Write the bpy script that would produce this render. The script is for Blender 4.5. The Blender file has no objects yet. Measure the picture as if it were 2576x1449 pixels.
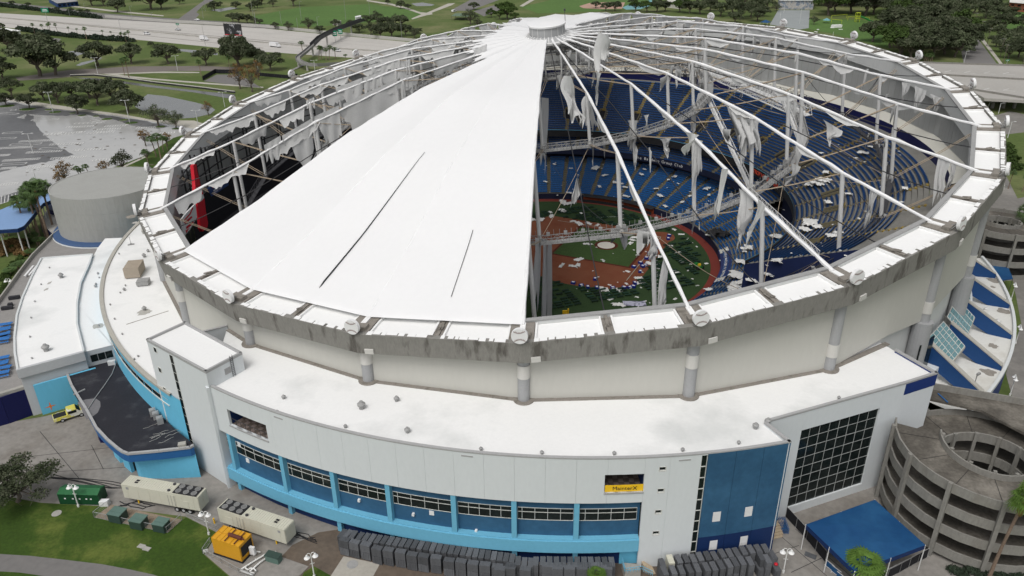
import bpy, math, random
import numpy as np
from mathutils import Vector, Matrix
random.seed(7)
rng = np.random.RandomState(11)
SC = bpy.context.scene
COL = SC.collection
rad = math.radians
# ------------------------------------------------------------------ camera
CAM_POS = np.array([-11.29218841650534, -206.06003974546718, 90.0])
PITCH, ROLL, FPX = 0.45488936, 0.01069835, 1942.5289
_c, _s = math.cos(PITCH), math.sin(PITCH)
FW = np.array([0, _c, -_s]); RT0 = np.array([1., 0, 0]); DN0 = np.cross(FW, RT0)
RT = math.cos(ROLL) * RT0 + math.sin(ROLL) * DN0
DN = -math.sin(ROLL) * RT0 + math.cos(ROLL) * DN0
cam_d = bpy.data.cameras.new('camera'); cam = bpy.data.objects.new('camera', cam_d); COL.objects.link(cam)
cam_d.sensor_width = 36.0; cam_d.lens = 36.0 * FPX / 2576.0; cam_d.clip_start = 1.0; cam_d.clip_end = 6000.0
m = Matrix.Identity(4)
for i in range(3):
    m[i][0] = RT[i]; m[i][1] = -DN[i]; m[i][2] = -FW[i]; m[i][3] = CAM_POS[i]
cam.matrix_world = m
SC.camera = cam
# ------------------------------------------------------------------ sky, sun, exposure
SUN_EL, SUN_AZ = 58.0, 205.0      # azimuth measured clockwise from +Y
W = bpy.data.worlds.new('World'); SC.world = W; W.use_nodes = True
nt = W.node_tree; nt.nodes.clear()
sky = nt.nodes.new('ShaderNodeTexSky'); sky.sky_type = 'NISHITA'; sky.sun_disc = False
sky.sun_elevation = rad(SUN_EL); sky.sun_rotation = rad(SUN_AZ)
sky.air_density = 1.0; sky.dust_density = 4.0; sky.ozone_density = 1.0
hs = nt.nodes.new('ShaderNodeHueSaturation'); hs.inputs['Saturation'].default_value = 0.16
bg = nt.nodes.new('ShaderNodeBackground'); bg.inputs['Strength'].default_value = 0.13
wo = nt.nodes.new('ShaderNodeOutputWorld')
nt.links.new(sky.outputs[0], hs.inputs['Color']); nt.links.new(hs.outputs[0], bg.inputs['Color']); nt.links.new(bg.outputs[0], wo.inputs['Surface'])
sd = bpy.data.lights.new('sun', 'SUN'); sd.energy = 1.1; sd.angle = rad(25); sd.color = (1.0, 0.97, 0.93)
so = bpy.data.objects.new('sun', sd); COL.objects.link(so)
_el, _az = rad(SUN_EL), rad(SUN_AZ)
sdir = Vector((math.sin(_az) * math.cos(_el), math.cos(_az) * math.cos(_el), math.sin(_el)))
so.rotation_euler = sdir.to_track_quat('Z', 'Y').to_euler(); so.location = (0, -150, 200)
SC.view_settings.view_transform = 'Standard'; SC.view_settings.look = 'None'
SC.view_settings.gamma = 1.0; SC.view_settings.use_curve_mapping = False
SC.view_settings.exposure = 0.05
# ------------------------------------------------------------------ survey of the place
GZ = -2.0                                     # street level; the playing field is z = 0, the ring beam centre z = 42
RC = np.array([0, 0, 42.0])
TA, TB, TH0 = 0.08307295, 0.09041833, -2.19906764
NR = np.array([-TA, -TB, 1.0]); NR /= np.linalg.norm(NR)
EU = np.array([1, 0, TA]); EU /= np.linalg.norm(EU); EV = np.cross(NR, EU)
def ed(k):
    a = TH0 + math.radians(15) * k
    return math.cos(a) * EU + math.sin(a) * EV
def E(k, r, h):                                # point of the tilted ring system
    return RC + ed(k) * r + NR * h
def EP(k, r, h):                               # the same on the 24-sided polygon
    k0 = math.floor(k + 1e-9); t = k - k0
    return E(k0, r, h) * (1 - t) + E(k0 + 1, r, h) * t
def az(k): return TH0 + math.radians(15) * k
def PZ(k, r, z): return np.array([r * math.cos(az(k)), r * math.sin(az(k)), z])   # round the upright axis
def ray(x, y):
    return RT * ((x - 1288) / FPX) + DN * ((y - 724.5) / FPX) + FW
def U(x, y, z=GZ):                             # survey sighting: where a line of sight meets level z
    d = ray(x, y); t = (z - CAM_POS[2]) / d[2]
    return CAM_POS + t * d
def SK(k, x, y):                               # sighting met with the upright plane of ridge k
    d = ray(x, y); A = np.c_[ed(k), NR, -d]; s = np.linalg.solve(A, CAM_POS - RC)
    return RC + ed(k) * s[0] + NR * s[1]
def SR(x, y, r):                               # sighting met with the upright cylinder of radius r, far side
    d = ray(x, y); o = CAM_POS
    a = d[0]**2 + d[1]**2; b = 2 * (o[0] * d[0] + o[1] * d[1]); c = o[0]**2 + o[1]**2 - r * r
    t = (-b + math.sqrt(b * b - 4 * a * c)) / (2 * a); return o + t * d
# ------------------------------------------------------------------ mesh helpers
V3 = lambda *a: np.array(a, float)
def unit(v): return np.asarray(v, float) / (np.linalg.norm(v) + 1e-12)
class MB:
    def __init__(s): s.v = []; s.f = []; s.m = []
    def add(s, vs, fs, mi=0):
        o = len(s.v); s.v.extend([tuple(map(float, q)) for q in vs])
        for f in fs: s.f.append(tuple(i + o for i in f)); s.m.append(mi)
        return s
    def obox(s, o, a, b, c, mi=0, bottom=True):
        o, a, b, c = map(lambda q: np.asarray(q, float), (o, a, b, c))
        vs = [o, o + a, o + a + b, o + b, o + c, o + a + c, o + a + b + c, o + b + c]
        fs = [(4, 5, 6, 7), (0, 1, 5, 4), (1, 2, 6, 5), (2, 3, 7, 6), (3, 0, 4, 7)]
        if bottom: fs.append((3, 2, 1, 0))
        if np.dot(np.cross(a, b), c) < 0: fs = [tuple(reversed(f)) for f in fs]
        return s.add(vs, fs, mi)
    def box(s, c, d, rz=0., mi=0):
        c = np.asarray(c, float); ca, sa = math.cos(rz), math.sin(rz)
        a = V3(ca * d[0], sa * d[0], 0); b = V3(-sa * d[1], ca * d[1], 0); h = V3(0, 0, d[2])
        return s.obox(c - a / 2 - b / 2 - h / 2, a, b, h, mi)
    def beam(s, a, b, w, h, up=(0, 0, 1), mi=0):
        a = np.asarray(a, float); b = np.asarray(b, float); d = b - a
        sd_ = np.cross(d, up); sd_ = unit(sd_) * w; u = unit(np.cross(sd_, d)) * h
        return s.obox(a - sd_ / 2 - u / 2, d, sd_, u, mi)
    def tube(s, a, b, r0, r1=None, n=8, mi=0, cap=True):
        r1 = r0 if r1 is None else r1
        a = np.asarray(a, float); b = np.asarray(b, float); d = unit(b - a)
        u = unit(np.cross(d, (0, 0, 1) if abs(d[2]) < .95 else (1, 0, 0))); w = np.cross(d, u)
        vs = []
        for q, r in ((a, r0), (b, r1)):
            for i in range(n):
                t = 2 * math.pi * i / n; vs.append(q + u * r * math.cos(t) + w * r * math.sin(t))
        fs = [(i, (i + 1) % n, n + (i + 1) % n, n + i) for i in range(n)]
        if cap: fs += [tuple(range(n, 2 * n)), tuple(reversed(range(n)))]
        return s.add(vs, fs, mi)
    def path(s, pts, r, n=6, mi=0):
        pts = [np.asarray(q, float) for q in pts]; rs = r if hasattr(r, '__len__') else [r] * len(pts)
        vs = []; N = len(pts); u0 = None
        for i, q in enumerate(pts):
            d = unit(pts[min(i + 1, N - 1)] - pts[max(i - 1, 0)])
            if u0 is None: u0 = np.cross(d, (0, 0, 1) if abs(d[2]) < .9 else (1, 0, 0))
            u = unit(u0 - d * np.dot(u0, d)); u0 = u; w = np.cross(d, u)
            for j in range(n):
                t = 2 * math.pi * j / n; vs.append(q + (u * math.cos(t) + w * math.sin(t)) * rs[i])
        fs = [(i * n + j, i * n + (j + 1) % n, (i + 1) * n + (j + 1) % n, (i + 1) * n + j) for i in range(N - 1) for j in range(n)]
        fs += [tuple(range((N - 1) * n, N * n)), tuple(reversed(range(n)))]
        return s.add(vs, fs, mi)
    def prism(s, poly, z0, z1, mi=0, top=None, bottom=True):
        poly = [(float(q[0]), float(q[1])) for q in poly]
        ar = sum(poly[i][0] * poly[(i + 1) % len(poly)][1] - poly[(i + 1) % len(poly)][0] * poly[i][1] for i in range(len(poly)))
        if ar < 0: poly = poly[::-1]
        n = len(poly)
        vs = [(a, b, z0) for a, b in poly] + [(a, b, z1) for a, b in poly]
        s.add(vs, [(i, (i + 1) % n, n + (i + 1) % n, n + i) for i in range(n)], mi)
        o = len(s.v) - 2 * n
        s.f.append(tuple(o + n + i for i in range(n))); s.m.append(mi if top is None else top)
        if bottom: s.f.append(tuple(o + i for i in reversed(range(n)))); s.m.append(mi)
        return s
    def sheet(s, poly, z, mi=0):
        poly = [(float(q[0]), float(q[1])) for q in poly]
        ar = sum(poly[i][0] * poly[(i + 1) % len(poly)][1] - poly[(i + 1) % len(poly)][0] * poly[i][1] for i in range(len(poly)))
        if ar < 0: poly = poly[::-1]
        return s.add([(a, b, z) for a, b in poly], [tuple(range(len(poly)))], mi)
    def grid(s, rows, mi=0, flip=False):
        n = len(rows[0]); vs = [q for r in rows for q in r]; fs = []
        for i in range(len(rows) - 1):
            for j in range(n - 1):
                q = (i * n + j, i * n + j + 1, (i + 1) * n + j + 1, (i + 1) * n + j); fs.append(q[::-1] if flip else q)
        return s.add(vs, fs, mi)
    def lathe(s, prof, c=(0, 0, 0), n=16, mi=0):
        c = np.asarray(c, float); vs = []
        for r, z in prof:
            for i in range(n):
                t = 2 * math.pi * i / n; vs.append(c + (r * math.cos(t), r * math.sin(t), z))
        fs = [(i * n + j, i * n + (j + 1) % n, (i + 1) * n + (j + 1) % n, (i + 1) * n + j) for i in range(len(prof) - 1) for j in range(n)]
        if prof[0][0] > .001: fs.append(tuple(reversed(range(n))))
        if prof[-1][0] > .001: fs.append(tuple(range((len(prof) - 1) * n, len(prof) * n)))
        return s.add(vs, fs, mi)
    def mesh(s, name, mats, off=None, smooth=False):
        me = bpy.data.meshes.new(name); v = np.array(s.v, float).reshape(-1, 3)
        if off is not None: v = v - np.asarray(off, float)
        me.from_pydata(v.tolist(), [], s.f)
        if not isinstance(mats, (list, tuple)): mats = [mats]
        for q in mats: me.materials.append(M[q] if isinstance(q, str) else q)
        if len(mats) > 1: me.polygons.foreach_set('material_index', s.m)
        if smooth: me.polygons.foreach_set('use_smooth', [True] * len(me.polygons))
        me.update(); return me
    def build(s, name, mats, parent=None, smooth=False, local=False, origin=None):
        off = None
        if parent is not None and not local: off = wloc(parent)
        if parent is None and origin is not None: off = np.asarray(origin, float)
        if parent is None and origin is None and not local:
            v = np.array(s.v); off = V3((v[:, 0].min() + v[:, 0].max()) / 2, (v[:, 1].min() + v[:, 1].max()) / 2, v[:, 2].min())
        o = bpy.data.objects.new(name, s.mesh(name, mats, off, smooth)); COL.objects.link(o)
        if parent is not None: o.parent = parent
        elif off is not None: o.location = off
        return o
def wloc(o):
    l = np.zeros(3)
    while o is not None: l = l + np.array(o.location); o = o.parent
    return l
def tag(o, label=None, cat=None, group=None, kind=None):
    if label: o['label'] = label
    if cat: o['category'] = cat
    if group: o['group'] = group
    if kind: o['kind'] = kind
    return o
def thing(name, label, cat, loc=(0, 0, 0), rz=0., group=None):
    o = bpy.data.objects.new(name, None); COL.objects.link(o); o.empty_display_size = .5
    o.location = tuple(map(float, loc)); o.rotation_euler = (0, 0, rz)
    return tag(o, label, cat, group)
def struct(name, mb, mats, **k): return tag(mb.build(name, mats, **k), kind='structure')
def kids(o): return [c for c in bpy.data.objects if c.parent == o]
def ctree(o, ch=None):
    return (o, [ctree(c) for c in o.children])
def clone(root, loc, rz=0., label=None, group=None, sc=None):
    def cp(o, par):
        c = o.copy(); COL.objects.link(c)
        if par is not None: c.parent = par
        for q in o.children: cp(q, c)
        return c
    r = cp(root, None); r.location = tuple(map(float, loc)); r.rotation_euler = (0, 0, rz)
    if sc is not None: r.scale = (sc, sc, sc) if not hasattr(sc, '__len__') else sc
    if label: r['label'] = label
    if group: r['group'] = group
    return r
def hide_proto(o):                              # prototypes are removed once their copies stand
    for c in list(o.children): hide_proto(c)
    bpy.data.objects.remove(o, do_unlink=True)
def share(mesh, name, parent, loc, rz=0., sc=None):
    o = bpy.data.objects.new(name, mesh); COL.objects.link(o)
    if parent is not None: o.parent = parent
    o.location = tuple(map(float, loc)); o.rotation_euler = (0, 0, rz)
    if sc is not None: o.scale = sc
    return o
def text_mesh(name, s, size, mat, parent, origin, xdir, ydir, depth=.04, align='CENTER'):
    cu = bpy.data.curves.new(name, 'FONT'); cu.body = s; cu.size = size; cu.align_x = align; cu.align_y = 'CENTER'; cu.extrude = depth; cu.resolution_u = 2
    t = bpy.data.objects.new('tmp_text', cu); COL.objects.link(t)
    bpy.context.view_layer.update()
    me = bpy.data.meshes.new_from_object(t.evaluated_get(bpy.context.evaluated_depsgraph_get()))
    bpy.data.objects.remove(t); me.name = name; me.materials.clear(); me.materials.append(M[mat])
    x = unit(xdir); y = unit(ydir); z = np.cross(x, y); o_ = np.asarray(origin, float)
    if parent is not None: o_ = o_ - wloc(parent)
    for vt in me.vertices:
        q = o_ + x * vt.co[0] + y * vt.co[1] + z * vt.co[2]; vt.co = tuple(q)
    o = bpy.data.objects.new(name, me); COL.objects.link(o)
    if parent is not None: o.parent = parent
    return o
# ------------------------------------------------------------------ materials
M = {}
def srgb(*c):
    return tuple(((x / 255.) / 12.92 if x <= 10 else ((x / 255. + .055) / 1.055) ** 2.4) for x in c)
def pm(name, col, rough=.8, var=.14, scale=.25, fine=6., bump=0., spec=.3, metal=0., col2=None, thr=(.45, .62), stretch=(1, 1, 1), coords='W', rnd=0., trans=0., rough2=None):
    mt = bpy.data.materials.new(name); mt.use_nodes = True; N = mt.node_tree.nodes; L = mt.node_tree.links
    b = N['Principled BSDF']; b.inputs['Roughness'].default_value = rough; b.inputs['Metallic'].default_value = metal
    b.inputs['Specular IOR Level'].default_value = spec
    if coords == 'W': src = N.new('ShaderNodeNewGeometry').outputs['Position']
    else: src = N.new('ShaderNodeTexCoord').outputs['Object']
    mp = N.new('ShaderNodeMapping'); mp.inputs['Scale'].default_value = stretch; L.new(src, mp.inputs['Vector'])
    n1 = N.new('ShaderNodeTexNoise'); n1.inputs['Scale'].default_value = scale; n1.inputs['Detail'].default_value = 6; n1.inputs['Roughness'].default_value = .6
    n2 = N.new('ShaderNodeTexNoise'); n2.inputs['Scale'].default_value = fine; n2.inputs['Detail'].default_value = 4
    L.new(mp.outputs[0], n1.inputs['Vector']); L.new(mp.outputs[0], n2.inputs['Vector'])
    ad = N.new('ShaderNodeMath'); ad.operation = 'ADD'; L.new(n1.outputs['Fac'], ad.inputs[0]); L.new(n2.outputs['Fac'], ad.inputs[1])
    mr = N.new('ShaderNodeMapRange'); mr.inputs['From Min'].default_value = .65; mr.inputs['From Max'].default_value = 1.35
    mr.inputs['To Min'].default_value = 1 - var; mr.inputs['To Max'].default_value = 1 + var; L.new(ad.outputs[0], mr.inputs['Value'])
    base = None
    if col2 is not None:
        r2 = N.new('ShaderNodeMapRange'); r2.inputs['From Min'].default_value = thr[0]; r2.inputs['From Max'].default_value = thr[1]; L.new(n1.outputs['Fac'], r2.inputs['Value'])
        mx = N.new('ShaderNodeMix'); mx.data_type = 'RGBA'; mx.inputs['A'].default_value = (*col, 1); mx.inputs['B'].default_value = (*col2, 1)
        L.new(r2.outputs[0], mx.inputs['Factor']); base = mx.outputs['Result']
        if rough2 is not None:
            r3 = N.new('ShaderNodeMapRange'); r3.inputs['To Min'].default_value = rough; r3.inputs['To Max'].default_value = rough2
            L.new(r2.outputs[0], r3.inputs['Value']); L.new(r3.outputs[0], b.inputs['Roughness'])
    mul = N.new('ShaderNodeVectorMath'); mul.operation = 'SCALE'
    if base is None: mul.inputs[0].default_value = col
    else: L.new(base, mul.inputs[0])
    fac = mr.outputs[0]
    if rnd > 0:
        oi = N.new('ShaderNodeObjectInfo'); rr = N.new('ShaderNodeMapRange'); rr.inputs['To Min'].default_value = 1 - rnd; rr.inputs['To Max'].default_value = 1 + rnd
        L.new(oi.outputs['Random'], rr.inputs['Value']); mm = N.new('ShaderNodeMath'); mm.operation = 'MULTIPLY'; L.new(fac, mm.inputs[0]); L.new(rr.outputs[0], mm.inputs[1]); fac = mm.outputs[0]
    L.new(fac, mul.inputs['Scale']); L.new(mul.outputs[0], b.inputs['Base Color'])
    if bump > 0:
        bp = N.new('ShaderNodeBump'); bp.inputs['Strength'].default_value = bump; bp.inputs['Distance'].default_value = .1; L.new(n2.outputs['Fac'], bp.inputs['Height']); L.new(bp.outputs[0], b.inputs['Normal'])
    if trans > 0:
        tr = N.new('ShaderNodeBsdfTranslucent'); L.new(mul.outputs[0], tr.inputs['Color']); ms = N.new('ShaderNodeMixShader'); ms.inputs[0].default_value = trans
        L.new(b.outputs[0], ms.inputs[1]); L.new(tr.outputs[0], ms.inputs[2]); L.new(ms.outputs[0], N['Material Output'].inputs['Surface'])
    M[name] = mt; return mt
# white membranes, concrete and cladding
pm('roof_white', (.80, .80, .79), .7, .03, .06, 2., col2=(.66, .66, .63), thr=(.62, .75))
pm('fabric', (.86, .86, .86), .5, .015, .1, 1., spec=.4, trans=.14)
pm('fabric_torn', (.66, .66, .65), .75, .08, .5, 5., trans=.3)
pm('scrap', (.66, .66, .64), .8, .08, .8, 5.)
pm('concrete', (.34, .33, .30), .9, .16, .2, 3., bump=.2)
pm('ring_concrete', (.225, .218, .2), .9, .15, .55, 4., bump=.2, col2=(.095, .088, .078), thr=(.52, .66), stretch=(1, 1, .28))
pm('ring_block', (.24, .22, .195), .9, .22, .8, 5., bump=.3, col2=(.13, .12, .10), thr=(.5, .7))
pm('cream_wall', (.49, .484, .445), .7, .03, .05, 1.5, stretch=(1, 1, .3), col2=(.46, .455, .415), thr=(.5, .75))
pm('inner_wall', (.60, .61, .60), .8, .05, .08, 2., stretch=(1, 1, .2))
pm('inner_cream', (.50, .49, .44), .8, .05, .08, 2.)
pm('column_grey', (.33, .335, .34), .7, .06, .2, 3.)
pm('column_band', (.55, .54, .51), .7, .04, .2, 3.)
pm('facade_white', (.62, .65, .665), .75, .03, .08, 2., stretch=(1, 1, .4))
pm('parapet_cap', (.36, .36, .36), .7, .06, .3, 3.)
pm('mid_blue', srgb(46, 86, 118), .6, .10, .15, 1.2, col2=srgb(54, 96, 128), thr=(.4, .7))
pm('deep_blue', srgb(20, 44, 88), .6, .08, .15, 2.)
pm('navy', srgb(14, 20, 72), .6, .08, .2, 2.)
pm('sky_blue', srgb(106, 172, 200), .6, .05, .15, 2.)
pm('teal', srgb(104, 184, 216), .6, .05, .15, 2., stretch=(1, 1, .3))
pm('canopy_blue', srgb(22, 68, 112), .55, .08, .1, 1., col2=srgb(32, 80, 122), thr=(.45, .6))
pm('canopy_blue_pale', srgb(36, 94, 168), .55, .05, .1, 1.)
pm('tent_pale', srgb(122, 152, 192), .6, .05, .05, 1.)
pm('glass_dark', (.010, .015, .015), .12, .4, .5, 2., spec=.22)
pm('glass_teal', srgb(96, 136, 142), .15, .1, .3, 2., spec=.5)
pm('frame_white', (.62, .63, .60), .6, .03, 1., 4.)
pm('black_roof', (.022, .022, .028), .75, .25, .2, 3., spec=.25, col2=(.05, .05, .055), thr=(.55, .7))
pm('puddle', (.16, .155, .16), .12, .1, .3, 2., spec=.5)
pm('stain', (.27, .25, .22), .9, .3, 1.2, 5.)
pm('steel_white', (.62, .62, .61), .5, .05, .5, 4.)
pm('steel_grey', (.30, .30, .295), .6, .12, .5, 4.)
pm('steel_dark', (.055, .055, .06), .6, .2, .5, 4.)
pm('cable_black', (.03, .03, .032), .6, .1, .5, 4.)
pm('rope_tan', (.42, .34, .25), .8, .1, 1., 6.)
pm('cap_louver', (.36, .365, .37), .5, .05, .5, 4.)
pm('red', srgb(196, 26, 44), .5, .06, .2, 2.)
pm('orange_red', srgb(226, 84, 56), .5, .04, .5, 2.)
pm('sign_white', (.72, .72, .72), .6, .04, .3, 3.)
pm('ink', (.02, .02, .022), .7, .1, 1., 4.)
pm('yellow', srgb(236, 190, 40), .5, .06, .4, 3.)
pm('gen_yellow', srgb(205, 150, 38), .5, .07, .5, 3.)
pm('orange', srgb(224, 120, 40), .6, .06, .4, 3.)
# seats and field
pm('seat_blue', srgb(28, 88, 146), .45, .14, .12, 3.)
pm('seat_blue_up', srgb(22, 63, 112), .5, .16, .12, 3.)
pm('tread', (.17, .165, .15), .9, .2, .3, 3.)
pm('tread_brown', (.105, .083, .07), .9, .2, .3, 3.)
pm('aisle', srgb(104, 98, 78), .9, .2, .6, 4.)
pm('aisle_yellow', srgb(138, 118, 62), .8, .15, .6, 4.)
pm('dark_void', (.012, .012, .016), .9, .2, .3, 3.)
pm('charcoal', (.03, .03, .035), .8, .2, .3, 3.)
pm('turf', srgb(44, 64, 34), .95, .22, .12, 2.5, bump=.3)
pm('turf_light', srgb(56, 78, 38), .95, .25, .10, 2.5, bump=.3, stretch=(1, .35, 1))
pm('clay', srgb(120, 72, 50), .95, .12, .12, 3., col2=srgb(106, 54, 34), thr=(.45, .7))
pm('clay_dark', srgb(78, 34, 22), .95, .15, .2, 3.)
pm('track_red', srgb(112, 48, 40), .9, .1, .15, 3.)
pm('cot_green', srgb(22, 48, 34), .8, .25, .8, 3., rnd=.4)
pm('mound_tarp', (.58, .54, .48), .8, .05, .5, 3.)
pm('stitch_grey', (.33, .27, .26), .7, .1, .5, 3.)
pm('fabric_wrap', (.76, .76, .76), .6, .06, .8, 5.)
pm('navy_dark', (.010, .014, .038), .7, .2, .3, 3.)
pm('clay_bench', srgb(140, 66, 40), .8, .1, .3, 3.)
pm('turf_paint', (.36, .42, .36), .9, .1, .5, 3.)
pm('asphalt', (.105, .105, .105), .85, .18, .05, 2., bump=.15)
pm('ground_grass', srgb(80, 96, 46), .95, .25, .02, .6, bump=.2, col2=srgb(104, 106, 70), thr=(.46, .66))
pm('carpet', (.20, .16, .145), .9, .12, .5, 4.)
pm('navy_bright', srgb(28, 52, 112), .6, .06, .2, 2.)
pm('roof_white_dirty', (.80, .80, .79), .7, .03, .05, 2., col2=(.60, .61, .60), thr=(.5, .68))
pm('curb_tan', (.40, .385, .345), .8, .12, .5, 4.)
pm('unit_tan', (.36, .31, .25), .7, .08, .5, 3.)
pm('annex_wall', (.47, .48, .49), .75, .05, .2, 2.)
pm('annex_cap', (.60, .62, .62), .7, .04, .2, 2.)
pm('stain_pale', (.42, .41, .38), .9, .2, 1.2, 5.)
pm('paver', (.255, .245, .235), .9, .12, .4, 3.)
pm('table_blue', srgb(52, 112, 178), .6, .08, .4, 3.)
pm('drum_concrete', (.33, .332, .315), .9, .08, .12, 2., stretch=(1, 1, .25), col2=(.28, .28, .262), thr=(.5, .75))
pm('skirt_blue', srgb(60, 84, 120), .7, .06, .3, 2.)
pm('kiosk_roof', (.36, .35, .33), .9, .2, .3, 2.)
pm('fascia_blue', srgb(40, 92, 146), .6, .06, .2, 2.)
pm('roof_aged', (.66, .655, .62), .8, .06, .12, 2., col2=(.5, .48, .43), thr=(.52, .72))
pm('fin_blue', srgb(26, 66, 116), .6, .06, .2, 2.)
pm('ramp_concrete', (.095, .086, .073), .9, .35, .12, 2., bump=.2, col2=(.18, .165, .142), thr=(.48, .66))
pm('ramp_wall', (.225, .218, .198), .9, .18, .3, 3., bump=.15, stretch=(1, 1, .4), col2=(.17, .16, .14), thr=(.5, .7))
pm('leaf_oak', srgb(70, 80, 56), .85, .35, .6, 3., coords='O', rnd=.28, spec=.15, col2=srgb(98, 102, 82), thr=(.42, .68), trans=.25)
pm('leaf_green', srgb(66, 84, 42), .85, .3, .6, 3., coords='O', rnd=.2, spec=.15, trans=.2)
pm('leaf_brown', srgb(120, 96, 62), .85, .3, .6, 3., coords='O', rnd=.15, spec=.15)
pm('leaf_palm', srgb(70, 92, 48), .7, .3, .8, 3., coords='O', rnd=.2, spec=.3)
pm('leaf_palm_fresh', srgb(88, 116, 50), .7, .3, .8, 3., coords='O', rnd=.1, spec=.2, trans=.2)
pm('bark', (.13, .11, .09), .9, .25, 1.5, 6., coords='O')
pm('palm_bark', (.22, .16, .12), .9, .25, 1.5, 6., coords='O', rnd=.2)
pm('hedge', srgb(46, 58, 44), .9, .35, .6, 2.5, trans=.15)
pm('field_grass', srgb(78, 106, 50), .95, .22, .015, .4)
pm('lawn', srgb(52, 74, 20), .95, .3, .12, 2.2, bump=.35, col2=srgb(84, 94, 40), thr=(.5, .68))
pm('silt', (.36, .358, .35), .10, .06, .015, .25, col2=(.44, .437, .425), thr=(.42, .68), rough2=.3, spec=.5, bump=.03)
pm('wet_asphalt', (.09, .09, .092), .35, .25, .03, .8, spec=.5, col2=(.15, .15, .15), thr=(.45, .65), rough2=.6)
pm('road', (.165, .158, .152), .85, .12, .05, 1.)
pm('road_brown', (.17, .15, .135), .85, .14, .05, 1.)
pm('highway_concrete', (.46, .44, .41), .85, .08, .03, .6, col2=(.40, .385, .36), thr=(.5, .7))
pm('pale_path', (.40, .38, .33), .9, .1, .1, 1.)
pm('paint_white', (.62, .62, .60), .7, .06, .3, 3.)
pm('water', (.14, .145, .145), .18, .1, .1, .8, spec=.5, bump=.05)
pm('water_dark', (.06, .06, .058), .15, .1, .1, .8, spec=.5, bump=.05)
pm('fence_black', (.015, .015, .018), .9, .2, .5, 3.)
pm('lamp_steel', (.58, .59, .58), .5, .05, .5, 3.)
pm('sign_green', srgb(0, 120, 86), .5, .05, .5, 3.)
pm('car_white', (.72, .72, .73), .3, .03, 1., 3., spec=.5)
pm('car_silver', (.42, .43, .44), .3, .03, 1., 3., spec=.5)
pm('rubber', (.02, .02, .02), .9, .1, 1., 3.)
pm('brick', srgb(140, 84, 66), .9, .12, 1., 4.)
pm('mural', (.5, .48, .46), .8, .5, .35, 1.2, col2=(.16, .2, .26), thr=(.42, .58))
pm('court', (.27, .29, .29), .8, .08, .1, 1.)
pm('roof_green', srgb(96, 116, 96), .7, .08, .2, 2.)
pm('play_yellow', srgb(176, 188, 50), .6, .08, .4, 3.)
pm('clay_pink', srgb(170, 140, 124), .9, .1, .1, 1.)
pm('court_teal', srgb(110, 156, 160), .8, .08, .1, 1.)
pm('retain_pale', (.44, .43, .40), .85, .08, .05, 1.)
pm('plaza', (.19, .18, .165), .9, .16, .06, .8, col2=(.26, .245, .22), thr=(.5, .7))
pm('overpass_deck', (.36, .345, .32), .9, .1, .05, .8)
pm('apron', (.25, .235, .215), .9, .2, .08, 1.2, col2=(.15, .135, .118), thr=(.5, .68), bump=.1)
pm('brown_wet', (.135, .105, .08), .6, .2, .15, 1.5, col2=(.09, .07, .055), thr=(.45, .65))
pm('pallet_black', (.10, .104, .112), .65, .2, 1.2, 6., rnd=.3, coords='O')
pm('trailer_cream', (.55, .54, .45), .5, .05, .4, 3.)
pm('dump_green', srgb(22, 66, 40), .5, .1, .4, 3.)
pm('trafo_green', srgb(88, 112, 104), .5, .08, .4, 3.)
pm('gravel', (.25, .20, .15), .95, .3, 1., 8., bump=.5)
pm('chainlink', (.32, .33, .33), .6, .05, .5, 3.)
pm('rust', srgb(92, 52, 42), .8, .2, 1., 5.)
pm('pipe_white', (.66, .66, .64), .5, .05, .5, 3.)
pm('truck_yellow', srgb(214, 206, 96), .4, .06, .5, 3., spec=.5, col2=(.7, .7, .62), thr=(.5, .55))
pm('lens_white', (.75, .75, .74), .4, .02, .5, 3.)
pm('banner_blue', srgb(34, 62, 112), .6, .1, .4, 3.)
pm('billboard_art', (.03, .03, .033), .6, .5, .25, 1., col2=(.3, .3, .32), thr=(.58, .64))
pm('lavender', (.42, .42, .52), .8, .2, .8, 4., col2=(.12, .12, .16), thr=(.5, .56))
pm('supply_blue', srgb(24, 44, 124), .6, .1, .5, 3.)
pm('step_tan', (.42, .34, .24), .9, .15, .5, 4.)
pm('tractor_green', srgb(28, 110, 44), .5, .1, .5, 3.)
pm('lid_green', srgb(40, 96, 58), .5, .1, .4, 3.)
pm('trafo_dark', srgb(52, 70, 64), .5, .1, .4, 3.)
pm('gen_yellow_dark', srgb(190, 140, 36), .6, .1, .5, 3.)
pm('canopy_dark', srgb(16, 44, 90), .6, .06, .2, 2.)
pm('retain_grey', (.26, .255, .245), .85, .1, .2, 2.)
pm('slab_pale', (.36, .34, .30), .9, .1, .3, 2.)
pm('lane_wear', (.33, .315, .29), .85, .12, .05, 1.)
pm('banner_navy', srgb(40, 50, 92), .7, .1, .4, 3.)
pm('tier_navy', srgb(26, 38, 76), .7, .12, .3, 3.)
pm('mullion', (.40, .41, .40), .6, .03, 1., 4.)
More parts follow.
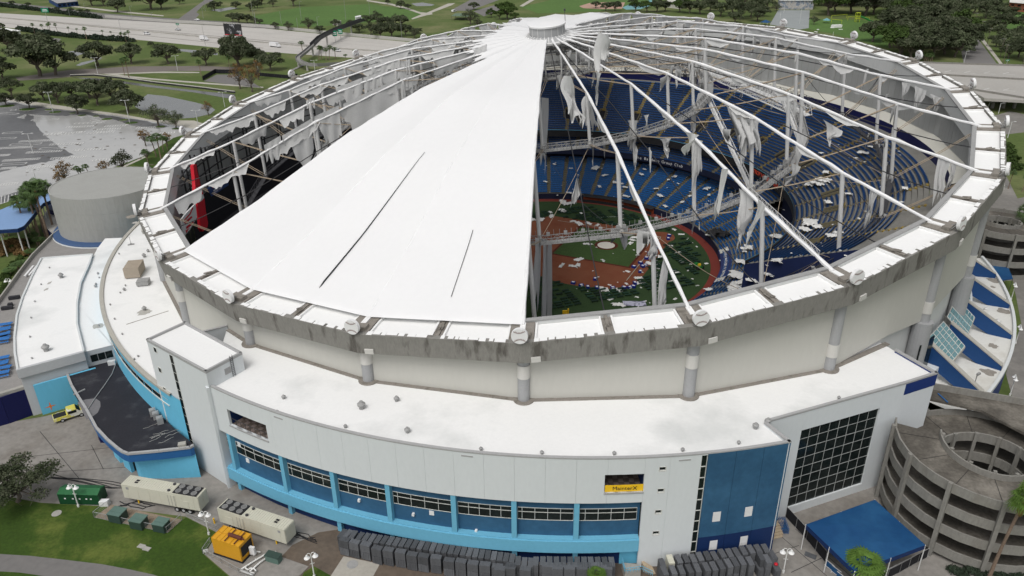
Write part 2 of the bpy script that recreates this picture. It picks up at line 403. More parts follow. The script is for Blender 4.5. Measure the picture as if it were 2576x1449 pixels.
# ================================================================== STADIUM DRUM
stad = thing('stadium', 'round stadium drum with stained concrete ring beam and cream clad walls', 'stadium', (0, 0, GZ))
def wall_base(k):
    k = k % 24
    if k >= 23.98 or k < 4.6: return 18.6
    if k >= 19.9: return 12.3
    if k < 9: return 20.4
    return 6.0
R_OUT, R_IN = 105.3, 98.9
for k in range(24):
    # outer fascia with its curb
    mb = MB(); a = 0.0
    P = lambda kk, r, h: EP(kk, r, h)
    def seg(mb, k0, k1, r0, r1, h0, h1, mi=0):
        vs = [P(k0, r0, h0), P(k1, r0, h0), P(k1, r1, h0), P(k0, r1, h0), P(k0, r0, h1), P(k1, r0, h1), P(k1, r1, h1), P(k0, r1, h1)]
        mb.add(vs, [(4, 7, 6, 5), (0, 4, 5, 1), (1, 5, 6, 2), (2, 6, 7, 3), (3, 7, 4, 0), (0, 1, 2, 3)], mi)
    e = 1e-4
    seg(mb, k + e, k + 1 - e, 104.35, R_OUT, -4.75, -1.0)
    mb.build('ring_beam', 'ring_concrete', stad)
    mb = MB(); seg(mb, k + e, k + 1 - e, R_IN, 99.55, -4.75, -1.0); mb.build('inner_beam', 'inner_wall', stad)
    mb = MB(); seg(mb, k + e, k + 1 - e, R_IN - .12, 99.65, -.98, -.72); mb.build('edge_rail', 'steel_grey', stad)
    # recessed white deck, two panels a bay
    for j, (q0, q1) in enumerate(((.075, .47), (.53, .925))):
        mb = MB(); seg(mb, k + q0, k + q1, 99.6, 104.3, -2.2, -1.62); seg(mb, k + q0, k + q0 + .012, 99.6, 104.3, -1.62, -1.2); seg(mb, k + q1 - .012, k + q1, 99.6, 104.3, -1.62, -1.2)
        mb.build('roof_panel', 'roof_white', stad)
        # membrane lapped over the curb in uneven strips
        mb = MB(); t = q0
        while t < q1 - .03:
            w = random.uniform(.02, .07); t2 = min(t + w, q1); d_ = random.uniform(.65, 1.02)
            seg(mb, k + t, k + t2, 104.28, 104.35 + d_ * .9, -.995, -.955)
            t = t2 + random.choice((.002, .004, .008, .02))
        tag(mb.build('membrane_edge', 'roof_white', stad), kind='stuff')
    mb = MB(); seg(mb, k + .49, k + .51, 99.7, 104.3, -2.2, -1.05); mb.build('cross_beam', 'ring_block', stad)
    mb = MB(); seg(mb, k + .472, k + .488, 100, 104.2, -2.2, -1.3); seg(mb, k + .512, k + .528, 100, 104.2, -2.2, -1.25)
    for q in (.485, .5, .515): mb.tube(P(k + q, 101.2 + random.random(), -1.05), P(k + q, 102.6 + random.random(), -.75), .12, n=6)
    mb.build('cable_anchor', 'ring_block', stad)
    # wide anchor block at the column
    mb = MB()
    def segc(mb, d0, d1, r0, r1, h0, h1, mi=0):
        seg(mb, k - d0 if False else k + 24 - d0, k + 24 - 1e-4, r0, r1, h0, h1, mi); seg(mb, k + 1e-4, k + d1, r0, r1, h0, h1, mi)
    segc(mb, .072, .072, 99.7, 104.3, -2.2, -1.0)
    segc(mb, .05, .055, 102.9, 104.2, -1.0, -.35)
    mb.build('anchor_block', 'ring_block', stad)
    mb = MB(); segc(mb, .016, .018, 99.9, 103.2, -.99, -.8); mb.build('block_cover', 'roof_white', stad)
    # cladding outside and lining inside
    zb0, zb1 = wall_base(k + .02), wall_base(k + .98)
    mb = MB(); 
    cuts = [0, 1] if abs(zb0 - zb1) < .1 else ([0, 1] if k == 23 else ([0, .6, .6001, 1] if k == 4 else [0, 1]))
    rows_t, rows_b = [], []
    for q in cuts:
        t_ = P(k + min(max(q, e), 1 - e), 103.0, -4.7); b_ = t_.copy(); b_[2] = wall_base(k + q + (.01 if q < .7 and q != .6 else -.0) if q not in (0, 1) else (k + .01 if q == 0 else (k + .97 if k == 23 else k + .99)))
        rows_t.append(t_); rows_b.append(b_)
    mb.grid([rows_t, rows_b]); 
    inn = [P(k + e, 102.4, -4.7), P(k + 1 - e, 102.4, -4.7)]
    mb.build('wall_cladding', 'cream_wall', stad)
    mb = MB(); t0, t1 = P(k + e, 99.7, -4.7), P(k + 1 - e, 99.7, -4.7)
    for i in range(10):
        a0 = t0 + (t1 - t0) * i / 10; a1 = t0 + (t1 - t0) * (i + .96) / 10
        b0, b1 = a0.copy(), a1.copy(); b0[2] = b1[2] = 36.3 if 4 <= k <= 16 else 8
        if b0[2] < a0[2]: mb.add([b0, b1, a1, a0], [(0, 1, 2, 3), (3, 2, 1, 0)])
    mb.build('inner_lining', 'inner_wall', stad)
    # column with its pale wrap
    c = E(k, 103.05, -4.7); zb = wall_base(k + .001 if k != 0 else 0) if k != 5 else -2
    zb = GZ if 5 <= k <= 8 else min(wall_base(k), wall_base(k - .01 + 24))
    mb = MB(); mb.tube((c[0], c[1], zb), (c[0], c[1], c[2] + .2), .98, n=20); col = mb.build('column', 'column_grey', stad, smooth=False)
    zt = c[2]; zm = 18.8 + (zt - 18.8) * (.52 if k not in (4, 5, 6, 7) else .2) if not (20 <= k <= 23) else 12.5 + (zt - 12.5) * .5
    mb = MB(); mb.tube((c[0], c[1], zm), (c[0], c[1], zm + 2.4), 1.08, n=20); mb.build('band', 'column_band', col)
    if 5 <= k <= 8:
        mb = MB(); mb.tube((c[0], c[1], GZ), (c[0], c[1], 20.3), 1.75, n=20); mb.build('pier', 'column_grey', col)
        mb = MB(); mb.tube((c[0], c[1], 8), (c[0], c[1], 10.4), 1.87, n=20); mb.build('pier_wrap', 'column_band', col)
    if (k >= 23 or k <= 4):
        mb = MB()
        rad_ = unit(V3(c[0], c[1], 0)); pts = []
        mb.tube((c[0], c[1], zb - .1), (c[0], c[1], zb + .42), 1.75, n=20); mb.build('column_footing', 'ring_block', stad)
    # drain box under the ball
    mb = MB(); q = P(k + .05 if k != 4 else k + .05, R_OUT + .05, -4.6); tg = unit(P(k + .3, 105, 0) - P(k + .05, 105, 0)); mb.obox(q, tg * 1.5, NR * .9, unit(np.cross(tg, NR)) * .25); mb.build('drain_box', 'column_band', stad)
    # baseball disc
    cb = E(k, 105.25, .45); out = unit(np.cross(np.cross(NR, ed(k)), NR)); face = unit(ed(k) + NR * .12); x_ = unit(np.cross(NR, face)); y_ = np.cross(face, x_)
    mb = MB(); n = 28; R_ = 1.28
    for rr, off in ((R_, .28), (R_, -.28)): pass
    vs = [cb + (x_ * math.cos(2 * math.pi * i / n) + y_ * math.sin(2 * math.pi * i / n)) * R_ - face * .3 for i in range(n)]
    vs += [cb + (x_ * math.cos(2 * math.pi * i / n) + y_ * math.sin(2 * math.pi * i / n)) * R_ + face * .3 for i in range(n)]
    mb.add(vs, [(i, (i + 1) % n, n + (i + 1) % n, n + i) for i in range(n)] + [tuple(range(n, 2 * n)), tuple(reversed(range(n)))])
    ball = mb.build('baseball_disc', 'sign_white', stad)
    for sgn in (1, -1):
        for fs in (1, -1):
            mb = MB(); pts = []
            for i in range(11):
                t = -1.25 + 2.5 * i / 10; u_ = t * .93 * R_ / 1.25 * .93; w_ = sgn * (1.15 - .62 * math.cos(t * 1.05)) * R_ * .8
                if u_ * u_ + w_ * w_ < R_ * R_ * .99: pts.append(cb + x_ * u_ + y_ * w_ + face * .31 * fs)
            for i in range(len(pts) - 1): mb.beam(pts[i], pts[i + 1], .13, .03, up=face)
            for i in range(1, len(pts) - 1):
                for j in (-1, 1): mb.beam(pts[i] + face * .0, pts[i] + (y_ * .2 + x_ * .13 * j), .05, .03, up=face)
            mb.build('stitching', 'stitch_grey', ball)
    mb = MB(); mb.beam(cb - y_ * R_ * .8, E(k, 104.6, -1.0), .25, .25); mb.beam(cb - face * .3, E(k, 103.6, -.5), .15, .15); mb.beam(cb - face * .3 - x_ * .8, E(k, 104.0, -.9) - x_ * .8, .15, .15); mb.build('ball_bracket', 'steel_grey', ball)
# gutter round the foot of the wall
def foot(k, z, d):
    q = EP(k, 103.0 + d, -4.7); return V3(q[0], q[1], z)
for ka, kb_, zz0 in ((-.3, 4.6, 18.95), (20.2, 23.7, 12.62)):
    mb = MB(); kk = sorted(set(list(np.arange(math.ceil(ka), math.floor(kb_) + 1)) + [ka, kb_])); rows = [[foot(k + 24, zz0, -.25) for k in kk], [foot(k + 24, zz0, .75) for k in kk], [foot(k + 24, zz0 - .14, .78) for k in kk]]
    mb.grid(rows, flip=True); mb.build('wall_gutter', 'ring_block', stad)
# ================================================================== CABLE DOME
dome = thing('cable_dome', 'hurricane torn cable dome of white ridge cables, posts and catwalk rings', 'dome roof', tuple(RC))
NODE = [(100.4, -1.0), (82.7, 3.8), (61.9, 10.7), (39.3, 16.0), (15.2, 18.7), (4.2, 19.6)]
BOT = [(84.3, -14.6), (62.9, -5.9), (40.0, 4.6), (14.5, 12.6)]
def ridge_h(r):
    rs = [q[0] for q in NODE][::-1]; hs_ = [q[1] for q in NODE][::-1]
    return float(np.interp(r, rs, hs_))
def wob(k, r): return .12 * math.sin(k * 7.3 + r * .9) + .08 * math.sin(k * 3.1 + r * 2.1)
INTACT = (23, 0, 1)                      # whole panels between ridge k and k+1
for k in range(24):
    mb = MB(); pts = []; rr = []
    w0 = .34 if 2 <= k <= 8 else .27
    for i in range(5):
        for j in range(8):
            r = NODE[i][0] + (NODE[i + 1][0] - NODE[i][0]) * j / 8; pts.append(E(k, r, ridge_h(r) + .1 + wob(k, r) * .5)); rr.append(w0 * (.8 + .45 * abs(math.sin(r * 1.7 + k * 5)) * random.random()) * (1 if i < 3 else .75))
    pts.append(E(k, *NODE[-1])); rr.append(.2); mb.path(pts, rr, 7); mb.build('ridge_cable', 'fabric_wrap', dome)
    # lower slack fabric edge still clamped to the ridge
    for i, (r, h) in enumerate(BOT):
        w = (.42, .42, .36, .2)[i]; tb = E(k, r, h); tt = E(k, NODE[i + 1][0], NODE[i + 1][1])
        mb = MB(); mb.tube(tb, tt, w, n=10); st = mb.build('strut', 'steel_white', dome, smooth=False)
        mb = MB(); mb.tube(tb - NR * .7, tb + NR * .3, w * 1.6, n=8); mb.build('strut_foot', 'steel_dark' if i == 0 else 'steel_grey', st)
        if i < 3 and (2 <= k <= 9 or 18 <= k <= 22):      # climbing rungs
            mb = MB(); s_ = unit(np.cross(ed(k), NR)); n_ = int(np.linalg.norm(tt - tb) / .75)
            for j in range(2, n_ - 1): q = tb + (tt - tb) * j / n_; mb.beam(q, q - s_ * (w + .35), .08, .08)
            if k % 2 == 1: mb.build('rung', 'steel_grey', st)
    # tan rope pairs from each hoop to the node outside it
    outer = [(99.6, -2.2)] + NODE[1:4]
    for i, (r, h) in enumerate(BOT):
        s_ = unit(np.cross(ed(k), NR)); a = E(k, r, h); b = E(k, *outer[i]); mb = MB()
        for q in ((-.45, .45) if i == 0 else (-.22, .22)): mb.path([a + s_ * q, (a + b) / 2 + s_ * q - NR * .25, b + s_ * q], .09 if i < 2 else .07, 5)
        mb.build('diagonal_rope', 'rope_tan', dome)
    # black valley cable
    kv = k + .5; mb = MB(); pts = []
    sag = 2.2 if k not in INTACT else -.0
    for i in range(25):
        r = 99.4 - 95 * i / 24; dip = (.55 if k in INTACT else 2.6) * math.sin(math.pi * min(1, (99.4 - r) / 95)) ** .7
        pts.append(EP(kv, r, (ridge_h(r) - dip - (.35 if k not in INTACT else -.48) if i else -1.0)))
    if k == 0: pts = pts[:11]
    if k == 1: pts = pts[1:6]
    if k != 23: mb.path(pts, ([.15 - .011 * j for j in range(len(pts))] if k == 0 else .05) if k in INTACT else .11, 5); mb.build('valley_cable', 'cable_black', dome)
# whole fabric panels
def vdip(r): return .55 * math.sin(math.pi * min(1, max(0, (99.4 - r) / 95))) ** .7
def panel(k, r0=100.6, r1=4.0, name='fabric_panel', nk=12, nr=40, mat='fabric', edge=None):
    mb = MB(); rows = []
    for i in range(nr + 1):
        row = []
        for j in range(nk + 1):
            t = j / nk; r = r0 + (r1 - r0) * i / nr
            if edge: r = edge(t, i / nr, r)
            d = 1 - abs(2 * t - 1); row.append(EP(k + t, r, ridge_h(r) + .32 - vdip(r) * d - .55 * math.sin(math.pi * (2 * t % 1)) * vdip(r) * .12))
        rows.append(row)
    mb.grid(rows, flip=False); return mb.build(name, mat, dome, smooth=True)
for k in INTACT: panel(k)
# partly surviving panels at the far side and round the crown
def jag(k, base, amp): 
    ph = k * 2.7
    return lambda t, s, r: r + (1 - s) * (amp * (math.sin(t * 9 + ph) * .5 + math.sin(t * 23 + ph * 2) * .3 + math.sin(t * 47 + ph) * .2))
for k, r0, amp in ((11, 13, 1.), (12, 44, 3.), (13, 78, 5), (14, 88, 5.), (15, 34, 4), (16, 24, 3), (17, 21, 3), (18, 18, 3), (19, 20, 3), (20, 19, 3), (21, 20, 3), (22, 21, 3)):
    panel(k, r0, 4.0, 'fabric_remnant', 14, 14, edge=jag(k, r0, amp))
# crown cap
cc = RC + NR * 19.4
mb = MB(); n = 32
def ringpts(r, h, n=32): return [RC + NR * h + r * (math.cos(2 * math.pi * i / n) * EU + math.sin(2 * math.pi * i / n) * EV) for i in range(n + 1)]
mb.grid([ringpts(7.0, 19.2), ringpts(4.6, 20.05)], flip=False); mb.build('crown_skirt', 'cap_louver', dome)
mb = MB()
for i in range(32):
    t = 2 * math.pi * i / 32; d = math.cos(t) * EU + math.sin(t) * EV; mb.beam(RC + NR * 19.3 + d * 6.95, RC + NR * 20.12 + d * 4.6, .22, .12, up=NR)
mb.grid([ringpts(7.25, 19.15), ringpts(6.85, 19.3)]); mb.grid([ringpts(7.25, 18.7), ringpts(7.25, 19.15)]); mb.build('skirt_rib', 'steel_white', dome)
mb = MB(); mb.grid([ringpts(4.5, 20.0), ringpts(4.5, 22.3)]); crown = mb.build('crown_cap', 'cap_louver', dome)
mb = MB()
for i in range(16):
    t = 2 * math.pi * (i + .5) / 16; d = math.cos(t) * EU + math.sin(t) * EV; mb.beam(RC + NR * 20.0 + d * 4.53, RC + NR * 22.3 + d * 4.53, .1, .1, up=d)
mb.build('louver_rib', 'steel_white', crown)
mb = MB(); mb.grid([ringpts(4.8, 22.2), ringpts(4.9, 22.6), ringpts(4.6, 22.75), ringpts(0.01, 23.05)]); mb.build('cap_roof', 'fabric', crown)
q = RC + NR * 22 + EU * 4.7; mb = MB(); mb.tube(q, q + NR * 3.2, .07, n=5); mb.tube(q + NR * 3.1, q + NR * 3.6, .25, n=6); mb.build('lightning_rod', 'steel_dark', crown)
# catwalk rings slung along the strut feet
def truss(mb, a, b, w, h, nb, up, r=.09, deck=False):
    a, b = np.asarray(a), np.asarray(b); s_ = unit(np.cross(b - a, up)) * w / 2; u_ = unit(np.cross(s_, b - a)) * h
    if np.dot(u_, up) < 0: u_ = -u_
    for sg in (1, -1):
        for hh in (0, 1): mb.beam(a + s_ * sg + u_ * hh, b + s_ * sg + u_ * hh, r * 2, r * 2)
        for i in range(nb):
            p0 = a + (b - a) * i / nb + s_ * sg; p1 = a + (b - a) * (i + 1) / nb + s_ * sg
            mb.beam(p0 + u_ * (i % 2), p1 + u_ * ((i + 1) % 2), r * 1.3, r * 1.3)
            mb.beam(p0, p0 + u_, r * 1.2, r * 1.2)
    if deck: mb.obox(a - s_, b - a, s_ * 2, u_ * .06)
for i, (r, h) in enumerate(BOT):
    for k in range(24):
        a, b = E(k, r, h), E(k + 1, r, h); s_ = unit(np.cross(b - a, NR))
        mb = MB()
        if i == 0: truss(mb, a + NR * .1, b + NR * .1, 1.3, 1.5, 16, NR, .045, True); mt = 'steel_dark'
        elif i == 1:
            truss(mb, a + s_ * 1.2, b + s_ * 1.2, 1.5, 1.3, 14, NR, .06, True); mt = 'steel_grey'
            for j in range(14): 
                q = a + (b - a) * (j + .5) / 14 + s_ * .4
                if (j + k) % 3 == 0: mb.box(q + NR * 1.5, (.7, .5, .7))
                mb.beam(q + NR * 1.0, q + NR * 2.4, .07, .07, up=s_)
        elif i == 2: truss(mb, a + s_ * .9, b + s_ * .9, 1.5, 1.3, 10, NR, .07, True); mt = 'steel_grey'
        else: truss(mb, a, b, 1.2, 1.2, 5, NR, .06, True); mt = 'steel_grey'
        mb.build('catwalk', mt, dome)
        mb = MB(); mb.path([a - NR * .4, b - NR * .4], .12 if i < 2 else .08, 5); mb.build('hoop_cable', 'rope_tan' if i else 'cable_black', dome)
# two heavy lighting trusses toward the home side, and radial trusses
def big_truss(a, b, w, h, nb, mat='steel_white', r=.1):
    mb = MB(); truss(mb, a, b, w, h, nb, V3(0, 0, 1), r, True); return mb.build('lighting_truss', mat, dome)
P_ = lambda k, x, y: SK(k, x, y)
pts = [E(12.6, 50, 3.4), E(11.4, 46, 2.2), E(10.3, 49, .6), E(9.3, 53, -1.), E(8.6, 60, -3.4), E(7.9, 66, -5.)]
for i in range(5): big_truss(pts[i], pts[i + 1], 2.2, 2.2, 10, 'steel_white', .075)
for a, b in ((E(5.0, 62.9, -5.5), E(7.1, 40, 4.4)), (E(4.2, 92, -3.5), E(4.9, 63, -5.0)), (E(8, 62.9, -5.5), E(9, 40.5, 4.5)), (E(6.9, 62.9, -5.6), E(8.6, 62, -3.2))): big_truss(a, b, .95, .95, 26, 'steel_white', .05)

# slack broken cables strung between the nodes
rc_ = np.random.RandomState(8)
for i in range(46):
    k = rc_.uniform(2.6, 11); j = rc_.randint(0, 3); a = EP(round(k) % 24, *NODE[j + 1]) if rc_.rand() < .5 else EP(round(k) % 24, *BOT[j]); k2 = round(k) + rc_.choice((-1, 1, 1, 2)); j2 = min(3, max(0, j + rc_.choice((-1, 0, 1)))); b = EP(k2 % 24, *BOT[j2])
    sagc = rc_.uniform(.2, 2.5); mb = MB(); mb.path([a + (b - a) * t / 8 - V3(0, 0, sagc * math.sin(math.pi * t / 8)) for t in range(9)], .06, 4); mb.build('slack_cable', 'cable_black' if rc_.rand() < .6 else 'rope_tan', dome)
# ================================================================== SEATING
def seat_strip(mb, ka, kb, r, z, pitch, sw=.5, mi=0, gapfrac=0.0):
    L_ = (kb - ka) * math.radians(15) * r; n = max(1, int(L_ / pitch)); m0 = (L_ - n * pitch) / 2
    for i in range(n):
        if gapfrac and random.random() < gapfrac: continue
        k0 = ka + (m0 + i * pitch) / L_ * (kb - ka); k1 = ka + (m0 + i * pitch + sw) / L_ * (kb - ka)
        a, b = PZ(k0, r, z), PZ(k1, r, z); o = unit(V3(a[0] + b[0], a[1] + b[1], 0)); h = V3(0, 0, 1)
        vs = [a + h * .38 - o * .1, b + h * .38 - o * .1, a + h * .86 + o * .06, b + h * .86 + o * .06, a + h * .86 + o * .16, b + h * .86 + o * .16, a + h * .3 + o * .06, b + h * .3 + o * .06, a + h * .5 - o * .26, b + h * .5 - o * .26]
        mb.add(vs, [(0, 2, 3, 1), (2, 4, 5, 3), (4, 6, 7, 5), (0, 6, 4, 2), (1, 3, 5, 7), (8, 0, 1, 9)], mi)
def stand(name, label, r0, r1, z0, z1, nrow, k0, k1, dk, seat, tread, pitch, maxobj, bare=None, aw=.55, ais='aisle', vom=None, group=None):
    t = thing(name, label, 'grandstand', tuple(PZ((k0 + k1) / 2, r0, z0)))
    dr, dz = (r1 - r0) / nrow, (z1 - z0) / nrow; ns = int((k1 - k0) * 10)
    mb = MB()
    for i in range(nrow):
        ra, rb, z = r0 + i * dr, r0 + (i + 1) * dr, z0 + i * dz
        rows = [[], [], []]
        for j in range(ns + 1):
            k = k0 + (k1 - k0) * j / ns
            rows[0].append(PZ(k, ra, z - dz if i else z - .3)); rows[1].append(PZ(k, ra, z)); rows[2].append(PZ(k, rb, z))
        mb.grid(rows, flip=False)
    mb.build('terrace', tread, t)
    nsec = int(round((k1 - k0) / dk)); ks = [k0 + (k1 - k0) * i / nsec for i in range(nsec + 1)]
    jobs = []
    for s in range(nsec):
        for i in range(nrow):
            r, z = r0 + (i + .62) * dr, z0 + i * dz; ag = aw / (math.radians(15) * r)
            km = (ks[s] + ks[s + 1]) / 2
            if bare and bare(km, r): continue
            ka, kb = ks[s] + ag, ks[s + 1] - ag
            if vom and vom[0] <= i < vom[1]:
                vg = 1.15 / (math.radians(15) * r)
                ka, kb = ks[s] + ag + (vg if s > 0 else 0), ks[s + 1] - ag - vg
            jobs.append((np.linalg.norm(PZ(km, r, z) - CAM_POS), ka, kb, r, z))
    jobs.sort()
    for j in jobs[:maxobj]:
        mb = MB(); seat_strip(mb, j[1], j[2], j[3], j[4], pitch); 
        if mb.v: mb.build('seat_row', seat, t)
    if len(jobs) > maxobj:
        mb = MB()
        for j in jobs[maxobj:]: seat_strip(mb, j[1], j[2], j[3], j[4], pitch)
        tag(mb.build('far_seat_rows', seat, t), kind='stuff')
    for s in range(1, nsec):                                      # stepped aisles
        mb = MB(); k = ks[s]
        o = unit(PZ(k, 1, 0)); tg = V3(-o[1], o[0], 0)
        for rng_ in ((range(0, vom[0]), range(vom[1], nrow)) if vom else (range(nrow),)):
            mb = MB()
            for i in rng_:
                for j in range(2):
                    ra = r0 + (i + j / 2) * dr; z = z0 + i * dz; q = PZ(k, ra, z + .02)
                    mb.obox(q - tg * (aw - .05), tg * 2 * (aw - .05), o * dr * .499, V3(0, 0, .04 + j * dz * .5), 1 if (j == 1) else 0, bottom=False)
            tag(mb.build('aisle_stair', ['aisle', 'aisle_yellow' if ais == 'aisle_y' else 'aisle'], t), kind='stuff')
        if vom:
            ra, rb = r0 + vom[0] * dr, r0 + vom[1] * dr; za, zb = z0 + vom[0] * dz, z0 + vom[1] * dz
            mb = MB(); 
            mb.obox(PZ(k, ra, za + .05) - tg * 1.1, tg * 2.2, PZ(k, rb, zb) - PZ(k, ra, za), V3(0, 0, .12), 0)
            for sg in (-1, 1): mb.obox(PZ(k, ra - .2, za) + tg * (1.1 * sg - .12), tg * .24, PZ(k, rb, zb) - PZ(k, ra - .2, za), V3(0, 0, .7), 1)
            mb.obox(PZ(k, rb - .25, zb + .6) - tg * 1.2, tg * 2.4, o * .2, V3(0, 0, .3), 2)
            mb.build('stair_portal', ['dark_void', 'aisle', 'aisle_yellow'], t)
    return t
upper = stand('upper_stand', 'upper tier of dark blue seats under the torn dome', 64.5, 92.5, 19.2, 32.4, 25, 4.98, 15.8, .62, 'seat_blue_up', 'tread', .56, 300, bare=lambda k, r: (r > 86.5 and k < 6.9 and r > 86.5 + (k - 5.2) * 1.6), ais='aisle_y', vom=(6, 10))
lower = stand('lower_stand', 'lower bowl of bright blue seats behind the infield', 48.2, 66.5, 1.9, 9.4, 20, 3.0, 16.2, .385, 'seat_blue', 'tread', .55, 300)
corner = stand('corner_stand', 'near corner of the lower seating running up toward the ring beam', 66.5, 96.5, 9.4, 21.7, 32, 3.0, 4.97, .385, 'seat_blue', 'tread', .55, 300)
mid = stand('club_stand', 'narrow middle tier of blue seats above the club windows', 62.3, 69.8, 13.3, 16.6, 7, 8.6, 16.2, .62, 'seat_blue_up', 'tread', .56, 300)
def ringwall(mb, r, z0, z1, k0, k1, mi=0, n=80, r2=None, flip=False):
    rows = [[], []]
    for j in range(n + 1):
        k = k0 + (k1 - k0) * j / n; rows[0].append(PZ(k, r, z0)); rows[1].append(PZ(k, r if r2 is None else r2, z1))
    mb.grid(rows, mi, flip)
mb = MB()
mb.add([PZ(4.975, 64.5, 19.1), PZ(4.975, 92.5, 32.3), PZ(4.975, 98, 32.3), PZ(4.975, 98, 14), PZ(4.975, 64.5, 8)], [(0, 1, 2, 3, 4)]); mb.build('end_wall', 'tier_navy', upper)
# fascias and voids between the tiers
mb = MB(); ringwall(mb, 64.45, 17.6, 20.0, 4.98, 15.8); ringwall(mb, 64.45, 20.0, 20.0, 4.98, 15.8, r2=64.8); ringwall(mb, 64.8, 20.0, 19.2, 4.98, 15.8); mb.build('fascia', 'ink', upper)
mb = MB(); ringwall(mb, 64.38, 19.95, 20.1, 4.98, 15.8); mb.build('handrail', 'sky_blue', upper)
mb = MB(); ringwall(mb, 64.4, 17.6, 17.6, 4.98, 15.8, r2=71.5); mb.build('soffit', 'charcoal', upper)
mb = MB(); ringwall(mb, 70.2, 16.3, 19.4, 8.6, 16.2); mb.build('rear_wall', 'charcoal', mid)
mb = MB(); ringwall(mb, 62.1, 11.9, 14.0, 8.6, 16.2); mb.build('fascia', 'navy_dark', mid)
mb = MB(); ringwall(mb, 67.5, 9.0, 13.4, 4.98, 16.2); ringwall(mb, 67.5, 13.4, 18.5, 4.98, 8.7); mb.build('club_wall', 'dark_void', lower)
mb = MB()
for j in range(46):
    k = 8.6 + .165 * j; q = PZ(k, 67.3, 9.0); o = unit(PZ(k, 1, 0)); tg = V3(-o[1], o[0], 0); mb.obox(q, tg * .15, o * .15, V3(0, 0, 4))
mb.build('club_mullion', 'charcoal', lower)
mb = MB(); ringwall(mb, 66.6, 9.3, 10.3, 3.0, 16.2); mb.build('rear_rail', 'navy_dark', lower)
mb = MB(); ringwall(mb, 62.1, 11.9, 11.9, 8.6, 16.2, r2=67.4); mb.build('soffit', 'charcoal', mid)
mb = MB(); ringwall(mb, 48.0, 0, 1.9, 3.0, 16.2); ringwall(mb, 48.0, 1.9, 1.9, 3.0, 16.2, r2=48.3); mb.build('front_wall', 'navy_dark', lower)
# dugout on the far side with its clay coloured bench wall
mb = MB(); ringwall(mb, 46.4, 0, 1.0, 11.2, 13.3); ringwall(mb, 46.4, 1.9, 2.2, 11.2, 13.3, r2=48.6); ringwall(mb, 47.6, 0, 1.9, 11.2, 13.3, mi=1)
mb.build('dugout', ['ink', 'clay_bench'], lower)
# the right-hand front: navy dividers at the inner edge of the near upper tier
mb = MB(); ringwall(mb, 66.8, 9.4, 19.0, 4.98, 8.6); mb.build('tier_wall', 'navy_dark', lower)
# concourse and rear walls behind the upper tier
mb = MB(); ringwall(mb, 92.5, 32.4, 32.4, 4.98, 15.8, r2=98.4); mb.build('concourse', 'tread', upper)
mb = MB(); ringwall(mb, 96.2, 32.3, 34.9, 6.6, 15.8); mb.build('rear_wall', 'navy', upper)
mb = MB(); ringwall(mb, 96.2, 34.9, 36.4, 6.6, 15.8, r2=99.5); mb.build('rear_ledge', 'inner_cream', upper)
# writing on the fascias
def arc_text(s, k, r, z, size, mat, parent, dirn=-1, name='lettering'):
    n = len(s); w = size * .62; out = []
    for i, ch in enumerate(s):
        if ch == ' ': continue
        kk = k + dirn * (i - (n - 1) / 2) * w / (math.radians(15) * r); q = PZ(kk, r - .06, z); o = unit(V3(q[0], q[1], 0)); tg = V3(-o[1], o[0], 0) * dirn
        out.append((ch, q, tg))
    base = None
    mbs = MB()
    for ch, q, tg in out:
        cu = bpy.data.curves.new('g', 'FONT'); cu.body = ch; cu.size = size; cu.align_x = 'CENTER'; cu.align_y = 'CENTER'; cu.extrude = .03; cu.resolution_u = 2
        t = bpy.data.objects.new('g', cu); COL.objects.link(t); bpy.context.view_layer.update()
        me = bpy.data.meshes.new_from_object(t.evaluated_get(bpy.context.evaluated_depsgraph_get())); bpy.data.objects.remove(t)
        x = unit(tg); y = V3(0, 0, 1); zz = np.cross(x, y)
        mbs.add([q + x * v.co[0] + y * v.co[1] + zz * v.co[2] for v in me.vertices], [tuple(p_.vertices) for p_ in me.polygons])
        bpy.data.meshes.remove(me)
    return mbs.build(name, mat, parent)
kb = (math.atan2(*SR(1660, 389, 62)[[1, 0]]) - TH0) / math.radians(15) % 24
arc_text('The Baldwin Group Club', kb, 62.1, 12.95, 1.35, 'sign_white', mid)
kt = (math.atan2(*SR(1935, 402, 64.4)[[1, 0]]) - TH0) / math.radians(15) % 24
arc_text('TROPICANA FIELD', kt, 64.45, 18.75, 1.7, 'orange_red', upper)
kw = 7.35
def slope_text(txt, k0, k1, r, z, size, mat, parent):
    mbs = MB(); n = len(txt); rise = V3(0, 0, -.5)
    for i, ch in enumerate(txt):
        if ch == ' ': continue
        kk = k0 + (k1 - k0) * (i + .5) / n; q = PZ(kk, r, z + .03); o = unit(V3(q[0], q[1], 0)); x = V3(-o[1], o[0], 0); y = unit(-o + rise); nn = np.cross(x, y); q = q + nn * .04
        cu = bpy.data.curves.new('g', 'FONT'); cu.body = ch; cu.size = size; cu.align_x = 'CENTER'; cu.align_y = 'CENTER'; cu.extrude = .01; cu.resolution_u = 2
        t = bpy.data.objects.new('g', cu); COL.objects.link(t); bpy.context.view_layer.update()
        me = bpy.data.meshes.new_from_object(t.evaluated_get(bpy.context.evaluated_depsgraph_get())); bpy.data.objects.remove(t)
        mbs.add([q + x * v.co[0] + y * v.co[1] + nn * v.co[2] for v in me.vertices], [tuple(p_.vertices) for p_ in me.polygons]); bpy.data.meshes.remove(me)
    return mbs.build('banner_lettering', mat, parent)
mb = MB(); ringwall(mb, 47.9, 2.05, 3.4, 6.35, 8.15, r2=50.6, n=24); ringwall(mb, 47.9, .4, 2.05, 6.35, 8.15, n=24); mb.build('tarp_banner', 'banner_navy', lower)
slope_text('WELCOME TO TROPICANA FIELD', 6.62, 7.9, 49.2, 2.72, 1.25, 'sign_white', lower)
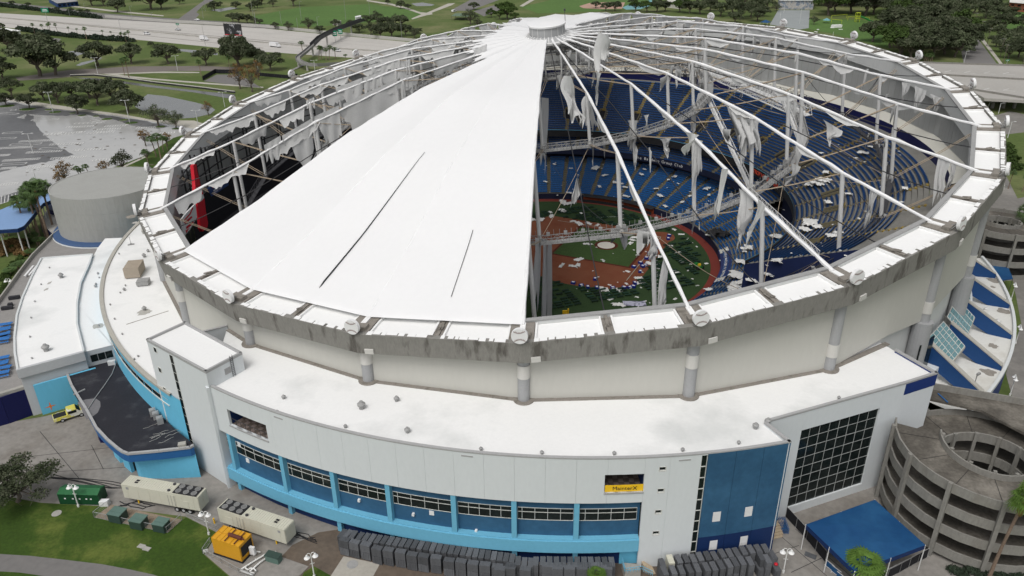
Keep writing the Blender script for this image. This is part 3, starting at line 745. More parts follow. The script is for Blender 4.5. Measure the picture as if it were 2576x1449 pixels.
for ka_, kb2 in ((6.36, 6.58), (7.93, 8.14)): mb = MB(); ringwall(mb, 48.1, 2.2, 3.35, ka_, kb2, r2=50.4, n=3); mb.build('tarp_badge', 'inner_cream', lower)
# ================================================================== FIELD
def circ(r, n=96, c=(0, 0)): return [(c[0] + r * math.cos(2 * math.pi * i / n), c[1] + r * math.sin(2 * math.pi * i / n)) for i in range(n)]
def clip(poly, pt, nrm_):
    out = []; f = lambda q: (q[0] - pt[0]) * nrm_[0] + (q[1] - pt[1]) * nrm_[1]
    for i in range(len(poly)):
        a, b = poly[i], poly[(i + 1) % len(poly)]; fa, fb = f(a), f(b)
        if fa >= 0: out.append(a)
        if fa * fb < 0: t = fa / (fa - fb); out.append((a[0] + (b[0] - a[0]) * t, a[1] + (b[1] - a[1]) * t))
    return out
mb = MB(); mb.sheet(circ(98), -.05); struct('stadium_floor', mb, 'tread')
mb = MB(); mb.sheet(circ(48), -.01); struct('warning_track', mb, 'track_red')
mb = MB(); mb.sheet(circ(45.4), 0.0); field = struct('outfield_turf', mb, 'turf')
Mo = U(1525, 617, 0.)[:2]; Le = U(1392.7, 637.2, 0.)[:2]; Ho = Mo * 2 - Le
hd = unit(np.append(Ho - Mo, 0))[:2]; hd = unit(V3(hd[0], hd[1], 0))[:2]; pd = V3(-hd[1], hd[0])
home = Mo + hd * 18.44
skin = circ(29.5, 96, Mo)
for sg in (1, -1):
    lin = unit(np.append(-hd + pd * sg, 0))[:2]; nr_ = V3(lin[1], -lin[0]) * sg; nr_ = nr_ if np.dot(nr_, Mo - home) > 0 else -nr_
    skin = clip(skin, home - nr_ * 3.2, nr_)
mb = MB(); mb.sheet(skin, .010); struct('infield_dirt', mb, 'clay')
mb = MB(); mb.sheet(circ(4.2, 40, home), .014); struct('home_plate_dirt', mb, 'clay')
def diamond(s): return [Mo + hd * s * 1.0, Mo + pd * s, Mo - hd * s, Mo - pd * s]
cen = home - hd * 19.4
def dia(s): return [cen + hd * s, cen + pd * s, cen - hd * s, cen - pd * s]
mb = MB(); mb.sheet(dia(17.2), .018); struct('infield_edge', mb, 'clay_dark')
mb = MB(); mb.sheet(dia(16.2), .022)
struct('infield_turf', mb, 'turf_light')
mb = MB(); mb.sheet(circ(3.5, 32, Mo), .028); struct('mound_clay', mb, 'clay_dark')
mb = MB(); mb.lathe([(2.6, .03), (2.3, .12), (1.2, .26), (.01, .3)], (Mo[0], Mo[1], 0), 24)
tag(mb.build('mound_cover', 'mound_tarp'), 'round pale tarp covering the pitching mound', 'tarp')
th = np.append(-hd, 0)
tq = U(1537, 545, .03); o_ = text_mesh('field_lettering', 'ORLANDO HEALTH', 1.15, 'turf_paint', field, tq, (-1, -.1, 0), (.1, -1, 0), .002)
mb = MB()
for sg in (1, -1):
    a = np.append(home, .034); b = a + np.append(unit(np.append(-hd + pd * sg, 0))[:2] * 34, 0); mb.beam(a, b, .15, .004)
mb.build('foul_line', 'turf_paint', field)
# ================================================================== GROUND
mb = MB(); 
gxs = [-1500, 1500]; gys = [-400, 2600]
ring = circ(104.0, 72)
# ground sheet with a round hole for the stadium
outer_sq = []
for i in range(72):
    a = 2 * math.pi * i / 72; d = V3(math.cos(a), math.sin(a)); t = min((1500 / abs(d[0])) if abs(d[0]) > 1e-9 else 1e9, ((2600 if d[1] > 0 else 400) / abs(d[1])) if abs(d[1]) > 1e-9 else 1e9); outer_sq.append((d[0] * t, d[1] * t))
vs = [(a, b, GZ) for a, b in ring] + [(a, b, GZ) for a, b in outer_sq]
mb.add(vs, [(i, 72 + i, 72 + (i + 1) % 72, (i + 1) % 72) for i in range(72)])
struct('ground', mb, 'ground_grass', local=True)
# ================================================================== FRONT OFFICE WING
FC = V3(2.093, -5.825); FR = 111.70
def zf(th, z):
    t = min(1, max(0, (-87 - th) / 38.3)); return 19.4 - (19.4 - z) * (1 + .083 * t)
def F(th, r, z): return V3(FC[0] + r * math.cos(rad(th)), FC[1] + r * math.sin(rad(th)), zf(th, z))
def FS(x, y):
    d = ray(x, y); o = CAM_POS; a = d[0]**2 + d[1]**2; b = 2 * (d[0] * (o[0] - FC[0]) + d[1] * (o[1] - FC[1])); c = (o[0] - FC[0])**2 + (o[1] - FC[1])**2 - FR**2
    t = (-b - math.sqrt(b * b - 4 * a * c)) / (2 * a); X = o + t * d; th = math.degrees(math.atan2(X[1] - FC[1], X[0] - FC[0]))
    tt = min(1, max(0, (-87 - th) / 38.3)); return th, 19.4 - (19.4 - X[2]) / (1 + .083 * tt)
wing = thing('office_wing', 'curved white office wing with blue recessed bays wrapping the stadium front', 'building', tuple(F(-100, FR, GZ) * V3(1, 1, 0) + V3(0, 0, GZ)))
def fbox(mb, t0, t1, r0, r1, z0, z1, mi=0, step=1.2):
    n = max(1, int(math.ceil((t1 - t0) / step)))
    rows = [[], [], [], []]
    for i in range(n + 1):
        t = t0 + (t1 - t0) * i / n
        rows[0].append(F(t, r1, z0)); rows[1].append(F(t, r1, z1)); rows[2].append(F(t, r0, z1)); rows[3].append(F(t, r0, z0))
    mb.grid([rows[0], rows[1], rows[2], rows[3], rows[0]], mi, flip=True)
    mb.add([rows[0][0], rows[1][0], rows[2][0], rows[3][0]], [(0, 1, 2, 3)], mi); mb.add([rows[0][-1], rows[1][-1], rows[2][-1], rows[3][-1]], [(3, 2, 1, 0)], mi)
def wall_cells(t0, t1, z0, z1, holes, fn):
    ts = sorted({t0, t1} | {v for h in holes for v in (h[0], h[1]) if t0 < v < t1}); zs = sorted({z0, z1} | {v for h in holes for v in (h[2], h[3]) if z0 < v < z1})
    for i in range(len(ts) - 1):
        for j in range(len(zs) - 1):
            tm, zm = (ts[i] + ts[i + 1]) / 2, (zs[j] + zs[j + 1]) / 2
            if any(h[0] < tm < h[1] and h[2] < zm < h[3] for h in holes): continue
            fn(ts[i], ts[i + 1], zs[j], zs[j + 1])
OPEN = (-125.2, -87.15, GZ - 4, 11.12)
B1 = (-123.1, -118.45, 13.3, 16.25); B2 = (-90.1, -87.15, 13.1, 16.4)
SQ = []
for x, y in ((1667, 1180), (1662.5, 1234.5), (1656, 1288), (1650, 1341)):
    th, z = FS(x, y); SQ.append((th - .29, th + .29, z - .45, z + .45))
STRIP = (-82.9, -82.42, GZ, 19.0)
holes = [OPEN, B1, B2, STRIP] + SQ
joints = [-125.6] + [-124.7 + 2.32 * i for i in range(18)] + [-82.42]
joints = sorted(-87.15 if abs(j + 87.5) < .6 else j for j in joints if j <= -82.42)
for i in range(len(joints) - 1):
    g = .005; cells = []
    wall_cells(joints[i] + g, joints[i + 1] - g, GZ - 3, 19.2, holes, lambda a, b, c, d: cells.append((a, b, c, d)))
    span = [h for h in (B1, B2) if h[0] <= joints[i] + .02 and h[1] >= joints[i + 1] - .02]
    for part_ in (([q for q in cells if q[2] >= span[0][3] - .01], [q for q in cells if q[2] < span[0][3] - .01]) if span else (cells,)):
        mb = MB()
        for q in part_: fbox(mb, q[0], q[1], FR - .45, FR, q[2], q[3])
        if mb.v: mb.build('wall_panel', 'facade_white', wing)
LV = []
for x, y, w, h in ((1802.5, 1299.5, 17, 22), (1883, 1286.5, 17, 22), (1794, 1371, 17, 22), (1870.5, 1360, 17, 22)):
    th, z = FS(x, y); LV.append((th - .32, th + .32, z - .95, z + .95))
bj = [-82.4, -80.2, -77.95, -75.75]
for i in range(3):
    mb = MB(); wall_cells(bj[i] + .012, bj[i + 1] - .012, 3.2, 19.2, LV, lambda a, b, c, d: fbox(mb, a, b, FR - .45, FR + .02, c, d)); mb.build('wall_panel', 'mid_blue', wing)
    mb = MB(); wall_cells(bj[i] + .012, bj[i + 1] - .012, GZ - 3, 3.16, LV, lambda a, b, c, d: fbox(mb, a, b, FR - .45, FR + .02, c, d)); mb.build('wall_panel', 'deep_blue', wing)
for h in LV:
    mb = MB(); n = 9
    for i in range(n): z = h[2] + (h[3] - h[2]) * i / n; fbox(mb, h[0], h[1], FR - .1, FR + .04, z, z + (h[3] - h[2]) / n * .85)
    mb.build('louver_vent', 'sign_white', wing)
for h in SQ:
    mb = MB(); fbox(mb, h[0], h[1], FR - .35, FR - .3, h[2], h[3]); w_ = mb.build('window', 'glass_dark', wing)
    mb = MB(); f = .05
    fbox(mb, h[0], h[1], FR - .3, FR + .03, h[2], h[2] + .09); fbox(mb, h[0], h[1], FR - .3, FR + .03, h[3] - .09, h[3]); fbox(mb, h[0], h[0] + f, FR - .3, FR + .03, h[2], h[3]); fbox(mb, h[1] - f, h[1], FR - .3, FR + .03, h[2], h[3]); mb.build('frame', 'frame_white', w_)
for i in range(9):
    z0 = .2 + 18.7 * i / 9; mb = MB(); fbox(mb, STRIP[0] + .03, STRIP[1] - .03, FR - .3, FR - .25, z0 + .08, z0 + 2.0); w_ = mb.build('window', 'glass_dark', wing)
    mb = MB(); fbox(mb, STRIP[0], STRIP[1], FR - .3, FR - .18, z0 - .06, z0 + .06); fbox(mb, STRIP[0], STRIP[0] + .035, FR - .3, FR - .1, z0, z0 + 2.1); fbox(mb, STRIP[1] - .035, STRIP[1], FR - .3, FR - .1, z0, z0 + 2.1); mb.build('frame', 'frame_white', w_)
# recessed blue bays
mb = MB(); fbox(mb, -125.2, -87.15, FR - 1.5, FR - 1.0, 4.0, 11.3); mb.build('bay_wall', 'mid_blue', wing)
mb = MB(); fbox(mb, -125.2, -87.15, FR - 1.6, FR - 1.05, GZ - 3, 4.0); mb.build('bay_wall', 'deep_blue', wing)
mb = MB(); fbox(mb, -125.19, -87.16, FR - 1.0, FR + .12, 1.5, 3.75); fbox(mb, -125.19, -87.16, FR - 1.0, FR - .1, 3.75, 3.98); mb.build('belt_course', 'sky_blue', wing)
PIL = [FS(577, 1120)[0], -117.5, -112.27, -107.22, -101.72, -96.93, -92.1]
for t in PIL:
    mb = MB(); fbox(mb, t - .2, t + .2, FR - 1.0, FR - .12, 3.98, 11.1); fbox(mb, t - .2, t + .2, FR - 1.0, FR - .3, GZ - 3, 1.5); mb.build('pilaster', 'sky_blue', wing)
edges = [-125.2] + PIL + [-87.15]
for i in range(len(edges) - 1):
    a, b = edges[i] + .24, edges[i + 1] - .22
    nc = 5 if i > 0 else 2
    narrow = .35 if (i % 2 == 0 and i > 1) or i == 2 else 1.0
    if i == 7: narrow = .45
    ws = [narrow] + [1.0] * (nc - 1); tot = sum(ws); xs = [a]
    for w in ws: xs.append(xs[-1] + (b - a) * w / tot)
    zs = [7.0, 8.45, 9.25]
    mb = MB()
    for x in xs: fbox(mb, max(a, x - .016), min(b, x + .016), FR - 1.0, FR - .93, zs[0], zs[2])
    for z in zs: fbox(mb, a, b, FR - 1.0, FR - .92, z - .035, z + .035)
    win = mb.build('window', 'frame_white', wing)
    for c in range(nc):
        for r_ in range(2):
            mb = MB(); fbox(mb, xs[c] + .03, xs[c + 1] - .03, FR - 1.0, FR - .97, zs[r_] + .06, zs[r_ + 1] - .06); mb.build('pane', 'glass_dark', win)
for x, y, s in ((1081, 1301, .7), (612, 1166, .9), (590, 1125, .9), (660, 1250, .9)):
    th, z = FS(x, y); mb = MB(); fbox(mb, th - .2, th + .2, FR - 1.0, FR - .9, z - .4, z + .4); mb.build('wall_vent', 'sign_white', wing)
for x, y in ((897, 1266), (1035, 1302), (1195, 1344), (1567, 1365)):
    th, z = FS(x, y); mb = MB(); fbox(mb, th - .1, th + .1, FR - 1.0, FR - .6, z - .3, z + .15); mb.build('wall_lamp', 'sign_white', wing)
for x, y in ((700, 1051), (1175, 1147), (1723, 1157)):
    th, z = FS(x, y); mb = MB(); fbox(mb, th - .45, th + .45, FR - .02, FR + .06, z - .12, z + .1); mb.build('overflow_scupper', 'parapet_cap', wing)
# open balconies cut through the upper wall
for bi, b in enumerate((B1, B2)):
    mb = MB(); fbox(mb, b[0] - .3, b[1] + .3, FR - 6, FR - 5.8, b[2] - .3, b[3] + .4); fbox(mb, b[0] - .3, b[0], FR - 6, FR - .45, b[2] - .3, b[3] + .4); fbox(mb, b[1], b[1] + .3, FR - 6, FR - .45, b[2] - .3, b[3] + .4); mb.build('balcony_wall', 'deep_blue', wing)
    fl = MB(); fbox(fl, b[0] - .3, b[1] + .3, FR - 6, FR - .46, b[2] - .6, b[2] - .06); floor = fl.build('balcony_floor', 'tread_brown', wing)
    n = int((b[1] - b[0]) / .42)
    for i in range(n):
        for j in range(6):
            if (i + j) % 2: continue
            t = b[0] + (b[1] - b[0]) * i / n; mb = MB(); fbox(mb, t + .02, t + (b[1] - b[0]) / n - .02, FR - 5.7 + j * .85, FR - 4.9 + j * .85, b[2] - .06, b[2] - .03); mb.build('carpet_tile', 'carpet', floor)
    mb = MB()
    fbox(mb, b[0], b[1], FR - .5, FR - .44, b[2] + .95, b[2] + 1.02)
    for i in range(9): t = b[0] + (b[1] - b[0]) * i / 8; fbox(mb, t - .015, t + .015, FR - .5, FR - .44, b[2], b[2] + 1.0)
    mb.build('balcony_rail', 'steel_dark', wing)
    mb = MB(); fbox(mb, b[0] - .03, b[1] + .03, FR - .45, FR + .12, b[2] - .22, b[2]); mb.build('balcony_sill', 'parapet_cap', wing)
mb = MB(); fbox(mb, -90.05, -87.1, FR - .2, FR - .14, 13.15, 14.35); ban = mb.build('banner', 'yellow', wing)
q = F(-88.55, FR - .1, 13.75); t_ = V3(-math.sin(rad(-88.55)), math.cos(rad(-88.55)), 0)
text_mesh('banner_lettering', 'MainterX', .95, 'ink', wing, q, t_, (0, 0, 1), .01)
# right end: return wall, glazed wall, overhanging end
A0 = F(-75.75, FR, 19.4)[:2]; A1 = U(1928, 1060, 19.4)[:2]; A2 = U(2281, 962, 19.4)[:2]; A3 = U(2360, 937, 19.4)[:2]; A4 = U(2256, 878, 19.4)[:2]
def vbox(mb, a, b, s0, s1, z0, z1, d0, d1, mi=0):     # box on the upright plane a-b; d outward to the right of a->b
    a = np.append(np.asarray(a, float)[:2], 0); b = np.append(np.asarray(b, float)[:2], 0); u = unit(b - a); n = V3(u[1], -u[0], 0)
    mb.obox(a + u * s0 + n * d0 + V3(0, 0, z0), u * (s1 - s0), n * (d1 - d0), V3(0, 0, z1 - z0), mi)
def VP(x, y, a, b):
    a = np.append(np.asarray(a, float)[:2], 0); b = np.append(np.asarray(b, float)[:2], 0); u = unit(b - a); d = ray(x, y)
    s = np.linalg.solve(np.c_[u, V3(0, 0, 1), -d], CAM_POS - a); return s[0], s[1]
L_ = np.linalg.norm(A1 - A0); mb = MB(); vbox(mb, A0, A1, .02, L_, GZ - 1, 19.2, -.4, 0); mb.build('return_wall', 'facade_white', wing)
mb = MB(); vbox(mb, A0, A1, .6, L_ - .3, 16.2, 18.6, .0, .04); mb.build('window', 'glass_dark', wing)
LW = np.linalg.norm(A2 - A1)
c4 = [VP(x, y, A1, A2) for x, y in ((2016.3, 1081), (2212.8, 1029), (1980, 1280), (2169, 1215))]
s0, s1 = (c4[0][0] + c4[2][0]) / 2, (c4[1][0] + c4[3][0]) / 2; z1, z0 = (c4[0][1] + c4[1][1]) / 2, (c4[2][1] + c4[3][1]) / 2
for a, b, c, d in ((0, s0, GZ - 1, 19.2), (s1, LW, GZ - 1, 19.2), (s0, s1, z1, 19.2), (s0, s1, GZ - 1, z0)):
    mb = MB(); vbox(mb, A1, A2, a + .01, b - .01, c, d, -.4, 0); mb.build('wall_panel', 'facade_white', wing)
mb = MB()
for i in range(9): s = s0 + (s1 - s0) * i / 8; vbox(mb, A1, A2, s - .03, s + .03, z0, z1, -.35, -.26)
for i in range(9): z = z0 + (z1 - z0) * i / 8; vbox(mb, A1, A2, s0, s1, z - .03, z + .03, -.35, -.255)
cw = mb.build('curtain_wall', 'mullion', wing)
for i in range(8):
    for j in range(8):
        mb = MB(); w = (s1 - s0) / 8; h = (z1 - z0) / 8; vbox(mb, A1, A2, s0 + i * w + .04, s0 + (i + 1) * w - .04, z0 + j * h + .04, z0 + (j + 1) * h - .04, -.34, -.3 + random.uniform(-.01, .01)); mb.build('pane', 'glass_dark', cw)
mb = MB(); e3 = A3 - A2; vbox(mb, A2, A3, 0, np.linalg.norm(e3), 16.9, 19.1, -.4, 0.02); vbox(mb, A3, A4, .02, np.linalg.norm(A4 - A3), 16.9, 19.1, -.4, 0); mb.build('end_fascia', 'navy_bright', wing)
mb = MB(); mb.sheet([A2, A3, A4, PZ(4.2, 102, 0)[:2]], 16.95); mb.build('end_soffit', 'facade_white', wing)
mb = MB(); mb.prism([A2, A2 + (A3 - A2) * .98, A4 + (A3 - A4) * .0 + V3(-3, 1), PZ(4.3, 101.5, 0)[:2]], GZ, 16.8) ; mb.build('end_block', 'facade_white', wing)
# roof and parapets
rp = [F(t, FR - .45, 0)[:2] for t in np.linspace(-125.3, -75.75, 40)] + [A1, A2, A3, A4] + [PZ(k, 101.2, 0)[:2] for k in np.linspace(4.62, -.3, 40)]
TWc = [U(x, y, 22.4)[:2] for x, y in ((368, 853), (465, 809), (608, 886), (517, 934))]
mb = MB(); mb.sheet(rp, 18.8); roofw = mb.build('roof', 'roof_white_dirty', wing)
mb = MB(); fbox(mb, -125.3, -75.75, FR - .5, FR + .04, 19.2, 19.42); mb.build('parapet', 'parapet_cap', wing)
for a, b in ((A0, A1), (A1, A2), (A2, A3), (A3, A4)):
    mb = MB(); vbox(mb, a, b, 0, np.linalg.norm(np.asarray(b) - a), 19.1, 19.42, -.45, .05); mb.build('parapet', 'parapet_cap', wing)
# roof furniture
def vent_hood(mb, c, s=1.):
    mb.lathe([(.45 * s, 0), (.45 * s, .7 * s), (.7 * s, .75 * s), (.72 * s, 1.0 * s), (.35 * s, 1.3 * s), (.3 * s, 1.5 * s), (.01, 1.52 * s)], c, 12)
for x, y, z, s in ((910, 1028, 18.8, .95), (998, 1009, 18.8, .65), (1025, 1088, 18.8, .65), (714, 1003, 18.8, .5), (1900, 1078, 18.8, .7), (1931, 1066, 18.8, .7), (869, 1076, 18.8, .42), (1363, 1142, 18.8, .42), (1545, 1144, 18.8, .42), (1717, 1135, 18.8, .42), (1858, 1117, 18.8, .42), (698, 1040, 18.8, .42), (2110, 1004, 18.8, .4), (2290, 908, 18.8, .35), (1210, 1133, 18.8, .42)):
    mb = MB(); vent_hood(mb, U(x, y, z), s); mb.build('roof_vent', 'steel_grey', wing)
# stair tower
tw = thing('stair_tower', 'plain white stair tower with a dark vertical window strip at the wing end', 'tower', tuple(np.append(np.mean(TWc, 0), GZ)))
mb = MB(); mb.prism(TWc, GZ - 2, 22.0); mb.build('tower_shaft', 'facade_white', tw)
mb = MB(); mb.sheet(TWc, 22.05); mb.build('tower_roof', 'roof_white', tw)
for i in range(4):
    a, b = TWc[i], TWc[(i + 1) % 4]; ctr = np.mean(TWc, 0); mb = MB(); u = unit(np.append(b - a, 0)); n_ = V3(u[1], -u[0], 0); sgn = 1 if np.dot(n_[:2], (a + b) / 2 - ctr) > 0 else -1
    mb.obox(np.append(a, 21.95) - n_ * .35 * sgn - u * .02, np.append(b - a, 0) + u * .04, n_ * .4 * sgn, V3(0, 0, .5)); mb.build('parapet', 'parapet_cap', tw)
TL, TB_, TR_, TF = TWc
cd = lambda x, y: VP(x, y, TL, TF)
for x, y in ((391, 880), (403, 930.5), (415, 980), (425, 1025)):
    s, z = cd(x, y); mb = MB(); vbox(mb, TL, TF, s - .55, s + .55, z - .55, z + .55, -.02, .06); w_ = mb.build('window', 'frame_white', tw); mb = MB(); vbox(mb, TL, TF, s - .38, s + .38, z - .42, z + .42, .02, .075); mb.build('pane', 'glass_dark', w_)
s0, z1 = cd(430, 893); s1, zz = cd(481, 1120)
for i in range(11):
    z = z1 - (z1 - GZ - 4) * (i + 1) / 11; h = (z1 - GZ - 4) / 11; sm = s0
    mb = MB(); vbox(mb, TL, TF, sm - .55, sm + .55, z, z + h, -.02, .04); w_ = mb.build('window', 'frame_white', tw); mb = MB(); vbox(mb, TL, TF, sm - .47, sm + .47, z + .08, z + h - .04, .02, .055); mb.build('pane', 'glass_dark', w_)
s_, z_ = VP(573, 932, TF, TR_); mb = MB()
for i in range(6): vbox(mb, TF, TR_, s_ - .6, s_ + .6, z_ - .6 + i * .2, z_ - .45 + i * .2, 0, .06)
mb.build('louver_vent', 'parapet_cap', tw)
s_, z_ = VP(583, 935, TF, TR_); mb = MB()
for d in (0, .5): vbox(mb, TF, TR_, s_ + d, s_ + d + .06, 18.9, 23, .1, .16)
for i in range(11): vbox(mb, TF, TR_, s_, s_ + .5, 19.1 + i * .35, 19.15 + i * .35, .1, .15)
mb.build('ladder', 'steel_dark', tw)
# white end wall that carries the facade down to the dock
mb = MB(); vbox(mb, TF, F(-125.2, FR, 0)[:2], 0, max(.3, np.linalg.norm(F(-125.2, FR, 0)[:2] - TF)), GZ - 3, 19.2, -.4, 0); mb.build('end_wall', 'facade_white', wing)

ew0, ew1 = TB_, PZ(-.3, 101.0, 0)[:2]
mb = MB(); vbox(mb, ew0, ew1, -1.0, np.linalg.norm(ew1 - ew0), 11.5, 19.3, -.3, 0); mb.build('end_wall', 'facade_white', wing)
mb = MB(); vbox(mb, ew0, ew1, -1.0, np.linalg.norm(ew1 - ew0), 19.32, 19.5, -.4, .08); mb.build('parapet', 'parapet_cap', wing)
# ================================================================== LEFT ANNEXES
def PX(pts, z=GZ): return [U(x, y, z)[:2] for x, y in pts]
def wallstrip(mb, pts, z0, z1, th=.4, mi=0):
    for a, b in zip(pts[:-1], pts[1:]): vbox(mb, a, b, 0, np.linalg.norm(np.asarray(b) - a), z0, z1, -th, 0, mi)
Z1, Z2, ZT, ZB = 12.5, 9.0, 4.5, 5.0
conc = thing('concourse_building', 'white roofed concourse building with teal curved wall beside the stair tower', 'building', tuple(PZ(22.5, 112, GZ)))
ks = np.linspace(19.9, 23.72, 48)
mb = MB(); mb.sheet([PZ(k, 115.4, 0)[:2] for k in ks] + [PZ(k, 101.2, 0)[:2] for k in ks[::-1]], Z1); mb.build('roof', 'roof_white_dirty', conc)
mb = MB(); ringwall(mb, 115.5, GZ, Z1, 19.9, 23.9, flip=True); mb.build('curved_wall', 'teal', conc)
mb = MB(); ringwall(mb, 115.75, Z1 - .2, Z1 + .3, 19.9, 23.8, flip=True); ringwall(mb, 115.75, Z1 + .3, Z1 + .3, 19.9, 23.8, r2=114.9, flip=True); ringwall(mb, 114.9, Z1 + .3, Z1, 19.9, 23.8, flip=True); mb.build('roof_curb', 'curb_tan', conc)
for i in range(9):
    k0 = 22.62 + i * .115; mb = MB(); ringwall(mb, 115.56, 9.75, 10.75, k0 + .006, k0 + .109, n=3, flip=True); mb.build('window', 'glass_dark', conc)
mb = MB(); ringwall(mb, 115.62, 9.35, 9.6, 22.3, 23.75, flip=True); ringwall(mb, 115.62, 9.6, 9.6, 22.3, 23.75, r2=115.4, flip=True); ringwall(mb, 115.6, 10.78, 10.9, 22.5, 23.75, flip=True); mb.build('window_ledge', 'frame_white', conc)
def unit_box(parent, x, y, z, L, Wd, H, rz, mat, name='air_handler', slats=True):
    c = U(x, y, z); mb = MB(); mb.box(c + V3(0, 0, H / 2 + .25), (L, Wd, H), rz)
    if slats:
        for i in range(6): mb.box(c + V3(math.cos(rz) * (i - 2.5) * L / 6, math.sin(rz) * (i - 2.5) * L / 6, H + .28), (.12, Wd * 1.03, .12), rz)
    for sx in (-1, 1):
        for sy in (-1, 1): mb.box(c + V3(math.cos(rz) * sx * L * .4 - math.sin(rz) * sy * Wd * .4, math.sin(rz) * sx * L * .4 + math.cos(rz) * sy * Wd * .4, .12), (.2, .2, .26), rz)
    return mb.build(name, mat, parent)
unit_box(conc, 341, 690, Z1, 5.2, 3.4, 2.4, rad(100), 'unit_tan'); unit_box(conc, 362, 716, Z1, 2.6, 2.3, 1.0, rad(10), 'steel_grey', slats=False)
for x, y, s in ((363, 647, .7), (345, 690, .3), (373, 634, .55), (364, 781, .7), (313, 731, .5), (278, 768, .3), (289, 804, .3), (308, 842, .3), (303, 738, .3), (348, 898, .3), (338, 905, .28), (360, 540, .3), (330, 616, .4), (300, 640, .3), (316, 720, .3)):
    mb = MB(); vent_hood(mb, U(x, y, Z1), s); mb.build('roof_vent', 'steel_grey', conc)
mb = MB(); q = U(330, 616, Z1); mb.tube(q, q + V3(0, 0, 2.2), .06, n=5); mb.box(q + V3(0, 0, .15), (1.6, .5, .2), .4); mb.build('roof_mast', 'steel_grey', conc)
mb = MB(); a, b = U(318, 816, Z1 + .02), U(424, 782, Z1 + .02); mb.beam(a, b, .25, .03); mb.build('roof_seam', 'stain', conc)
# lower annex L2 with its stepped roof
ann = thing('restaurant_annex', 'low white roofed annex fanning out toward the palms', 'building', tuple(np.append(np.mean(PX([(104, 651), (45, 931), (232, 641), (211, 886)], Z2), 0), GZ)))
divl = [(232.5, 641), (226, 662), (203, 714), (194, 765), (194, 817), (211, 886)]
outl = [(45, 931), (38, 890), (37, 850), (43, 795), (57, 750), (80, 698), (104.5, 651)]
P2 = PX(outl + divl, Z2)
mb = MB(); mb.prism(P2, GZ - 1, Z2, bottom=False); mb.build('wall', 'annex_wall', ann)
mb = MB(); mb.sheet(P2, Z2 + .02); mb.build('roof', 'roof_white_dirty', ann)
for a, b in zip(P2[:-1], P2[1:]):
    mb = MB(); n_ = unit(np.append(np.asarray(b) - a, 0)); s_ = V3(n_[1], -n_[0], 0); mb.obox(np.append(a, Z2) - s_ * .2, np.append(np.asarray(b) - a, 0), s_ * .4, V3(0, 0, .35)); mb.build('parapet', 'annex_cap', ann)
P2e = PX([(45, 931), (211, 886)], Z2); mb = MB(); vbox(mb, P2e[0], P2e[1], -.3, np.linalg.norm(P2e[1] - P2e[0]), Z2 - 1.7, Z2 + .3, -.2, .5); mb.build('end_fascia', 'annex_wall', ann)
l1e = [PZ(k, 115.5, 0)[:2] for k in np.linspace(20.55, 22.95, 30)]
P2b = PX([(264.5, 600), (245, 625)], Z2 - .4) + PX(divl[1:], Z2 - .4) + PX([(283, 868)], Z2 - .4)
poly = l1e[::-1] + P2b[:-1] + [P2b[-1]]
mb = MB(); mb.prism(poly, GZ - 1, Z2 - .4, bottom=False); mb.build('wall', 'annex_wall', ann)
mb = MB(); mb.sheet(poly, Z2 - .38); mb.build('roof', 'roof_white_dirty', ann)
e0, e1 = PX([(211, 886)], Z2 - .4)[0], PX([(283, 868)], Z2 - .4)[0]
LL = np.linalg.norm(e1 - e0)
for i in range(3):
    mb = MB(); vbox(mb, e0, e1, .9 + i * (LL - 1.2) / 3, .9 + (i + .93) * (LL - 1.2) / 3, 5.9, 7.5, 0, .05); mb.build('window', 'glass_dark', ann)
for x, y, z, s in ((154.6, 699, Z2, .9), (117, 883, Z2, 1.1), (125, 675, Z2, .3), (104, 717, Z2, .3), (88, 760, Z2, .3), (79, 801, Z2, .3), (76, 849, Z2, .3), (81, 903, Z2, .3), (250, 700, Z2 - .4, .3), (247, 690, Z2 - .4, .4), (241, 723, Z2 - .4, .5), (242, 717, Z2 - .4, .4), (249, 821, Z2 - .4, .3)):
    mb = MB(); vent_hood(mb, U(x, y, z), s); mb.build('roof_vent', 'steel_grey', ann)
def stain(parent, x, y, z, r, sx=1., mat='stain', seed=0):
    c = U(x, y, z); rs = np.random.RandomState(int(x + y)); pts = []
    for i in range(18):
        a = 2 * math.pi * i / 18; rr = r * (.7 + .5 * rs.rand()); pts.append((c[0] + rr * sx * math.cos(a), c[1] + rr * math.sin(a)))
    mb = MB(); mb.sheet(pts, z + .02); return mb.build('roof_stain', mat, parent)
stain(ann, 247, 820, Z2 - .36, 1.3, mat='stain_pale'); stain(ann, 124, 712, Z2 + .03, .8, .5, 'stain_pale'); stain(ann, 116, 728, Z2 + .03, .8, .5, 'stain_pale')
stain(conc, 364, 785, Z1 + .02, 1.6, mat='stain_pale'); stain(conc, 330, 545, Z1 + .02, 1.4, mat='stain'); stain(conc, 340, 560, Z1 + .02, .9, mat='stain_pale')
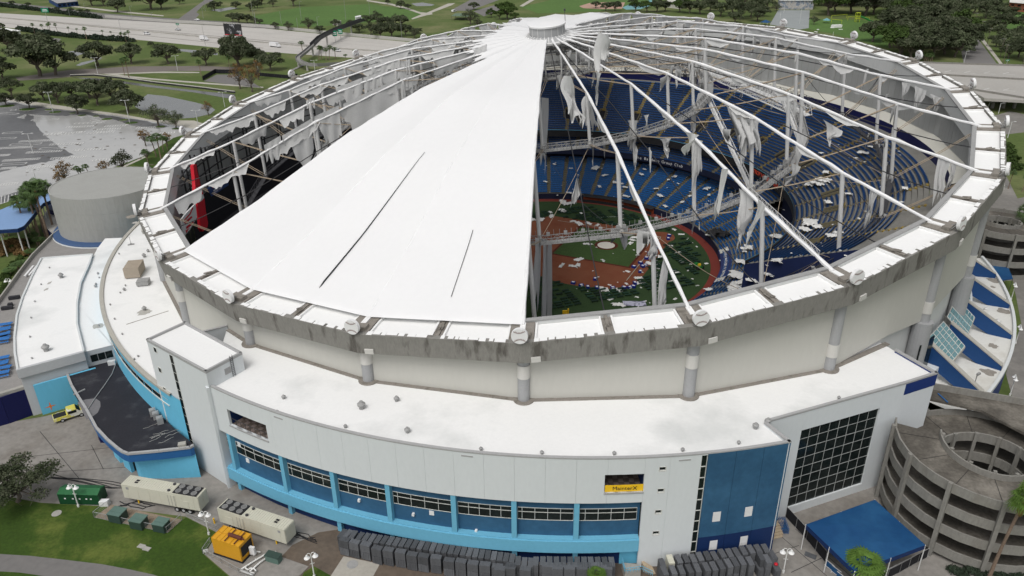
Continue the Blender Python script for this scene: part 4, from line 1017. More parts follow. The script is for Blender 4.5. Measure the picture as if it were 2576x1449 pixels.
# paved terrace
terr = thing('paved_terrace', 'raised grey paver terrace round the concrete drum and the annex', 'terrace', tuple(np.append(PX([(60, 800)], ZT)[0], GZ)))
tp = PX([(-90, 880), (0, 762), (19, 736), (51, 691), (85, 646.5), (136.5, 595), (164, 574), (200, 555)], ZT)
poly = tp + [tuple(PZ(20.3, 116, 0)[:2]), tuple(PZ(21.5, 116, 0)[:2])] + PX([(211, 886), (82, 968), (0, 996), (-90, 1020)], ZT)
mb = MB(); mb.prism(poly, GZ - 1, ZT, bottom=False); mb.build('deck', ['paver'], terr)
mb = MB(); wallstrip(mb, tp[:-1], ZT - 1, ZT + 1.0, .35); mb.build('parapet_wall', 'concrete', terr)
tv = PX([(82, 968), (0, 996), (-90, 1020)], ZT)
mb = MB(); vbox(mb, tv[1], tv[0], 0, np.linalg.norm(tv[0] - tv[1]) - .02, GZ - 1, ZT - .3, 0, .3); vbox(mb, tv[2], tv[1], 0, np.linalg.norm(tv[1] - tv[2]), GZ - 1, ZT - .3, 0, .3); mb.build('retaining_wall', 'navy', terr)
mb = MB(); vbox(mb, tv[2], tv[0], 0, np.linalg.norm(tv[0] - tv[2]), ZT - .28, ZT + .35, -.5, .4); mb.build('edge_coping', 'concrete', terr)
# blue picnic tables and planters on the terrace
def picnic(mb, mi=0):
    for i in range(4): mb.box((0, -.36 + i * .24, .74), (1.9, .2, .05))
    for s in (-1, 1):
        for j in (0, 1): mb.box((0, s * (.66 + j * .18), .44), (1.9, .15, .05))
        for x in (-.65, .65): mb.beam((x, s * .75, 0), (x, s * .2, .72), .08, .05, up=(1, 0, 0))
    for x in (-.65, .65): mb.beam((x, -.8, .4), (x, .8, .4), .06, .05)
mbp = MB(); picnic(mbp); pic_me = mbp.mesh('picnic_table', 'table_blue')
for i, (x, y) in enumerate(((16, 823), (13, 836), (12, 848), (10, 861), (8, 908), (6, 923), (12, 933), (8, 946))):
    o = share(pic_me, 'picnic_table', None, U(x, y, ZT), rad(20 + 6 * (i % 3)), (1.35, 1.35, 1.2)); tag(o, 'blue slatted picnic table on the grey paver terrace', 'picnic table', 'picnic tables on the terrace')
for x, y, L in ((37, 752, 2.4), (19, 778, 2.4), (5, 845, 2.), (27, 770, 1.)):
    mb = MB(); c = U(x, y, ZT); mb.box(c + V3(0, 0, .4), (L, .9, .8), .3); pl = tag(mb.build('planter', 'charcoal'), 'dark box planter with low plants on the paver terrace', 'planter', 'planters on the terrace')
for i in range(3):
    a, b = U(62 + i * 11, 694 - i * 2, ZT + .6), U(84 + i * 11, 668 - i * 2, ZT + .6); mb = MB(); mb.beam(a, b, .5, .12); 
    for q in (.1, .9): c = a + (b - a) * q; mb.box(c - V3(0, 0, .33), (.3, .3, .6))
    tag(mb.build('white_bench', 'sign_white'), 'long white bench on the terrace beside the annex corner', 'bench', 'white benches on the terrace')
# concrete drum
dc = U(297, 568, ZT); drum = thing('concrete_drum', 'tall plain grey concrete drum on a blue skirted base', 'rotunda', (dc[0], dc[1], ZT))
mb = MB(); nseg = 48
for ring_i in range(3):
    z0, z1 = ZT + ring_i * 4.6, ZT + (ring_i + 1) * 4.6 - .06
    mb = MB(); mb.lathe([(15.6, z0), (15.6, z1), (15.54, z1 + .06)], (dc[0], dc[1], 0), nseg); mb.build('drum_ring', 'drum_concrete', drum)
mb = MB(); mb.lathe([(15.5, 18.2), (15.6, 18.4), (15.2, 18.4), (15.2, 18.0), (.01, 18.05)], (dc[0], dc[1], 0), nseg); mb.build('drum_roof', 'drum_concrete', drum)
mb = MB(); mb.lathe([(17.6, ZT), (17.6, ZT + .5), (17.3, ZT + .9), (15.65, ZT + 1.0)], (dc[0], dc[1], 0), nseg); mb.build('drum_skirt', 'skirt_blue', drum)
mb = MB(); mb.lathe([(17.8, ZT), (17.8, ZT + .25), (17.5, ZT + .3)], (dc[0], dc[1], 0), nseg); mb.build('skirt_curb', 'annex_cap', drum)
# pale blue tent roof at the left
tz = 7.0; tent = thing('tension_tent', 'pale blue tent roof with dark blue valance beside the palms', 'tent', tuple(np.append(PX([(60, 560)], tz)[0], GZ)))
tpx = [(-60, 560), (0, 528), (68, 500), (112, 487), (152, 484), (152, 495), (108, 511), (60, 568), (44, 575), (0, 578), (-60, 590)]
tt = PX(tpx, tz); 
mb = MB(); mb.prism(tt, tz - .25, tz, bottom=True); mb.build('tent_roof', 'tent_pale', tent)
mb = MB(); wallstrip(mb, [tt[10], tt[9], tt[8], tt[7], tt[6], tt[5]], tz - 1.2, tz - .02, .15); mb.build('valance', 'deep_blue', tent)
for i in (5, 6, 7, 8, 9): 
    mb = MB(); q = tt[i]; mb.tube((q[0] - 1, q[1] + 1, GZ), (q[0] - 1, q[1] + 1, tz - .3), .2, n=8); mb.build('tent_post', 'steel_white', tent)
lb = thing('entry_kiosk', 'low navy walled entry building between the tent and the concrete drum', 'building', tuple(np.append(PX([(130, 560)], 1)[0], GZ)))
mb = MB(); mb.prism(PX([(100, 558), (118, 528), (166, 540), (166, 582), (136, 592)], 1.5), GZ, 1.5, 0, 1); mb.build('kiosk_block', ['navy', 'kiosk_roof'], lb)
mb = MB(); mb.prism(PX([(112, 512), (152, 494), (160, 536), (124, 528)], 3.), GZ, 3., 0, 1); mb.build('kiosk_block', ['navy', 'deep_blue'], lb)
# ================================================================== LOADING DOCK
dock = thing('loading_dock', 'loading dock with flat black roof, blue fascia and teal walls', 'building', tuple(np.append(PX([(330, 1050)], ZB)[0], GZ)))
dl = [(167, 935), (171, 950), (180, 972), (198, 1002), (216, 1030), (242, 1078), (270, 1108), (296, 1130), (308, 1138), (322, 1143), (400, 1136), (478, 1127), (487, 1122)]
dr_ = [(481, 1112), (440, 1080), (400, 1040), (330, 965), (300, 925), (283, 902)]
PD = PX(dl + dr_, ZB)
mb = MB(); mb.sheet(PD, ZB); droof = mb.build('roof', 'black_roof', dock)
mb = MB(); pts = PX(dl, ZB)
for a, b in zip(pts[:-1], pts[1:]): n_ = unit(np.append(b - a, 0)); s_ = V3(n_[1], -n_[0], 0); mb.obox(np.append(a, ZB - .1) - n_ * .03 - s_ * .3, np.append(b - a, 0) + n_ * .06, s_ * .45, V3(0, 0, .4))
mb.build('parapet', 'parapet_cap', dock)
mb = MB(); wallstrip(mb, pts[3:], ZB - 1.75, ZB - .1, .3); mb.build('fascia', 'fascia_blue', dock)
mb = MB(); wallstrip(mb, pts[:4], ZB - .6, ZB - .1, .3); mb.build('fascia', 'parapet_cap', dock)
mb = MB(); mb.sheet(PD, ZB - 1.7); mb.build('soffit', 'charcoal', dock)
w2 = PX([(330, 1163), (398, 1157), (440, 1152), (480, 1140)], ZB - 1.7)
cin = lambda q, d: q + (PD[15] - q) / np.linalg.norm(PD[15] - q) * d
base = [cin(pts[8], 2.2), cin(pts[9], 2.0), pts[10] + (PD[15] - pts[10]) / np.linalg.norm(PD[15] - pts[10]) * 1.2, pts[12]]
mb = MB(); mb.prism([base[0], base[1], base[2], base[3], PD[14], PD[15]], GZ - 1, ZB - 1.75, bottom=False); mb.build('dock_wall', 'teal', dock)
for i in (5, 6): 
    mb = MB(); q = cin(pts[i], 1.6); n_ = unit(np.append(pts[i + 1] - pts[i], 0)); mb.obox(np.append(q, GZ - 1), n_ * 2.8, unit(np.append(PD[15] - q, 0)) * .6, V3(0, 0, ZB - 1.75 - GZ + 1)); mb.build('dock_pier', 'teal', dock)
mb = MB(); q = cin(pts[4], .8); mb.obox(np.append(q, GZ - 1), unit(np.append(pts[5] - pts[4], 0)) * 1.4, unit(np.append(PD[15] - q, 0)) * 1.4, V3(0, 0, ZB - GZ - .8)); mb.build('dock_pier', 'navy', dock)
_u = unit(np.append(P2e[1] - P2e[0], 0)); _n = V3(_u[1], -_u[0], 0); _a = P2e[0] + _n[:2] * .75; _b = P2e[1] + _n[:2] * .75; _s0 = VP(82, 966, _a, _b)[0]; _s1 = VP(172, 941, _a, _b)[0]
tw0, tw1 = _a + _u[:2] * _s0, _a + _u[:2] * _s1
mb = MB(); vbox(mb, tw0, tw1, 0, np.linalg.norm(tw1 - tw0) + 5, GZ - 1, ZT + .6, -.4, 0.02); side = mb.build('side_wall', 'teal', dock)
s_, z_ = VP(127, 1022, tw0, tw1); mb = MB(); u_ = unit(np.append(tw1 - tw0, 0)); n_ = V3(u_[1], -u_[0], 0); c = np.append(tw0, 0) + u_ * s_ + V3(0, 0, z_) + n_ * .04
pts8 = []
for i in range(8): a = math.pi * i / 4 + math.pi / 2; r_ = (1.1 if i % 2 == 0 else .22); pts8.append(c + u_ * r_ * math.cos(a) + V3(0, 0, r_ * math.sin(a)))
mb.add(pts8, [tuple(range(8))]); mb.build('star_emblem', 'orange', side)
# puddle, hose and units on the black roof
stn = [U(x, y, ZB)[:2] for x, y in ((265, 1016), (285, 1010), (300, 1002), (325, 1003), (342, 1012), (344, 1022), (338, 1036), (320, 1048), (300, 1058), (292, 1062))]
stn = [U(x, y, ZB)[:2] for x, y in ((195, 1012), (215, 1005), (240, 1002), (252, 1010), (253, 1022), (246, 1038), (230, 1050), (218, 1056))]
mb = MB(); mb.sheet(stn, ZB + .012); mb.build('roof_puddle', 'puddle', dock)
mb = MB(); mb.path([U(x, y, ZB + .12) for x, y in ((222, 1028), (240, 1000), (262, 970), (282, 940), (290, 918))], .09, 6); mb.build('roof_pipe', 'steel_grey', dock)
mb = MB(); mb.beam(U(185, 993, ZB + .1), U(214, 979, ZB + .1), .25, .2); mb.build('roof_duct', 'steel_grey', dock)
for i, (x, y) in enumerate(((386, 1038), (394, 1046), (404, 1058))):
    c = U(x, y + 6, ZB); mb = MB(); mb.box(c + V3(0, 0, .65), (1.1, 1.1, 1.3), .5); mb.lathe([(.45, 1.3), (.45, 1.4), (.3, 1.42)], c, 14); mb.build('condenser_unit', 'steel_grey', dock)
mb = MB(); mb.box(U(281, 912, ZB + .5), (1.4, .8, .9), .3); mb.build('condenser_unit', 'steel_white', dock)
mb = MB(); mb.box(U(458, 1119, ZB + .4), (1.3, 1., .7), .3); mb.build('condenser_unit', 'concrete', dock)
rs = np.random.RandomState(4)
for i in range(9):
    x0, y0 = 330 + rs.rand() * 90, 1075 + rs.rand() * 45; pts_ = [U(x0 + 9 * j + rs.randn() * 2, y0 - 3.4 * j + rs.randn() * 1.5, ZB + .016) for j in range(5)]; mb = MB()
    for a, b in zip(pts_[:-1], pts_[1:]): mb.beam(a, b, .07, .004)
    mb.build('salt_stain', 'stain_pale', dock)
# ================================================================== RIGHT ENTRANCE HALL WITH FINS
ent = thing('entrance_hall', 'low white entrance hall with blue fin walls along its curved roof', 'building', tuple(PZ(6.3, 110, GZ)))
ZE = 6.0; ks = np.linspace(4.95, 7.75, 50)
mb = MB(); mb.sheet([PZ(k, 114.6, 0)[:2] for k in ks] + [PZ(k, 100, 0)[:2] for k in ks[::-1]], ZE); mb.build('roof', 'roof_aged', ent)
mb = MB(); ringwall(mb, 114.9, GZ, ZE + .4, 4.95, 7.75, flip=True); mb.build('outer_wall', 'navy_bright', ent)
mb = MB(); ringwall(mb, 115.1, ZE - .1, ZE + .7, 4.95, 7.75, flip=True); ringwall(mb, 115.1, ZE + .7, ZE + .7, 4.95, 7.75, r2=114.5, flip=True); ringwall(mb, 114.5, ZE + .7, ZE, 4.95, 7.75, flip=True); mb.build('parapet', 'annex_cap', ent)
mb = MB(); ringwall(mb, 101.3, GZ, 20.8, 4.3, 8.6, flip=True); mb.build('rear_wall', 'inner_wall', ent)
mb = MB(); ringwall(mb, 106.0, ZE, 9.2, 5.0, 7.7, flip=True); ringwall(mb, 106.0, 9.2, 9.2, 5., 7.7, r2=101, flip=True); mb.build('upper_wall', 'facade_white', ent)
for k in (5.26, 5.70, 6.22, 6.76, 7.34):
    o = unit(PZ(k, 1, 0)); tg = V3(-o[1], o[0], 0) * .45
    def pr_(r, z): return PZ(k, r, z)
    ri, zi, ro, zo = 103.6, 13.1, 114.3, 7.0
    vs = [pr_(ri, zi) - tg, pr_(ro, zo) - tg, pr_(ro, ZE) - tg, pr_(110, ZE) - tg, pr_(ri, zi - 4.0) - tg]
    vs += [v + 2 * tg for v in vs]; n = 5
    mb = MB(); mb.add(vs, [tuple(range(5)), tuple(reversed(range(5, 10)))] + [((i + 1) % n, i, n + i, n + (i + 1) % n) for i in range(n)]); fin = mb.build('fin_wall', 'fin_blue', ent)
    mb = MB(); u = pr_(ro, zo) - pr_(ri, zi); mb.obox(pr_(ri, zi + .02) - tg * 1.25, u, tg * 2.5, V3(0, 0, .28)); mb.build('fin_coping', 'curb_tan', fin)
# sloped glazing between the fins
for ka, kb, ra, za, rb, zb in ((5.32, 5.64, 102.4, 13.6, 107.2, 9.7), (5.76, 6.16, 102.4, 13.4, 106.6, 9.9), (6.28, 6.70, 102.4, 13.2, 105.2, 10.8)):
    mb = MB(); nc, nr_ = 4, 7
    G = lambda u, v: PZ(ka + (kb - ka) * u, ra + (rb - ra) * v, za + (zb - za) * v)
    for i in range(nc + 1): mb.beam(G(i / nc, 0), G(i / nc, 1), .14, .14)
    for j in range(nr_ + 1): mb.beam(G(0, j / nr_), G(1, j / nr_), .1, .12)
    sk_ = mb.build('skylight', 'frame_white', ent)
    for i in range(nc):
        for j in range(nr_):
            mb = MB(); e_ = .04; mb.add([G((i + e_) / nc, (j + e_) / nr_), G((i + 1 - e_) / nc, (j + e_) / nr_), G((i + 1 - e_) / nc, (j + 1 - e_) / nr_), G((i + e_) / nc, (j + 1 - e_) / nr_)], [(3, 2, 1, 0)]); mb.build('pane', 'glass_teal', sk_)
    mb = MB(); mb.beam(G(0, 1) - V3(0, 0, .3), G(1, 1) - V3(0, 0, .3), .4, .5); mb.build('skylight_sill', 'curb_tan', ent)
mb = MB(); q0 = PZ(6.85, 106.05, ZE); q1 = PZ(6.93, 106.05, ZE); mb.obox(q0, q1 - q0, unit(PZ(6.9, 1, 0)) * .1, V3(0, 0, 2.6)); mb.build('roof_door', 'ink', ent)
mb = MB(); a_, b_ = U(2328, 868, 8), U(2342, 912, 8); 
c0, c1 = PZ(4.98, 104, 0), PZ(5.2, 104, 0); mb.obox(V3(c0[0], c0[1], 6), c1 - c0, unit(PZ(5.1, 1, 0)) * .2, V3(0, 0, 10)); mb.build('dark_glazing', 'glass_dark', ent)
for x, y, s in ((2480, 756, .8), (2478, 780, .5), (2507, 816, .9), (2449, 716, .7), (2415, 790, .4), (2490, 690, .3)):
    mb = MB(); vent_hood(mb, U(x, y, ZE), s); mb.build('roof_vent', 'steel_white', ent)
for x, y, r in ((2526, 783, 1.5), (2486, 936, 1.5), (2500, 705, 1.6), (2498, 870, 1.), (2498, 722, .6), (2490, 915, .5)): stain(ent, x, y, ZE + .01, r, mat='stain')
mb = MB(); q = U(2448, 978, ZE); mb.tube(q, q + V3(0, 0, 3.4), .09, n=6); mb.box(q + V3(.2, 0, 3.4), (.9, .4, .4), .6); mb.box(q + V3(0, 0, .3), (1, .6, .6), .3); mb.build('roof_floodlight', 'steel_grey', ent)
aw = PX([(2490, 662), (2510, 668), (2546, 690), (2546, 708), (2500, 690)], 2.0)
awn = thing('entrance_awning', 'small blue flat awning on thin posts beside the entrance hall', 'awning', tuple(np.append(np.mean(aw, 0), GZ)))
mb = MB(); mb.prism(PX([(2486, 663), (2535, 668), (2548, 700), (2500, 708)], 2.), 1.75, 2.); mb.build('awning_top', 'canopy_blue', awn)
for x, y in ((2535, 668), (2548, 700), (2502, 706), (2525, 703)): q = U(x, y, 1.9); mb = MB(); mb.tube((q[0], q[1], GZ), q, .07, n=6); mb.build('awning_post', 'steel_dark', awn)
# ================================================================== SPIRAL RAMPS
def spiral(name, label, cx, cy, ztop, ri, ro, turns, pitch, a0, ncol):
    t = thing(name, label, 'parking ramp', (cx, cy, GZ)); n = 30
    P = lambda a, r, z: V3(cx + r * math.cos(a), cy + r * math.sin(a), z)
    for tn in range(turns):
        for nm, prof, mt in (('ramp_deck', [(ri, 0), (ro, 0), (ro, -.45), (ri, -.45), (ri, 0)], 'ramp_concrete'), ('outer_parapet', [(ro - .02, -.62), (ro - .02, 1.05), (ro + .25, 1.05), (ro + .25, -.62), (ro - .02, -.62)], 'ramp_wall'), ('inner_parapet', [(ri - .25, -.62), (ri - .25, 1.05), (ri + .02, 1.05), (ri + .02, -.62), (ri - .25, -.62)], 'ramp_wall')):
            rows = []
            for i in range(n + 1):
                a = a0 + 2 * math.pi * i / n; z = ztop - pitch * (tn + i / n); rows.append([P(a, r, z + dz) for r, dz in prof])
            mb = MB(); mb.grid(rows); mb.add(rows[0][:4], [(0, 1, 2, 3)]); mb.add(rows[-1][:4], [(3, 2, 1, 0)]); mb.build(nm, mt, t)
    for i in range(ncol):
        a = a0 + 2 * math.pi * (i + .35) / ncol
        for r, w in ((ro + .42, .62), (ri - .4, .5)):
            z1 = ztop - pitch * ((i + .35) / ncol) + 1.25; d = V3(math.cos(a), math.sin(a), 0); tg = V3(-d[1], d[0], 0)
            mb = MB(); c = P(a, r, GZ); mb.obox(c - d * w / 2 - tg * w / 2, d * w, tg * w, V3(0, 0, z1 - GZ)); mb.build('column', 'ramp_wall', t)
    for i in range(12):
        a = a0 + 2 * math.pi * i / 12 + .2; z = ztop - pitch * (i / 12 + .03) - .02; mb = MB(); mb.beam(P(a, ri + .05, z + .06), P(a, ro - .05, z + .06), .07, .02); mb.build('deck_joint', 'ink', t)
    return t
r1 = spiral('spiral_ramp', 'grey concrete spiral car ramp beside the blue tent', 64.6, -106.4, 12.0, 6.9, 13.4, 4, 3.9, rad(150), 12)
r2 = spiral('spiral_ramp', 'concrete spiral car ramp behind the entrance hall', 125.0, -3.0, 12.0, 6.6, 13.6, 4, 3.9, rad(100), 12)
# bridge from the ramp head to the right
mb = MB(); a_, b_, c_, d_ = U(2285, 1000, 12), U(2330, 985, 12), U(2576, 1085, 12), U(2620, 1040, 12)
mb.prism([U(2290, 990, 12)[:2], U(2340, 975, 12)[:2], U(2660, 1030, 12)[:2], U(2640, 1120, 12)[:2], U(2470, 1030, 12)[:2]], 11.4, 11.85); mb.build('bridge_deck', 'ramp_concrete', r1)
mb = MB(); wallstrip(mb, [U(2660, 1030, 12)[:2], U(2340, 975, 12)[:2], U(2290, 990, 12)[:2]], 11.4, 13.1, .3); mb.build('bridge_parapet', 'ramp_wall', r1)
mb = MB(); mb.beam(U(2258, 1092, 11.2), U(2366, 1120, 10.9), .22, .12); mb.beam(U(2360, 990, 12), U(2384, 1012, 12), .22, .12); mb.build('drain_hose', 'fascia_blue', r1)
# ================================================================== FAR SURROUNDINGS: SURFACES
def RG(ox, oy, pts, s=2.862): return [((ox + a / s) * .736, (oy + b / s) * .736) for a, b in pts]
def gsheet(name, pts, mat, dz, parent=None):
    mb = MB(); mb.sheet(PX(pts, GZ), GZ + dz); o = struct(name, mb, mat) if parent is None else mb.build(name, mat, parent); return o
# wide grass variation and fields
gsheet('park_field', RG(850, 0, [(40, 160), (500, 70), (1200, 40), (1700, 110), (1650, 190), (1250, 210), (700, 260), (100, 250)]), 'field_grass', .03)
gsheet('park_field', RG(1700, 0, [(230, 70), (520, 0), (1600, -30), (1300, 60), (1000, 110), (400, 130)]), 'field_grass', .03)
gsheet('park_field', RG(2600, 0, [(480, 180), (1100, 200), (1280, 480), (700, 330), (450, 280)]), 'field_grass', .03)
gsheet('park_field', RG(2600, 0, [(2240, 90), (2700, 30), (2700, 320), (2420, 290)]), 'field_grass', .03)
gsheet('access_road', RG(0, 0, [(150, 760), (680, 685), (1300, 650), (2000, 645), (2340, 660), (2340, 695), (1700, 695), (1000, 722), (500, 770), (180, 790)]), 'road_brown', .04)
gsheet('access_path', RG(0, 0, [(1000, 722), (1600, 700), (1950, 705), (1950, 715), (1500, 715), (1150, 730), (1500, 768), (2100, 815), (2576, 850), (2576, 862), (2000, 822), (1300, 765)]), 'pale_path', .05)
gsheet('frontage_road', RG(0, 0, [(-100, 5), (600, 80), (1000, 130), (1600, 175), (2100, 205), (2700, 245), (2700, 285), (1800, 230), (1200, 205), (600, 130), (-100, 50)]), 'road', .04)
gsheet('side_road', RG(0, 0, [(1740, 190), (1850, 110), (1960, 30), (2020, -10), (2110, -10), (1990, 50), (1920, 120), (1950, 140), (1900, 200)]), 'road', .045)
gsheet('verge_path', RG(0, 0, [(600, 45), (1200, 110), (1600, 150), (1600, 160), (1150, 120), (600, 55)]), 'pale_path', .05)
hw_u = RG(0, 0, [(-200, 118), (2576, 278)]) + RG(850, 0, [(900, 350), (1700, 425), (2600, 520)])
hw_l = RG(850, 0, [(2600, 660), (1000, 565), (0, 497)]) + RG(0, 0, [(1250, 380), (-200, 245)])
mb = MB(); mb.sheet(PX(hw_u + hw_l, GZ), GZ + .06); hwy = struct('highway', mb, 'highway_concrete')
def hline(pts, w, mat, name, dz=.08, h=.004, parent=None):
    mb = MB(); q = [U(x, y, GZ + dz) for x, y in pts]
    for a, b in zip(q[:-1], q[1:]): mb.beam(a, b, w, h)
    return mb.build(name, mat, parent)
L0 = RG(0, 0, [(-200, 158), (2576, 420)]) + RG(850, 0, [(700, 470), (1200, 500), (1800, 560)])
mb = MB(); q = [U(x, y, GZ) for x, y in L0]
for a, b in zip(q[:-1], q[1:]): mb.beam(a + V3(0, 0, .5), b + V3(0, 0, .5), .6, .9)
tag(mb.build('median_barrier', 'concrete'), 'long grey concrete barrier down the middle of the highway', 'barrier')
hline(RG(0, 0, [(-200, 150), (2576, 395)]) + RG(850, 0, [(700, 455)]), 1.6, 'road_brown', 'shoulder_strip', .075, parent=hwy)
hline(RG(0, 0, [(-200, 205), (1250, 330), (2576, 470)]), 1.2, 'road_brown', 'shoulder_strip', .075, parent=hwy)
for off in (0, 1):
    A = [RG(0, 0, [(1000, 190 + off * 0)])[0], RG(850, 0, [(700, 408)])[0]]
for i in range(26):                                     # lane dashes
    t = i / 26; x = 250 + t * 620; y = 47.8 + (x - 476.5) * .107 + 25
    a, b = U(x, y, GZ + .09), U(x + 6, y + .64, GZ + .09); mb = MB(); mb.beam(a, b, .35, .004); mb.build('lane_dash', 'paint_white', hwy)
for f in (.2, .36, .62, .78, .9):
    pts_ = []
    for x_, yu, yl in ((-50, 29, 61), (662, 71.5, 128.6), (1000, 104, 150)): pts_.append((x_, yu + (yl - yu) * f))
    hline(pts_, .45, 'lane_wear', 'lane_joint', .074, parent=hwy)
# far retaining wall of the highway
wl = RG(0, 0, [(1030, 170), (1600, 215), (2576, 268)]) + RG(850, 0, [(900, 345), (1700, 418)])
q = [U(x, y, GZ) for x, y in wl]; mb = MB()
for a, b in zip(q[:-1], q[1:]): mb.beam(a + V3(0, 0, 1.2), b + V3(0, 0, 1.2), .5, 2.4)
tag(mb.build('retaining_wall', 'retain_pale'), 'pale concrete retaining wall along the far highway edge', 'wall')
# water
gsheet('channel_water', RG(0, 0, [(690, 755), (930, 765), (1200, 795), (1500, 835), (2000, 895), (2310, 925), (2250, 965), (1900, 905), (1400, 845), (1150, 808), (900, 782)]), 'water_dark', .05)
gsheet('pond_water', RG(0, 0, [(1320, 1045), (1380, 970), (1445, 922), (1620, 940), (1900, 1000), (2060, 1040), (2105, 1075), (2060, 1115), (1900, 1152), (1740, 1162), (1580, 1140), (1430, 1100)]), 'water', .05)
gsheet('puddle_water', RG(0, 0, [(630, 520), (700, 500), (800, 498), (830, 520), (760, 545), (690, 560)]), 'water', .05)
gsheet('puddle_water', RG(0, 0, [(740, 640), (800, 610), (900, 590), (1000, 560), (980, 580), (880, 615), (780, 645)]), 'water', .05)
gsheet('puddle_water', RG(0, 0, [(1640, 470), (1900, 490), (2130, 520), (2130, 540), (1880, 515), (1680, 490)]), 'water', .05)
gsheet('puddle_water', RG(0, 0, [(560, 815), (640, 808), (690, 825), (640, 835)]), 'water', .05)
gsheet('puddle_water', RG(850, 0, [(1590, 35), (1700, 25), (1820, 45), (1790, 58), (1640, 60)]), 'water', .05)
gsheet('puddle_water', RG(0, 0, [(2060, 100), (2250, 70), (2330, 80), (2150, 115)]), 'water', .05)
wl = [U(x, y, GZ) for x, y in RG(0, 0, [(690, 748), (925, 742), (1200, 772), (1500, 815), (2000, 872), (2300, 912)])]
mb = MB()
for a, b in zip(wl[:-1], wl[1:]): mb.beam(a + V3(0, 0, -.1), b + V3(0, 0, -.1), .5, 2.2)
cw_ = thing('channel_wall', 'dark sheet pile wall with pale cap along the drainage channel', 'wall', tuple(wl[2])); mb.build('piling', 'charcoal', cw_)
mb = MB()
for a, b in zip(wl[:-1], wl[1:]): mb.beam(a + V3(0, 0, 1.1), b + V3(0, 0, 1.1), .8, .3)
mb.build('wall_cap', 'retain_pale', cw_)
# park paths
gsheet('park_path', RG(850, 0, [(1160, 0), (1400, 35), (1550, 75), (1680, 120), (1740, 125), (1950, 35), (2020, 30), (1990, 50), (1790, 125), (1800, 140), (1740, 150), (1600, 190), (1590, 182), (1690, 140), (1540, 90), (1380, 48), (1150, 10)]), 'pale_path', .05)
gsheet('park_lot', RG(850, 0, [(1980, 100), (2200, -20), (2500, -20), (2150, 110)]), 'road', .04)
gsheet('park_lot', RG(850, 0, [(2200, 110), (2440, 40), (2460, 100), (2300, 160)]), 'road', .04)
gsheet('ball_infield', RG(1700, 0, [(800, 60), (900, 30), (1100, 20), (1250, 25), (1220, 85), (1000, 90), (840, 80)]), 'clay_pink', .05)
gsheet('park_court', RG(1700, 0, [(1220, 75), (1300, 40), (1500, 0), (1600, 20), (1400, 90), (1260, 95)]), 'court_teal', .055)
gsheet('park_path', RG(1700, 0, [(215, 60), (330, -10), (380, -10), (250, 65)]), 'pale_path', .05)
gsheet('ball_court', RG(2600, 0, [(90, 240), (170, 100), (480, 100), (470, 275), (380, 290)]), 'court', .05)
# street and overpass on the right
gsheet('street', RG(2600, 0, [(1690, -20), (1820, -20), (1960, 150), (2140, 400), (2330, 650), (2480, 900), (2100, 900), (1990, 640), (1900, 200), (1800, 60)]), 'road', .04)
gsheet('street_sidewalk', RG(2600, 0, [(1845, 0), (1880, 0), (2010, 180), (2220, 430), (2380, 640), (2350, 645), (2160, 400), (1975, 150)]), 'pale_path', .05)
gsheet('plaza_asphalt', [(2470, 300), (2540, 280), (2640, 300), (2700, 700), (2700, 1050), (2560, 1050), (2530, 940), (2570, 820), (2545, 690), (2480, 640), (2500, 420)], 'plaza', .04)
ov = thing('highway_overpass', 'wide concrete highway overpass behind the stadium ring', 'overpass', tuple(U(2500, 260)))
ovp = RG(2600, 0, [(1500, 615), (2700, 652), (2700, 985), (2190, 960), (2050, 880)]); OZ = 5.0
mb = MB(); mb.prism(PX(ovp, OZ), OZ - 1.4, OZ); mb.build('deck', 'overpass_deck', ov)
for a, b in ((RG(2600, 0, [(1500, 615)])[0], RG(2600, 0, [(2700, 652)])[0]), (RG(2600, 0, [(2050, 880)])[0], RG(2600, 0, [(2700, 985)])[0]), (RG(2600, 0, [(1700, 735)])[0], RG(2600, 0, [(2700, 790)])[0])):
    mb = MB(); mb.beam(U(*a, OZ) + V3(0, 0, .45), U(*b, OZ) + V3(0, 0, .45), .5, 1.0); mb.build('barrier', 'ramp_wall', ov)
for i in range(4):
    for y0, y1 in ((690, 718), (850, 890)):
        x = 1800 + i * 190; a, b, c = [U(*RG(2600, 0, [q])[0], OZ + .03) for q in ((x + 60, y0 + i * 6), (x, y0 + 14 + i * 6), (x + 120, y0 + 26 + i * 6))]; mb = MB(); mb.beam(a, b, .35, .01); mb.beam(b, c, .35, .01); mb.build('chevron_marking', 'paint_white', ov)
for i in range(4): q = U(*RG(2600, 0, [(2250 + i * 110, 960)])[0], OZ); mb = MB(); mb.box((q[0] + 2, q[1] + 9, (GZ + OZ - 1.4) / 2), (1.2, 1.2, OZ - 1.4 - GZ)); mb.build('pier', 'ramp_wall', ov)
# flooded parking lot
lot = RG(0, 0, [(-300, 900), (0, 975), (120, 990), (500, 1060), (800, 1095), (1100, 1125), (1500, 1190), (1720, 1230), (1930, 1262), (1740, 1431)]) + RG(0, 450, [(1420, 235), (1130, 345), (930, 440), (560, 525), (515, 548), (0, 712), (-300, 800)])
mb = MB(); mb.sheet(PX(lot), GZ + .04); plot = struct('parking_lot', mb, 'silt')
def patch(pts, mat='wet_asphalt', dz=.06):
    rs = np.random.RandomState(len(pts) * 7); out = []
    for i in range(len(pts)):
        a, b = np.array(pts[i]), np.array(pts[(i + 1) % len(pts)])
        for j in range(6): q = a + (b - a) * j / 6; out.append(tuple(q + rs.randn(2) * (.9 if j else .3)))
    gsheet('wet_patch', out, mat, dz, plot)
patch(RG(0, 450, [(-300, -120), (0, -150), (200, -130), (330, -100), (400, 0), (580, 150), (720, 225), (640, 255), (480, 290), (250, 335), (0, 400), (-300, 450)]))
